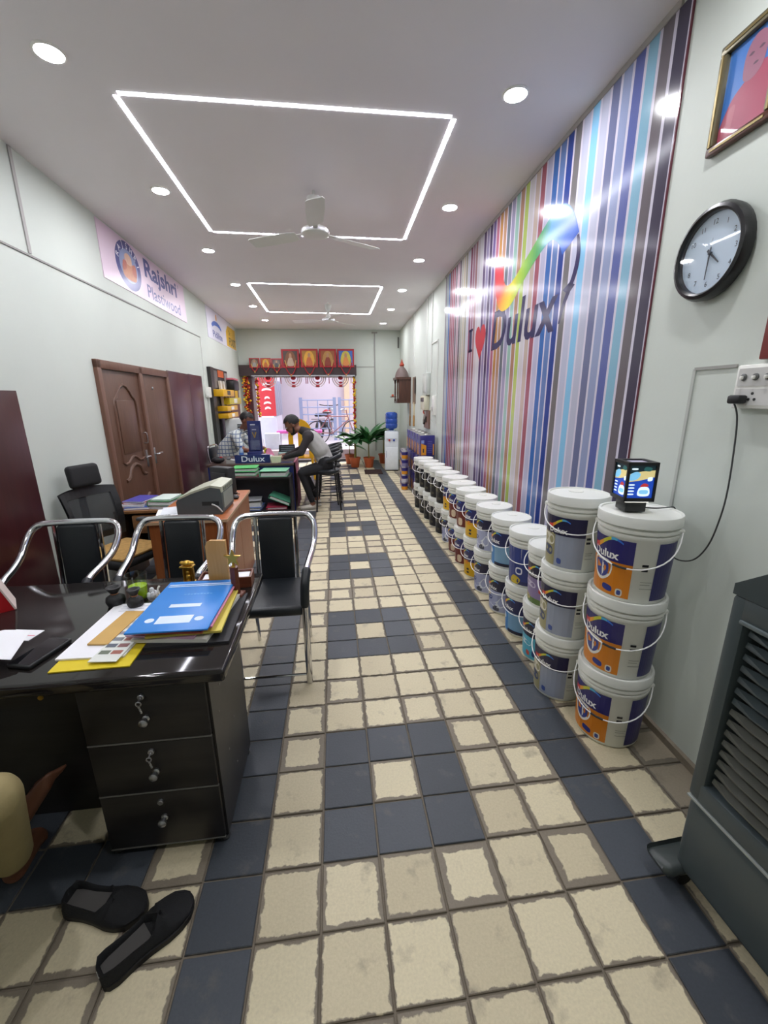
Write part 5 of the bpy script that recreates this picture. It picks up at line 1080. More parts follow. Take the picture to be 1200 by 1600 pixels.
pk = thing('plywood_sample', 'tall plywood sample with rounded corner standing on the desk', 'wood sample', (-.425, .668, DT), R(-6)); g = G(); g.prism([(-.042,0),(.036,0),(.042,.02),(.042,.238),(-.024,.238),(-.038,.230),(-.045,.212),(-.045,.0)], -.008, .008); part(pk, 'board', g, wood('#C09050', '#CFA164', .5, 'z', 3.))
sr = thing('star_trophy', 'small wooden trophy column topped by a golden star', 'trophy', (-.345, .60, DT), R(-10)); g = G(); g.rbox(-.032, .032, -.025, .025, 0, .02, .003); part(sr, 'foot', g, WR, True); g = G(); g.lathe([(.019,.02),(.019,.138),(.0,.139)], 6); part(sr, 'column', g, WR)
pts = []
for k in range(10): a = R(90+36*k); r_ = .038 if k % 2 == 0 else .015; pts.append((r_*math.cos(a), .178+r_*math.sin(a)))
g = G(); g.prism(pts, -.005, .005); part(sr, 'star', g, BRASS); g = G(); g.lathe([(.010,.139),(.006,.146),(.004,.160)], 8); part(sr, 'star_stem', g, BRASS, True)

# ================================================================ VISITOR CHAIRS
def vchair(x, y, rz, lab):
    t = thing('visitor_chair', lab, 'chair', (x, y, 0), rz, 'chrome visitor chairs behind the desk')
    half = [(.19,-.22,.0),(.19,-.23,.25),(.19,-.235,.48),(.195,-.215,.60),(.205,-.15,.67),(.22,-.03,.70),(.235,.07,.735),(.242,.14,.79),(.232,.19,.845),(.195,.215,.878),(.12,.22,.885),(0,.222,.886)]
    full = [(-a,b,c) for a, b, c in half] + [(a,b,c) for a, b, c in reversed(half[:-1])]
    g = G(); g.tube(spline(full, 5), .0185, 10); fr_ = part(t, 'tube_frame', g, CHROME, True)
    for sx in (-1, 1):
        arm = spline([(sx*a,b,c) for a, b, c in half[2:5]], 5); g = G(); g.tube([p+Vector((0,0,.003)) for p in arm], [.019]+[.0245]*(len(arm)-2)+[.019], 10); part(t, 'arm_pad', g, LEATHER, True)
        g = G(); g.tube([(sx*.122,.185,.44),(sx*.122,.205,.65),(sx*.122,.220,.884)], .0115, 8); part(t, 'back_upright', g, CHROME, True)
        g = G(); g.tube([(sx*.17,.17,.42),(sx*.17,.24,.2),(sx*.17,.26,.0)], .011, 8); part(t, 'rear_leg', g, CHROME, True)
        g = G(); g.tube([(sx*.19,-.22,.42),(sx*.18,.17,.42)], .010, 8); part(t, 'seat_rail', g, CHROME, True)
    g = G(); g.tube([(-.19,-.222,.055),(.19,-.222,.055)], .0075, 8); part(t, 'stretcher', g, CHROME, True)
    g = G(); g.rbox(-.185, .185, -.235, .185, .425, .485, .026, 4); part(t, 'seat', g, LEATHER, True)
    Mb = Matrix.Translation((0,.203,.66)) @ Matrix.Rotation(R(-3), 4, 'X'); g = G(); g.rbox(-.103, .103, -.018, .018, -.195, .212, .016, 3, M=Mb); part(t, 'backrest', g, LEATHER, True)
vchair(-1.415, 1.22, R(2), 'chrome and black visitor chair, leftmost of three behind the desk'); vchair(-.845, 1.22, R(-3), 'chrome and black visitor chair, middle of three behind the desk'); vchair(-.283, 1.215, R(0), 'chrome and black visitor chair, rightmost of three, at the aisle')

# shoes
SUEDE = mat('#101114', .85, 0, .1, 40, .2, 200)
def shoe(x, y, rz, lab, flip):
    t = thing('slip_on_shoe', lab, 'shoe', (x, y, .0005), rz, 'black slip-on shoes'); N = 26; L = .265
    prof = []
    def width(s): 
        pts = [(0,.024),(.03,.036),(.12,.043),(.3,.042),(.45,.046),(.62,.055),(.75,.056),(.88,.047),(.96,.028),(1,.010)]
        for a, b in zip(pts, pts[1:]):
            if a[0] <= s <= b[0]: f = (s-a[0])/(b[0]-a[0]); return a[1]+(b[1]-a[1])*f
    sole = G(); up = G(); ins = G(); vs = []; K = 13
    for i in range(N+1):
        s = i/N; x_ = (s-.5)*L; w_ = width(s); sh = .004*math.sin(s*math.pi)*(1 if flip else -1)
        if s < .5: top = .064-.02*math.sin(min(1, s/.5)*math.pi*.5)*.9; op = 1
        else: op = max(0, 1-(s-.5)/.12); top = .052+.012*(1-abs(s-.62)/.12 if abs(s-.62) < .12 else 0)-.028*max(0,(s-.62)/.38)**1.5
        if i == 0: op = 0; top = .058
        if op > 0:
            rim = w_*.80*op
            ring = [(-w_,.016),(-w_*1.02,.028),(-(w_*.35+rim*.62),top*.8),(-rim,top),(-rim*.86,top-.004),(-rim*.80,.028),(0,.024)]
        else:
            ring = [(-w_,.016),(-w_*1.02,.026),(-w_*.86,.016+(top-.016)*.62),(-w_*.58,.016+(top-.016)*.87),(-w_*.3,top*.985),(-w_*.12,top),(0,top*1.002)]
        ring = ring + [(-a, b) for a, b in reversed(ring[:-1])]
        vs += [(x_, a+sh, b) for a, b in ring]
    fs = [(i*K+k, i*K+k+1, (i+1)*K+k+1, (i+1)*K+k) for i in range(N) for k in range(K-1)]
    fs += [tuple(range(K-1, -1, -1)), tuple(N*K+k for k in range(K))]
    up.add(vs, fs); part(t, 'upper', up, SUEDE, 1.2)
    ol = [((i/N-.5)*L, width(i/N)*1.04) for i in range(N+1)]; pts = [(a, b) for a, b in ol]+[(a, -b) for a, b in reversed(ol)]
    sole = G(); n_ = len(pts); sole.add([(a,b,0) for a, b in pts]+[(a,b,.018) for a, b in pts], [tuple(range(n_-1,-1,-1)), tuple(range(n_, 2*n_))]+[(k,(k+1) % n_,(k+1) % n_+n_,k+n_) for k in range(n_)]); part(t, 'sole', sole, mat('#0C0C0E', .6), 1.)
    pts2 = [(a, b*.74) for a, b in ol[1:14]]+[(a, -b*.74) for a, b in reversed(ol[1:14])]; ins.add([(a,b,.0295) for a, b in pts2], [tuple(range(len(pts2)))]); part(t, 'insole', ins, mat('#4A4846', .8, 0, .1))
    return t
shoe(-.680, -.052, R(-13), 'black slip-on shoe lying nearer the desk drawers', 0); s2 = shoe(-.512, -.150, R(44), 'black slip-on shoe with a small white mark at the heel, nearer the camera', 1)
g = G(); g.tube(spline([(-.1337,.010,.034),(-.1340,.006,.044),(-.1341,.002,.036),(-.1341,-.002,.045),(-.1340,-.006,.036),(-.1337,-.011,.040)], 4), .0011, 5); part(s2, 'heel_mark', g, mat('#C8C8C4', .6))

# ================================================================ MIDDLE OF THE ROOM
ORW = wood('#A05A30', '#B46C3E', .4, 'x', 3.); ORF = wood('#8C4A22', '#9C5A2E', .4, 'z', 3.)
wt = thing('wooden_side_desk', 'orange-brown wooden desk with the grey printer, seen end on', 'desk', (-.97, 2.36, 0), R(1.5))
g = G(); g.rbox(-.275, .275, -.50, .50, .725, .75, .006); tp_ = part(wt, 'desk_top', g, ORW, True); g = G(); g.box(-.278, .278, -.503, -.499, .727, .748); g.box(.274, .278, -.5, .5, .727, .748); part(tp_, 'edge_band', g, mat('#B89878', .4))
g = G(); g.box(-.26, .26, -.48, -.455, 0, .725); part(wt, 'end_panel', g, ORF)
for a, b in ((-.45,-.005),(.005,.48)):
    g = G(); g.box(.235, .262, a, b, .03, .725); part(wt, 'side_panel', g, wood('#8A5638', '#9A6444', .4, 'z', 3.))
g = G(); g.box(-.26, .235, .455, .48, 0, .725); part(wt, 'end_panel', g, ORF)
PG = mat('#50575A', .5, 0, .04); PG2 = mat('#B9BCA9', .45, 0, .04)
pr = thing('printer', 'grey laser printer with a pale sloping top on the wooden desk', 'printer', (-.86, 2.17, .7505), R(0))
g = G(); vs = [(-.20,.0),(.115,.0),(.125,.02),(.125,.20),(.05,.215),(-.09,.17),(-.185,.125),(-.20,.10)]; g.prism(vs, -.17, .17); part(pr, 'case', g, PG)
g = G(); g.prism([(-.188,.130),(-.09,.175),(.05,.220),(.128,.205),(.128,.165),(.122,.165),(.118,.19),(.05,.205),(-.09,.16),(-.18,.12)], -.172, .172); part(pr, 'top_cover', g, PG2)
g = G(); g.box(.124, .130, -.14, .14, .04, .155); part(pr, 'rear_panel', g, mat('#8E948C', .45)); g = G(); 
for k in range(5): g.box(.127, .131, -.13+k*.06, -.09+k*.06, .17, .195)
part(pr, 'vents', g, mat('#6E7468', .5)); g = G(); g.box(-.02, .10, -.1712, -.17, .07, .10); part(pr, 'side_slot', g, mat('#24282A', .6)); g = G(); g.tube(spline([(.05,-.175,.08),(.09,-.18,.06),(.12,-.178,.02)], 4), .006, 6); part(pr, 'white_lead', g, mat('#C8CAC8', .5), True)
mo = thing('monitor', 'black monitor seen from behind at the far end of the wooden desk', 'monitor', (-.90, 2.72, .7505), R(-32))
g = G(); g.rbox(-.10, .10, -.06, .06, 0, .012, .004); part(mo, 'stand_foot', g, BLACKP, True); g = G(); g.rbox(-.02, .02, -.015, .015, .01, .07, .004); part(mo, 'stand_neck', g, BLACKP, True); g = G(); g.rbox(-.11, .11, -.045, .045, .013, .245, .012); part(mo, 'housing', g, mat('#26282A', .5, 0, .05), True); g = G(); g.rbox(-.08, .08, -.058, -.044, .05, .20, .008); part(mo, 'rear_hump', g, mat('#303234', .5), True)
ms_ = thing('computer_mouse', 'black computer mouse with cord behind the printer', 'mouse', (-.765, 2.52, .7505), R(30)); g = G(); g.ell((0,0,.014), (.032,.05,.018)); g.v = [(a, b, max(c, 0)) for a, b, c in g.v]; part(ms_, 'mouse_shell', g, BLACKP, True); g = G(); g.tube(spline([(0,.045,.012),(.02,.10,.006),(.05,.14,.006),(.08,.12,.006)], 5), .0035, 6); part(ms_, 'cord', g, BLACKP, True)
pw = thing('loose_papers', 'white loose papers on the wooden desk left of the printer', 'papers', (-1.15, 2.10, .7505), R(15)); g = G(); g.box(-.09, .07, -.12, .12, 0, .004); part(pw, 'paper', g, PAPER); g = G(); g.box(-.06, .10, -.06, .17, .004, .006); part(pw, 'paper', g, mat('#DCE0E6', .7))
tb = thing('tape_roll_tray', 'black keyboard lying at the left edge of the wooden desk', 'keyboard', (-1.16, 1.915, .7505), R(10)); tb.name = 'keyboard'; g = G(); g.rbox(-.10, .08, -.035, .035, 0, .02, .006); part(tb, 'keyboard_base', g, mat('#4A4A48', .5), True)
g = G()
for r_ in range(3):
    for c_ in range(8): g.box(-.092+c_*.021, -.075+c_*.021, -.028+r_*.02, -.012+r_*.02, .02, .024)
part(tb, 'keys', g, mat('#2E2E2E', .5))
# low side table with books beside the office chair
lt = thing('side_table', 'brown side table under the stack of books by the doors', 'table', (-1.55, 2.78, -.045), 0); g = G(); g.rbox(-.24, .24, -.22, .22, .68, .705, .005); part(lt, 'table_top', g, wood('#7A5232', '#94683E', .45, 'x'))
for sx in (-1, 1):
    g = G(); g.box(sx*.22-.015, sx*.22+.015, -.21, .21, .046, .68); part(lt, 'side_panel', g, wood('#4A3222', '#5A3E2A', .5))
g = G(); g.box(-.205, .205, .2, .22, .2, .68); part(lt, 'back_panel', g, wood('#3A281C', '#4A3424', .5)); g = G(); g.rbox(-.1, .2, -.215, -.16, .5, .66, .01); part(lt, 'drawer', g, wood('#7A5232', '#94683E', .45, 'x'), True)
bz = .6605
for k, (x, y, w2, d2, th, c, a, lb) in enumerate(((-1.58,2.42,.20,.27,.02,'#3A5AA8',4,'blue catalogue at the bottom of the left book pile'), (-1.60,2.43,.19,.26,.02,'#D8D8DC',-6,'white catalogue in the left book pile'), (-1.60,2.45,.19,.25,.015,'#C83A4A',2,'red and white catalogue in the left book pile'), (-1.59,2.44,.18,.25,.012,'#4A46A0',-10,'violet catalogue on top of the left book pile'))):
    t = thing('catalogue', lb, 'book', (x-.04, y+.31, bz), R(a), 'catalogues on the side table'); g = G(); g.box(-w2/2, w2/2, -d2/2, d2/2, 0, th); part(t, 'cover', g, mat(c, .4, 0, .08, 12)); g = G(); g.box(-w2/2+.004, w2/2+.001, -d2/2-.001, d2/2-.004, .003, th-.003); part(t, 'pages', g, PAPER); bz += th+.0005
bz = .6605
for k, (w2, d2, th, c, lb) in enumerate(((.20,.27,.03,'#C8D0DC','pale grey file at the bottom of the right pile on the side table'), (.20,.28,.04,'#3E7A4A','thick green file in the right pile on the side table'), (.17,.22,.012,'#D4E2DA','white pad on top of the green file'))):
    t = thing('file', lb, 'file', (-1.40, 2.72, bz), R(-14+4*k), 'files on the side table'); g = G(); g.box(-w2/2, w2/2, -d2/2, d2/2, 0, th*.12); g.box(-w2/2, w2/2, -d2/2, d2/2, th*.88, th); g.box(-w2/2, -w2/2+.004, -d2/2, d2/2, 0, th); part(t, 'cover', g, mat(c, .45, 0, .06)); g = G(); g.box(-w2/2+.006, w2/2-.006, -d2/2+.004, d2/2-.006, th*.13, th*.87); part(t, 'pages', g, PAPER); bz += th+.0005
# office chair
oc = thing('office_chair', 'black mesh office swivel chair with a headrest near the left wall', 'chair', (-1.53, 2.10, 0), R(66))
oc.scale = (.92, .92, .97)
FAB = mat('#1B1C1E', .8, 0, .08, 60, .2, 300)
for k in range(5):
    a = R(72*k+10); g = G(); g.tube([(.03*math.cos(a),.03*math.sin(a),.09),(.27*math.cos(a),.27*math.sin(a),.07)], [.024,.016], 8); lg = part(oc, 'base_arm', g, BLACKP, True); g = G(); g.cyl((.28*math.cos(a)-.012*math.sin(a),.28*math.sin(a)+.012*math.cos(a),.03),(.28*math.cos(a)+.012*math.sin(a),.28*math.sin(a)-.012*math.cos(a),.03), .029, n=14); part(lg, 'caster', g, BLACKP, True)
g = G(); g.cyl((0,0,.06),(0,0,.40), .025, n=12); g.cyl((0,0,.06),(0,0,.24), .035, n=12); part(oc, 'gas_lift', g, BLACKP, True); g = G(); g.rbox(-.12, .12, -.14, .14, .38, .42, .012); part(oc, 'mechanism', g, BLACKP, True)
g = G(); g.rbox(-.25, .25, -.25, .23, .42, .49, .03, 3); part(oc, 'seat', g, FAB, True); g = G(); g.rbox(-.22, .22, -.24, .20, .486, .51, .012, 2); part(oc, 'seat_mat', g, mat('#B08A4E', .85, 0, .25, 30, .4, 80), True, 'tan mat on the seat')
# curved mesh back: back panel at local y +.24 .. (sitter looks along -y)
def curve_back(z0, z1, hw0, hw1, y0, y1, bulge, th, nx=10, nz=8, inner=None):
    g = G(); vs = []; 
    for s_ in (0, 1):
        for i in range(nz+1):
            t_ = i/nz; hw_ = hw0+(hw1-hw0)*t_; yb = y0+(y1-y0)*t_-.03*math.sin(math.pi*t_)
            for j in range(nx+1):
                u = -1+2*j/nx; vs.append((u*hw_, yb-bulge*u*u+s_*th, z0+(z1-z0)*t_+ (.02*(1-u*u) if i == nz else 0)))
    n1_ = (nx+1)*(nz+1); fs = []
    for i in range(nz):
        for j in range(nx):
            if inner and not (i == 0 or i >= nz-1 or j == 0 or j == nx-1): continue
            a = i*(nx+1)+j; fs += [(a,a+1,a+nx+2,a+nx+1), (n1_+a,n1_+a+nx+1,n1_+a+nx+2,n1_+a+1)]
    g.add(vs, fs)
    return g
g = curve_back(.56, .955, .22, .235, .24, .30, .05, .025, inner=True); 
part(oc, 'back_frame', g, BLACKP)
def mesh_fabric():
    m = mat('#3A3C3E', .7, 0, .05); return m
netm = bpy.data.materials.new('chair_net'); netm.use_nodes = True; nt = netm.node_tree; b = nt.nodes['Principled BSDF']; b.inputs['Base Color'].default_value = lin('#2E3032'); b.inputs['Roughness'].default_value = .8; b.inputs['Alpha'].default_value = .72
g = curve_back(.58, .945, .21, .225, .25, .305, .05, .004); part(oc, 'mesh_back', g, netm, True)
g = G(); g.tube(spline([(0,.10,.40),(0,.24,.46),(0,.30,.60),(0,.335,.80),(0,.335,1.0)], 5), .02, 8, sy=1.6); part(oc, 'spine', g, BLACKP, True)
Mh = Matrix.Translation((0,.29,1.065)) @ Matrix.Rotation(R(-8), 4, 'X'); g = G(); g.rbox(-.13, .13, -.035, .03, -.085, .085, .03, 4, M=Mh); g.v = [(a, b_-.35*a*a*3, c) for a, b_, c in g.v]; part(oc, 'headrest', g, FAB, True)
for sx in (-1, 1):
    g = G(); g.tube([(sx*.24,0,.43),(sx*.30,0,.45),(sx*.305,0,.64)], .022, 8, sy=1.5); part(oc, 'arm_post', g, BLACKP, True); g = G(); g.rbox(sx*.305-.04, sx*.305+.04, -.16, .12, .64, .67, .014, 3); part(oc, 'arm_pad', g, mat('#3E4042', .6, 0, .05), True)

# ---- service counter with front shelf
CN = mat('#232E66', .35, 0, .05); CT = wood('#4A3A34', '#5A4840', .35, 'x'); CB = mat('#1A1A1E', .45, 0, .06)
co = thing('service_counter', 'navy service counter with a brown top where the two men work', 'counter', (-1.07, 4.88, 0)); CW, CD, CH = .59, .92, .70
g = G(); g.rbox(-CW, CW, -.02, CD, CH-.035, CH, .006); part(co, 'counter_top', g, CT, True); g = G(); g.box(-CW+.01, CW-.01, 0, .025, 0, CH-.035); fp = part(co, 'front_panel', g, CN)
g = G(); g.box(-CW+.08, -CW+.088, -.003, 0, .25, .55); g.box(-CW+.08, -CW+.14, -.003, 0, .542, .55); g.box(-CW+.24, -CW+.248, -.003, 0, .2, .36); g.box(-CW+.19, -CW+.248, -.003, 0, .2, .208); part(fp, 'white_brackets', g, mat('#D8DCE8', .4))
g = G(); g.box(CW-.035, CW-.01, .025, CD, 0, CH-.035); part(co, 'end_panel', g, mat('#4A2030', .5, 0, .3, 16)); g = G(); g.box(-CW+.01, -CW+.035, .025, CD, 0, CH-.035); part(co, 'end_panel', g, CN)
CP = (-1.07, 4.88)
sg_ = thing('counter_sign', 'navy sign strip reading Dulux standing on the counter edge', 'sign', (-1.05, 4.95, CH+.0005)); g = G(); g.prism([(-.24,0),(.24,0),(.24,.115),(-.24,.115)], -.012, .012); part(sg_, 'sign_board', g, CN); t_ = fit(text('Dulux', 1, .012), -.15, .17, .02, .10, -.0135); part(sg_, 'lettering', t_, mat('#E0E4F0', .4), label='white word Dulux')
sf = thing('file_shelf', 'low black open shelf full of files in front of the counter', 'shelf', (-.90, 4.50, 0)); SWd = .40
for a in ((-SWd,-SWd+.02),(SWd-.02,SWd)):
    g = G(); g.box(a[0], a[1], 0, .34, 0, .57); part(sf, 'side', g, CB)
for z in (.10, .55):
    g = G(); g.box(-SWd+.02, SWd-.02, 0, .34, z, z+.02); part(sf, 'shelf_board', g, CB)
g = G(); g.box(-SWd+.02, SWd-.02, .325, .34, .12, .55); part(sf, 'back', g, mat('#20222E', .5)); g = G(); g.box(-SWd+.02, SWd-.02, .02, .04, 0, .10); part(sf, 'kick_board', g, CB)
GF = [mat('#5CB47C', .45, 0, .05), mat('#7CC49A', .45, 0, .05), mat('#58A886', .45, 0, .05)]
def binder(x, y, z, rz, w2, d2, th, m, lab, tilt=0, roll=0):
    t = thing('ring_binder', lab, 'binder', (x, y, z), rz, 'green ring binders'); t.rotation_euler = (tilt, roll, rz)
    g = G(); g.box(-w2/2, w2/2, -d2/2, d2/2, 0, .004); g.box(-w2/2, w2/2, -d2/2, d2/2, th-.004, th); g.box(-w2/2, -w2/2+.004, -d2/2, d2/2, .004, th-.004); part(t, 'cover', g, m)
    g = G(); g.box(-w2/2+.02, w2/2-.012, -d2/2+.008, d2/2-.01, .005, th*.62); part(t, 'pages', g, mat('#BFC4C0', .7, 0, .08, 40)); g = G(); g.box(-w2/2+.03, -w2/2+.045, -.1, .1, th*.62, th*.8); part(t, 'ring_mechanism', g, STEEL)
binder(-1.10, 4.67, .5705, R(4), .34, .27, .02, mat('#9A4A52', .5, 0, .05), 'reddish file at the bottom left on the shelf top')
binder(-1.11, 4.67, .5912, R(-3), .33, .27, .055, GF[0], 'green ring binder on the left of the shelf top, lower one'); binder(-1.10, 4.69, .6467, R(2), .32, .27, .045, mat('#5CC46A', .45, 0, .05), 'bright green ring binder on the left of the shelf top, upper one')
binder(-.72, 4.68, .5705, R(-4), .36, .30, .075, GF[1], 'wide pale green ring binder on the right of the shelf top')
binder(-.665, 4.66, .222, R(-6), .30, .26, .05, GF[2], 'green ring binder propped up on the files of the lower shelf', roll=R(22))
binder(-.72, 4.67, .1205, R(3), .28, .28, .03, mat('#B03A52', .5), 'crimson file under the propped green binder'); binder(-1.05, 4.66, .1205, R(-5), .28, .28, .04, mat('#5A78B8', .5), 'blue file on the lower shelf at left'); binder(-1.06, 4.67, .1610, R(5), .27, .27, .09, mat('#C4C8CC', .6), 'grey file on the blue file of the lower shelf')
# items on the counter
def on_c(x, y): return (x, y, CH+.0005)
ds = thing('display_stand', 'tall navy display stand with a gold emblem on the counter', 'display stand', on_c(-1.07, 5.32), R(-4)); g = G(); g.rbox(-.10, .10, -.09, .06, 0, .12, .006); part(ds, 'stand_base', g, CN, True); g = G(); g.add([(-.10,.02,.12),(.10,.02,.12),(.10,.06,.12),(-.10,.06,.12),(-.095,.03,.56),(.095,.03,.56),(.095,.06,.56),(-.095,.06,.56)], [(3,2,1,0),(4,5,6,7),(0,1,5,4),(1,2,6,5),(2,3,7,6),(3,0,4,7)]); part(ds, 'back_board', g, CN)
g = G(); g.box(-.07, .07, .006, .020, .14, .28); part(ds, 'sample_panel', g, mat('#5A6484', .2, 0, .05)); g = G(); g.add([(-.035,.022,.40),(-.02,.022,.40),(0,.022,.35),(.012,.022,.40),(.035,.022,.40),(.008,.022,.315),(-.008,.022,.315)], [(0,1,2,6),(2,3,4,5),(2,5,6)]); part(ds, 'gold_emblem', g, BRASS); g = G(); g.box(-.05, .02, .020, .026, .50, .515); g.box(-.03, .03, .020, .024, .43, .44); part(ds, 'white_lettering', g, mat('#D8DCE8', .4))
g = G(); g.box(-.096, .096, -.07, -.066, .12, .50); part(ds, 'clear_screen', g, GLASS)
bo = thing('water_bottle', 'small clear water bottle with a blue band on the counter', 'bottle', on_c(-1.27, 5.30)); g = G(); g.lathe([(0,0),(.032,0),(.034,.01),(.034,.13),(.03,.15),(.014,.175),(.014,.19)], 16); part(bo, 'bottle_body', g, mat('#A8C0DC', .15, 0, .05, spec=.7), True); g = G(); g.lathe([(.0345,.05),(.0345,.11)], 16); part(bo, 'band', g, mat('#4A78C0', .4), True); g = G(); g.lathe([(.016,.186),(.016,.205),(0,.206)], 12); part(bo, 'cap', g, mat('#3A5AA8', .4), True)
bs = thing('plastic_basket', 'cream plastic basket with papers on the counter', 'basket', on_c(-.725, 4.945)); g = G(); g.add([(-.06,-.05,0),(.06,-.05,0),(.06,.05,0),(-.06,.05,0),(-.075,-.065,.09),(.075,-.065,.09),(.075,.065,.09),(-.075,.065,.09),(-.068,-.058,.09),(.068,-.058,.09),(.068,.058,.09),(-.068,.058,.09),(-.056,-.046,.006),(.056,-.046,.006),(.056,.046,.006),(-.056,.046,.006)], [(3,2,1,0),(0,1,5,4),(1,2,6,5),(2,3,7,6),(3,0,4,7),(4,5,9,8),(5,6,10,9),(6,7,11,10),(7,4,8,11),(8,9,13,12),(9,10,14,13),(10,11,15,14),(11,8,12,15),(12,13,14,15)]); part(bs, 'tub', g, mat('#D8D6B8', .5)); g = G(); g.box(-.05, .04, -.03, .035, .007, .08); part(bs, 'papers', g, mat('#E4E4E0', .6))
pg = thing('plastic_bag', 'crumpled white plastic bag lying on the counter beside the basket', 'bag', on_c(-.90, 5.16)); rnd = random.Random(4); g = G(); g.ell((0,0,.045), (.13,.09,.045), 14, 8); g.v = [(a+rnd.uniform(-.012,.012), b_+rnd.uniform(-.012,.012), max(.0, c+rnd.uniform(-.012,.016))) for a, b_, c in g.v]; part(pg, 'bag_film', g, mat('#E0E4EA', .3, 0, .04))
cl = solo('desk_blotter', 'navy printed counter mat at the right end of the counter', 'mat', (lambda g: g.box(-.10,.10,-.07,.07,0,.004))(G()), mat('#2E3468', .4, 0, .12, 20), on_c(-.60, 4.96), R(-3))
pp_ = thing('paper_bundle', 'papers with a pink sheet on the counter between the men', 'papers', on_c(-.88, 5.42), R(10)); g = G(); g.box(-.12, .12, -.1, .1, 0, .01); part(pp_, 'papers', g, PAPER); g = G(); g.prism([(-.08,.01),(.08,.01),(.02,.14),(-.03,.15)], .05, .06); part(pp_, 'pink_sheet', g, mat('#E08AA8', .6))
lp = thing('card_machine', 'black billing machine standing on the counter behind the papers', 'machine', on_c(-.64, 5.66), R(12)); g = G(); g.rbox(-.14, .14, -.10, .08, 0, .06, .012); part(lp, 'machine_base', g, mat('#8AA8A4', .4, 0, .05), True); g = G(); g.prism([(-.13,.06),(.13,.06),(.12,.17),(-.12,.17)], .02, .06); part(lp, 'machine_top', g, mat('#2A2C30', .4)); g = G()
for k in range(3): g.box(-.1, .1, .012, .02, .08+k*.028, .09+k*.028)
part(lp, 'key_rows', g, mat('#7A8088', .4))
tr2 = thing('telephone', 'grey desk telephone with keypad on the left of the counter', 'telephone', on_c(-1.33, 5.02), R(8)); g = G(); g.prism([(-.09,0),(.09,0),(.09,.025),(-.09,.06)], -.08, .08); part(tr2, 'telephone_base', g, mat('#9A9894', .5)); g = G(); g.rbox(-.085, -.035, -.08, .08, .05, .078, .012); part(tr2, 'receiver', g, mat('#55565A', .5), True)
bg_ = thing('black_bag', 'black cloth bag lying at the left end of the counter', 'bag', on_c(-1.54, 5.02), 0); g = G(); g.ell((0,0,.045), (.09,.08,.045), 14, 8); g.v = [(a, b_, max(0, c)) for a, b_, c in g.v]; part(bg_, 'bag_body', g, mat('#18181C', .7, 0, .1, 30, .3, 60), True); g = G(); g.ell((.05,-.02,.085), (.02,.02,.012)); part(bg_, 'red_tag', g, mat('#B83A3A', .5), True)
# pink cloth over the counter end
pc = thing('pink_cloth', 'pink and maroon patterned cloth hanging over the right end of the counter', 'cloth', (-.46, 5.12, 0)); rnd = random.Random(2); vs = []; fs = []; NX, NZ = 10, 12
for i in range(NZ+1):
    for j in range(NX+1):
        u = j/NX; z = .702-.66*max(0, (i-1))/(NZ-1) if i > 0 else .703; off = .006+.016*(.5+.5*math.sin(u*17+i*.3))*(min(i,4)/4); vs.append((-.03 if i == 0 else off-.015+.002*i*.3, -.22+.50*u+.01*math.sin(i), z))
for i in range(NZ):
    for j in range(NX): a = i*(NX+1)+j; fs.append((a, a+1, a+NX+2, a+NX+1))
g = G(); g.add(vs, fs); g.m = [0 if k < NX*4 else 1 for k in range(len(fs))]; part(pc, 'cloth', g, [mat('#C87A92', .75, 0, .2, 14), mat('#6A3244', .75, 0, .4, 22)], True)
# ---- bar stools
def stool(x, y, rz, lab):
    t = thing('bar_stool', lab, 'stool', (x, y, 0), rz, 'black bar stools at the counter'); SB = mat('#15161A', .45, 0, .05); z = .54
    for sx in (-1, 1):
        for sy in (-1, 1):
            g = G(); g.tube([(sx*.175,sy*.175,0),(sx*.13,sy*.13,z)], .0115, 8); part(t, 'leg', g, SB, True)
    for zz_, r_ in ((.14,.228),(.28,.205)):
        g = G(); g.tube([(r_*math.cos(2*math.pi*k/20), r_*math.sin(2*math.pi*k/20), zz_) for k in range(20)], .006, 6, closed=True); part(t, 'foot_ring', g, SB, True)
    g = G(); g.lathe([(0,z-.01),(.165,z-.01),(.19,z+.015),(.19,z+.04),(.165,z+.06),(0,z+.065)], 24); part(t, 'seat', g, LEATHER, True)
    g = G(); g.tube(spline([(.19*math.cos(R(a)), .19*math.sin(R(a))+.02, z+.20+.05*math.cos(R(a-90))) for a in range(-10, 191, 20)], 3), .035, 10, sy=.55); part(t, 'backrest', g, LEATHER, True)
    for a in (40, 140):
        g = G(); g.tube([(.16*math.cos(R(a)), .16*math.sin(R(a)), z), (.20*math.cos(R(a)), .20*math.sin(R(a)), z+.21)], .009, 6); part(t, 'back_post', g, SB, True)
stool(-.03, 4.95, R(-84), 'black bar stool nearest the camera, on which the man in the two-tone shirt sits'); stool(.0, 5.42, R(-88), 'empty black bar stool right behind the occupied one'); stool(.0, 5.90, R(-92), 'black bar stool third from the camera at the counter'); stool(.0, 6.38, R(-90), 'black bar stool farthest from the camera at the counter')
# chair of the man behind the counter
ch = thing('staff_chair', 'chrome-framed chair under the man in the checked shirt', 'chair', (-1.70, 6.18, 0), R(80)); g = G(); g.rbox(-.2, .2, -.2, .2, .40, .45, .02, 3); part(ch, 'seat', g, LEATHER, True)
for sx in (-1, 1):
    g = G(); g.tube(spline([(sx*.21,-.2,0),(sx*.21,-.2,.42),(sx*.21,-.05,.46),(sx*.21,.15,.5),(sx*.2,.22,.7),(sx*.16,.23,.82),(0,.235,.83)], 5), .012, 8); part(ch, 'side_tube', g, CHROME, True); g = G(); g.tube([(sx*.19,.17,.41),(sx*.2,.24,0)], .012, 8); part(ch, 'rear_leg', g, CHROME, True)
g = G(); g.rbox(-.15, .15, .21, .24, .55, .80, .014, 2); part(ch, 'backrest', g, LEATHER, True)

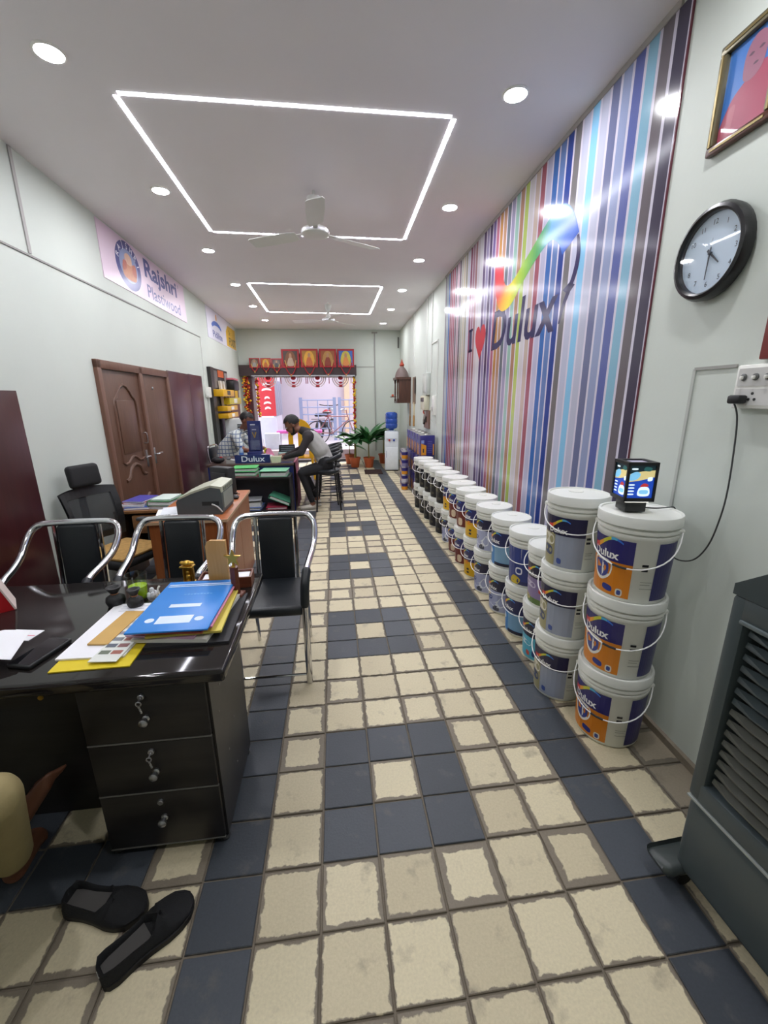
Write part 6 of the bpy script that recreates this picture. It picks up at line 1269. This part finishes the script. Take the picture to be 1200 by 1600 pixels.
# ================================================================ PEOPLE
V = Vector
def hand_caps(wrist, d, nrm, side, curl=.5):
    d = V(d).normalized(); nrm = V(nrm); nrm = (nrm-d*nrm.dot(d)).normalized(); sdir = d.cross(nrm)*side; w_ = V(wrist); caps = [('skin', w_-d*.01, w_+d*.05, .024, .026)]
    for k, (off, l) in enumerate(((-.030,.078),(-.010,.088),(.010,.082),(.029,.064))):
        b0 = w_+d*.02+sdir*off*.7; kn = w_+d*.085+sdir*off; caps.append(('skin', b0, kn, .014, .0125))
        c1 = (d*math.cos(curl*.7)-nrm*math.sin(curl*.7)); c2 = (d*math.cos(curl*1.5)-nrm*math.sin(curl*1.5)); c3 = (d*math.cos(curl*2.1)-nrm*math.sin(curl*2.1))
        p1 = kn+c1*l*.45; p2 = p1+c2*l*.32; p3 = p2+c3*l*.23
        caps += [('skin', kn, p1, .0105, .0095), ('skin', p1, p2, .0095, .0088), ('skin', p2, p3, .0088, .0078)]
    t0 = w_+d*.02-sdir*.026; t1 = t0+(d*.6-sdir*.75-nrm*.2).normalized()*.045; t2 = t1+(d*.9-sdir*.2-nrm*.3).normalized()*.032; t3 = t2+(d*.95+sdir*.1-nrm*.3).normalized()*.025
    caps += [('skin', t0, t1, .014, .012), ('skin', t1, t2, .012, .010), ('skin', t2, t3, .010, .0085)]
    return caps
def head_caps(c, f, u, k=1.):
    f = V(f).normalized(); u = V(u); u = (u-f*u.dot(f)).normalized(); s = f.cross(u); c = V(c); M3 = Matrix((s, f, u)).transposed()
    F, U, S_ = f*k, u*k, s*k
    E = [('skin', c-F*.012+U*.022, M3, (.074,.094,.090)), ('skin', c+F*.018-U*.045, M3, (.058,.070,.070)), ('skin', c+F*.045-U*.085, M3, (.034,.036,.028)), ('skin', c+F*.088-U*.022, M3, (.012,.020,.018)), ('skin', c+F*.084-U*.002, M3, (.009,.014,.024)),
         ('skin', c+F*.062+U*.022, M3, (.050,.022,.012)), ('skin', c+F*.070-U*.056, M3, (.022,.018,.010))]
    for sg in (-1, 1): E.append(('skin', c+S_*sg*.074-F*.012-U*.012, M3, (.010,.020,.030)))
    E = [(t_, p_, m_, tuple(r_*k for r_ in rr)) for t_, p_, m_, rr in E]
    return E, (c, F, U, S_, M3*k)
def person(label, base, caps, ells, tagmat, voxel=.009):
    root = thing('person', label, 'person', base); g = G(); prim = []
    for (tg_, p0, p1, r0, r1, *ex) in caps:
        p0, p1 = V(p0), V(p1); n = 10
        g.tube([p0, p1], [r0, r1], n); g.ell(p0, (r0,)*3, n, 8); g.ell(p1, (r1,)*3, n, 8); prim.append((tg_, p0, p1, r0, r1))
    for (tg_, c, M3, rad) in ells:
        g.ell(c, rad, 14, 10, M=M3); prim.append((tg_, V(c), V(c), min(rad), min(rad), M3.inverted() if M3 else None, rad))
    b = V(base); g.v = [tuple(V(p)-b) for p in g.v]
    me = mesh('raw', g, BLACKP); o = bpy.data.objects.new('raw', me); COL.objects.link(o)
    m = o.modifiers.new('r', 'REMESH'); m.mode = 'VOXEL'; m.voxel_size = voxel; s = o.modifiers.new('s', 'SMOOTH'); s.iterations = 4; s.factor = .5
    dg = bpy.context.evaluated_depsgraph_get(); bpy.context.view_layer.update(); dg.update(); me2 = bpy.data.meshes.new_from_object(o.evaluated_get(dg)); bpy.data.objects.remove(o); bpy.data.meshes.remove(me)
    me2.name = 'body'; me2.materials.clear(); tags = list(tagmat)
    for t_ in tags: me2.materials.append(tagmat[t_])
    A = []
    for p in prim:
        A.append(p)
    for poly in me2.polygons:
        c = poly.center+b; best = None; bt_ = None
        for p in A:
            if len(p) == 5:
                d = p[2]-p[1]; L2 = d.length_squared; t_ = 0 if L2 < 1e-9 else max(0, min(1, (c-p[1]).dot(d)/L2)); q = (c-(p[1]+d*t_)).length-(p[3]+(p[4]-p[3])*t_)
            else:
                e = p[5] @ (c-p[1]) if p[5] else c-p[1]; q = (V((e.x/p[6][0], e.y/p[6][1], e.z/p[6][2])).length-1)*min(p[6])
            if best is None or q < best: best = q; bt_ = p[0]
        poly.material_index = tags.index(bt_)
    me2.shade_smooth(); o = link('body', me2, root); return root
def face_bits(root, base, fr, hair, beard=None, short=True):
    c, f, u, s, M3 = fr; b = V(base)
    for sg in (-1, 1):
        g = G(); g.ell(c+f*.080+s*sg*.030+u*.004-b, (.012,.006,.007), 8, 6, M=M3); e_ = part(root, 'eye', g, mat('#D8D2CA', .3), True); g = G(); g.ell(c+f*.0855+s*sg*.030+u*.003-b, (.0055,.003,.0055), 8, 6, M=M3); part(e_, 'iris', g, mat('#1E1512', .2), True)
        g = G(); g.tube([c+f*.083+s*sg*.014+u*.022-b, c+f*.080+s*sg*.032+u*.027-b, c+f*.070+s*sg*.048+u*.021-b], .004, 6); part(root, 'eyebrow', g, hair, True)
    g = G(); g.tube([c+f*.076-s*.020-u*.058-b, c+f*.086-u*.057-b, c+f*.076+s*.020-u*.058-b], [.003,.006,.003], 6); part(root, 'lips', g, mat('#7A4438', .5), True)
    # hair cap: shell over the skull without the face side
    g = G(); n, k = 22, 14; vs = []; fs = []; rad = (.083,.103,.099); cc = c-f*.014+u*.026; rnd = random.Random(9)
    for i in range(k+1):
        t_ = math.pi*i/k
        for j in range(n):
            a = 2*math.pi*j/n; q = V((rad[0]*math.sin(t_)*math.cos(a), rad[1]*math.sin(t_)*math.sin(a), rad[2]*math.cos(t_)))*(1+rnd.uniform(-.015,.03)); vs.append(cc+M3 @ q-b)
    def keep(i, j):
        t_ = math.pi*(i+.5)/k; a = 2*math.pi*(j+.5)/n; fw = math.sin(t_)*math.sin(a); up = math.cos(t_)
        return up > .42 or (fw < .12 and up > -.50) or (fw < .35 and up > .1)
    for i in range(k):
        for j in range(n):
            if keep(i, j): l = (j+1) % n; fs.append((i*n+j, (i+1)*n+j, (i+1)*n+l, i*n+l))
    g.add(vs, fs); part(root, 'hair', g, hair, True)
    if beard:
        g = G(); g.ell(c+f*.046-u*.088-b, (.042,.042,.028), 12, 8, M=M3)
        for sg in (-1, 1): g.tube([c+f*.0+s*sg*.066-u*.02-b, c+f*.02+s*sg*.057-u*.065-b, c+f*.05+s*sg*.03-u*.095-b], [.008,.014,.014], 8)
        g.tube([c+f*.077-s*.026-u*.047-b, c+f*.088-u*.043-b, c+f*.077+s*.026-u*.047-b], .005, 6); part(root, 'beard', g, beard, True)
I3 = Matrix.Identity(3)
HAIR = mat('#120F0E', .6, 0, .15, 60, .3, 150)
SK2 = mat('#7E5240', .5, 0, .05, 20); SK1 = mat('#7A4E3C', .5, 0, .05, 20); SK0 = mat('#6E4632', .5, 0, .05, 20)
def rotm(z=0, x=0, y=0): return (Matrix.Rotation(z, 3, 'Z') @ Matrix.Rotation(x, 3, 'X') @ Matrix.Rotation(y, 3, 'Y'))

# ---- man leaning on the counter (looks along -x), two-tone long-sleeve shirt
S = .605; Yc = 4.98
hd, fr = head_caps((-.485, Yc+.06, 1.215), (-.80, -.05, -.55), (-.45, 0, .9), 1.13)
caps = [('trouser', (-.03,Yc-.09,S+.06), (-.03,Yc+.09,S+.06), .115, .115),
        ('trouser', (-.04,Yc-.10,S+.02), (-.375,Yc-.13,.555), .088, .062), ('trouser', (-.375,Yc-.13,.555), (-.255,Yc-.11,.15), .060, .044),
        ('trouser', (-.04,Yc+.10,S+.02), (-.37,Yc+.12,.545), .088, .062), ('trouser', (-.37,Yc+.12,.545), (-.20,Yc+.12,.17), .060, .044),
        ('skin', (-.255,Yc-.11,.15), (-.24,Yc-.11,.085), .036, .036), ('skin', (-.20,Yc+.12,.17), (-.185,Yc+.12,.10), .036, .036),
        ('shoe', (-.225,Yc-.11,.058), (-.40,Yc-.12,.042), .042, .033), ('shoe', (-.17,Yc+.12,.075), (-.34,Yc+.13,.058), .042, .033),
        ('shirt', (-.04,Yc,S+.10), (-.10,Yc,S+.26), .125, .125), ('shirt', (-.10,Yc-.04,S+.26), (-.22,Yc-.04,S+.41), .12, .125), ('shirt', (-.10,Yc+.04,S+.26), (-.22,Yc+.04,S+.41), .12, .125),
        ('sleeve', (-.26,Yc-.13,S+.455), (-.26,Yc+.14,S+.455), .085, .085), ('sleeve', (-.22,Yc,S+.47), (-.34,Yc+.02,S+.53), .085, .06),
        ('skin', (-.34,Yc+.02,S+.53), (-.43,Yc+.05,1.17), .050, .048),
        ('sleeve', (-.26,Yc-.17,S+.45), (-.36,Yc-.22,.855), .062, .050), ('sleeve', (-.36,Yc-.22,.855), (-.60,Yc+.02,.765), .048, .035),
        ('sleeve', (-.26,Yc+.18,S+.45), (-.38,Yc+.27,.86), .062, .050), ('sleeve', (-.38,Yc+.27,.86), (-.60,Yc+.26,.775), .048, .035)]
caps += hand_caps((-.625,Yc+.035,.76), (-1,.2,-.05), (0,0,1), 1, .5) + hand_caps((-.63,Yc+.26,.772), (-1,.05,-.1), (0,0,1), -1, .6)
base = (-.05, Yc, 0)
m2 = person('bearded man in a grey shirt with dark sleeves leaning over the counter from a stool', base, caps, hd, {'skin': SK2, 'shirt': mat('#B4B4B2', .8, 0, .08, 25), 'sleeve': mat('#2E2A2C', .85, 0, .08, 25), 'trouser': mat('#16171B', .8, 0, .06, 25), 'shoe': mat('#C4BEB0', .6, 0, .1, 25)}, .010)
face_bits(m2, base, fr, HAIR, HAIR)
g = G(); g.box(-.40+.05, -.17+.05, -.15, -.075, 0, .012); part(m2, 'shoe_sole', g, mat('#DAD6CC', .6)); g = G(); g.box(-.35+.05, -.13+.05, .085, .16, .016, .03); part(m2, 'shoe_sole', g, mat('#DAD6CC', .6))

# ---- man in the checked shirt behind the counter, looking along +x and down
chk = bpy.data.materials.new('checked_shirt'); chk.use_nodes = True; nt = chk.node_tree; b = nt.nodes['Principled BSDF']; b.inputs['Roughness'].default_value = .8
tc = nt.nodes.new('ShaderNodeTexCoord'); cols_ = None
def wave(axis, sc_):
    w_ = nt.nodes.new('ShaderNodeTexWave'); w_.bands_direction = axis; w_.inputs['Scale'].default_value = sc_; w_.inputs['Distortion'].default_value = 1.2; nt.links.new(tc.outputs['Object'], w_.inputs['Vector']); r_ = nt.nodes.new('ShaderNodeMapRange'); r_.inputs['From Min'].default_value = .82; r_.inputs['From Max'].default_value = .95; nt.links.new(w_.outputs['Fac'], r_.inputs['Value']); return r_.outputs[0]
ma = nt.nodes.new('ShaderNodeMath'); ma.operation = 'MAXIMUM'; nt.links.new(wave('X', 6.), ma.inputs[0]); nt.links.new(wave('Z', 5.), ma.inputs[1]); mxn = nt.nodes.new('ShaderNodeMix'); mxn.data_type = 'RGBA'; mxn.inputs[6].default_value = lin('#D2D8D4'); mxn.inputs[7].default_value = lin('#6A7C98'); nt.links.new(ma.outputs[0], mxn.inputs[0]); nt.links.new(mxn.outputs[2], b.inputs['Base Color'])
hd, fr = head_caps((-1.29, 6.03, 1.235), (.85, -.25, -.42), (.35, 0, .93), 1.13)
caps = [('trouser', (-1.72,6.08,.55), (-1.72,6.27,.55), .12, .12), ('trouser', (-1.68,6.08,.52), (-1.18,6.02,.50), .085, .06), ('trouser', (-1.18,6.02,.50), (-1.16,6.0,.12), .058, .045), ('trouser', (-1.68,6.28,.52), (-1.18,6.30,.50), .085, .06), ('trouser', (-1.18,6.30,.50), (-1.18,6.30,.12), .058, .045),
        ('skin', (-1.16,6.0,.12), (-1.16,6.0,.08), .035, .035), ('skin', (-1.18,6.30,.12), (-1.18,6.30,.08), .035, .035), ('shoe', (-1.18,6.0,.05), (-1.02,5.99,.04), .042, .034), ('shoe', (-1.20,6.30,.05), (-1.04,6.30,.04), .042, .034),
        ('shirt', (-1.71,6.11,.58), (-1.66,6.10,.78), .15, .15), ('shirt', (-1.71,6.23,.58), (-1.66,6.22,.78), .15, .15), ('shirt', (-1.66,6.10,.78), (-1.52,6.08,.94), .15, .135), ('shirt', (-1.66,6.22,.78), (-1.52,6.20,.94), .15, .135),
        ('shirt', (-1.47,5.96,1.00), (-1.47,6.28,1.00), .092, .088), ('shirt', (-1.44,6.10,1.02), (-1.39,6.08,1.08), .075, .058), ('skin', (-1.40,6.08,1.07), (-1.33,6.05,1.17), .052, .05),
        ('shirt', (-1.47,5.93,.99), (-1.40,5.86,.84), .078, .068), ('skin', (-1.38,5.86,.84), (-1.36,5.83,.79), .046, .046), ('skin', (-1.36,5.83,.79), (-1.12,5.72,.755), .044, .030),
        ('shirt', (-1.45,6.30,.99), (-1.34,6.34,.84), .068, .058), ('skin', (-1.34,6.34,.84), (-1.30,6.32,.80), .046, .046), ('skin', (-1.30,6.32,.80), (-1.03,5.90,.80), .044, .030), ('skin', (-1.03,5.90,.80), (-.96,5.70,.77), .030, .028)]
caps += hand_caps((-1.10,5.71,.752), (.9,-.35,-.1), (0,0,1), -1, .5) + hand_caps((-.955,5.68,.765), (.55,-.8,-.15), (0,0,1), 1, .5)
base = (-1.58, 6.18, 0)
m1 = person('man in a white and blue checked shirt seated behind the counter, head bowed', base, caps, hd, {'skin': SK1, 'shirt': chk, 'trouser': mat('#2A3040', .8, 0, .06, 25), 'shoe': mat('#2A2422', .6, 0, .1, 25)}, .010)
face_bits(m1, base, fr, HAIR)
g = G(); g.tube([V((-1.40,6.08,1.085))+V((.062*math.cos(a*.45), .062*math.sin(a*.45), .012*math.cos(a*.45)))-V(base) for a in range(14)], .012, 6, closed=True); part(m1, 'collar', g, chk, True)
g = G(); g.tube([V((-.968,5.715,.775))+V((.036*math.cos(a*.5236), .018*math.sin(a*.5236), .034*math.sin(a*.5236)))-V(base) for a in range(12)], .010, 6, closed=True); part(m1, 'yellow_wristband', g, mat('#D8D82A', .5), True)

# ---- person at the front desk (only knee, hand and feet reach into the picture)
hd, fr = head_caps((-1.20, -.42, 1.31), (.25, .9, -.35), (0, .3, .95))
caps = [('trouser', (-1.24,-.52,.53), (-1.08,-.52,.53), .12, .12), ('trouser', (-1.08,-.50,.52), (-.845,-.12,.545), .092, .068), ('trouser', (-.845,-.12,.545), (-.985,.03,.17), .068, .060),
        ('skin', (-.985,.03,.17), (-1.02,.065,.085), .038, .036), ('trouser', (-1.25,-.50,.52), (-1.17,-.08,.56), .092, .068), ('trouser', (-1.17,-.08,.56), (-1.10,.04,.30), .064, .056), ('skin', (-1.10,.04,.30), (-1.01,.10,.20), .040, .036),
        ('skin', (-1.02,.065,.055), (-1.04,.20,.032), .036, .030), ('skin', (-1.01,.10,.20), (-.93,.15,.31), .034, .028),
        ('shirt', (-1.16,-.52,.62), (-1.16,-.48,.84), .135, .13), ('shirt', (-1.22,-.50,.80), (-1.22,-.46,1.02), .12, .12), ('shirt', (-1.10,-.50,.80), (-1.10,-.46,1.02), .12, .12), ('shirt', (-1.32,-.46,1.07), (-1.02,-.46,1.07), .075, .075), ('skin', (-1.17,-.46,1.08), (-1.19,-.43,1.22), .055, .052),
        ('shirt', (-1.0,-.46,1.05), (-.965,-.30,.90), .066, .058), ('skin', (-.965,-.30,.90), (-.96,-.22,.82), .046, .044), ('skin', (-.96,-.22,.82), (-1.02,.04,.795), .043, .030),
        ('shirt', (-1.34,-.46,1.05), (-1.38,-.28,.90), .066, .058), ('skin', (-1.38,-.28,.90), (-1.38,-.20,.83), .046, .044), ('skin', (-1.38,-.20,.83), (-1.28,.08,.80), .043, .030)]
for k in range(5): caps.append(('skin', (-.93-.012+.006*k, .15-.020+.010*k, .31), (-.895-.012+.006*k, .172-.022+.011*k, .352-.004*k), .012, .009))
for (hx_, hy, dx) in ((-1.04, .20, -.02),):
    for k in range(5): caps.append(('skin', (hx_-.024+.012*k, hy, .022), (hx_-.026+.013*k+dx, hy+.045-.005*abs(1-k), .014), .013, .010))
caps += hand_caps((-1.015,.06,.795), (-.05,1,-.02), (.35,0,1), 1, .55) + hand_caps((-1.27,.10,.795), (.3,1,-.08), (0,0,1), -1, .5)
base = (-1.16, -.52, 0)
m0 = person('person in khaki trousers seated at the black desk, mostly outside the left edge', base, caps, hd, {'skin': SK0, 'shirt': mat('#C8CCD0', .8, 0, .05, 20), 'trouser': mat('#9A8C62', .85, 0, .08, 14, .25, 40)}, .009)
face_bits(m0, base, fr, HAIR)
pp2 = thing('held_paper', 'folded white paper held in the seated person\'s hand over the desk', 'paper', (-1.03, .235, .775), R(12)); g = G(); vs = []; fs = []
for i in range(5):
    for j in range(4): vs.append((-.07+.035*i, -.075+.05*j, .012+.012*math.sin(i*.9)+.006*j))
for i in range(4):
    for j in range(3): a = i*4+j; fs.append((a, a+4, a+5, a+1))
n_ = len(vs); vs += [(a, b_, c+.0012) for a, b_, c in vs]; fs += [tuple(k+n_ for k in reversed(f)) for f in fs]; g.add(vs, fs); part(pp2, 'sheet', g, PAPER, True)
sc2 = thing('desk_chair', 'black desk chair under the seated person at the left edge', 'chair', (-1.16, -.55, 0), 0); g = G(); g.rbox(-.24, .24, -.22, .22, .34, .40, .02, 3); part(sc2, 'seat', g, FAB, True); g = G(); g.cyl((0,0,.05),(0,0,.34), .028, n=12); part(sc2, 'gas_lift', g, BLACKP, True); g = G(); g.rbox(-.22, .22, -.27, -.22, .50, .98, .02, 3); part(sc2, 'backrest', g, FAB, True); g = G(); g.box(-.03, .03, -.25, -.2, .36, .55); part(sc2, 'back_post', g, BLACKP)
for k in range(5):
    a = R(72*k); g = G(); g.tube([(0,0,.08),(.26*math.cos(a),.26*math.sin(a),.06)], [.022,.014], 8); lg = part(sc2, 'base_arm', g, BLACKP, True); g = G(); g.ell((.27*math.cos(a),.27*math.sin(a),.028), (.02,.02,.028)); part(lg, 'caster', g, BLACKP, True)
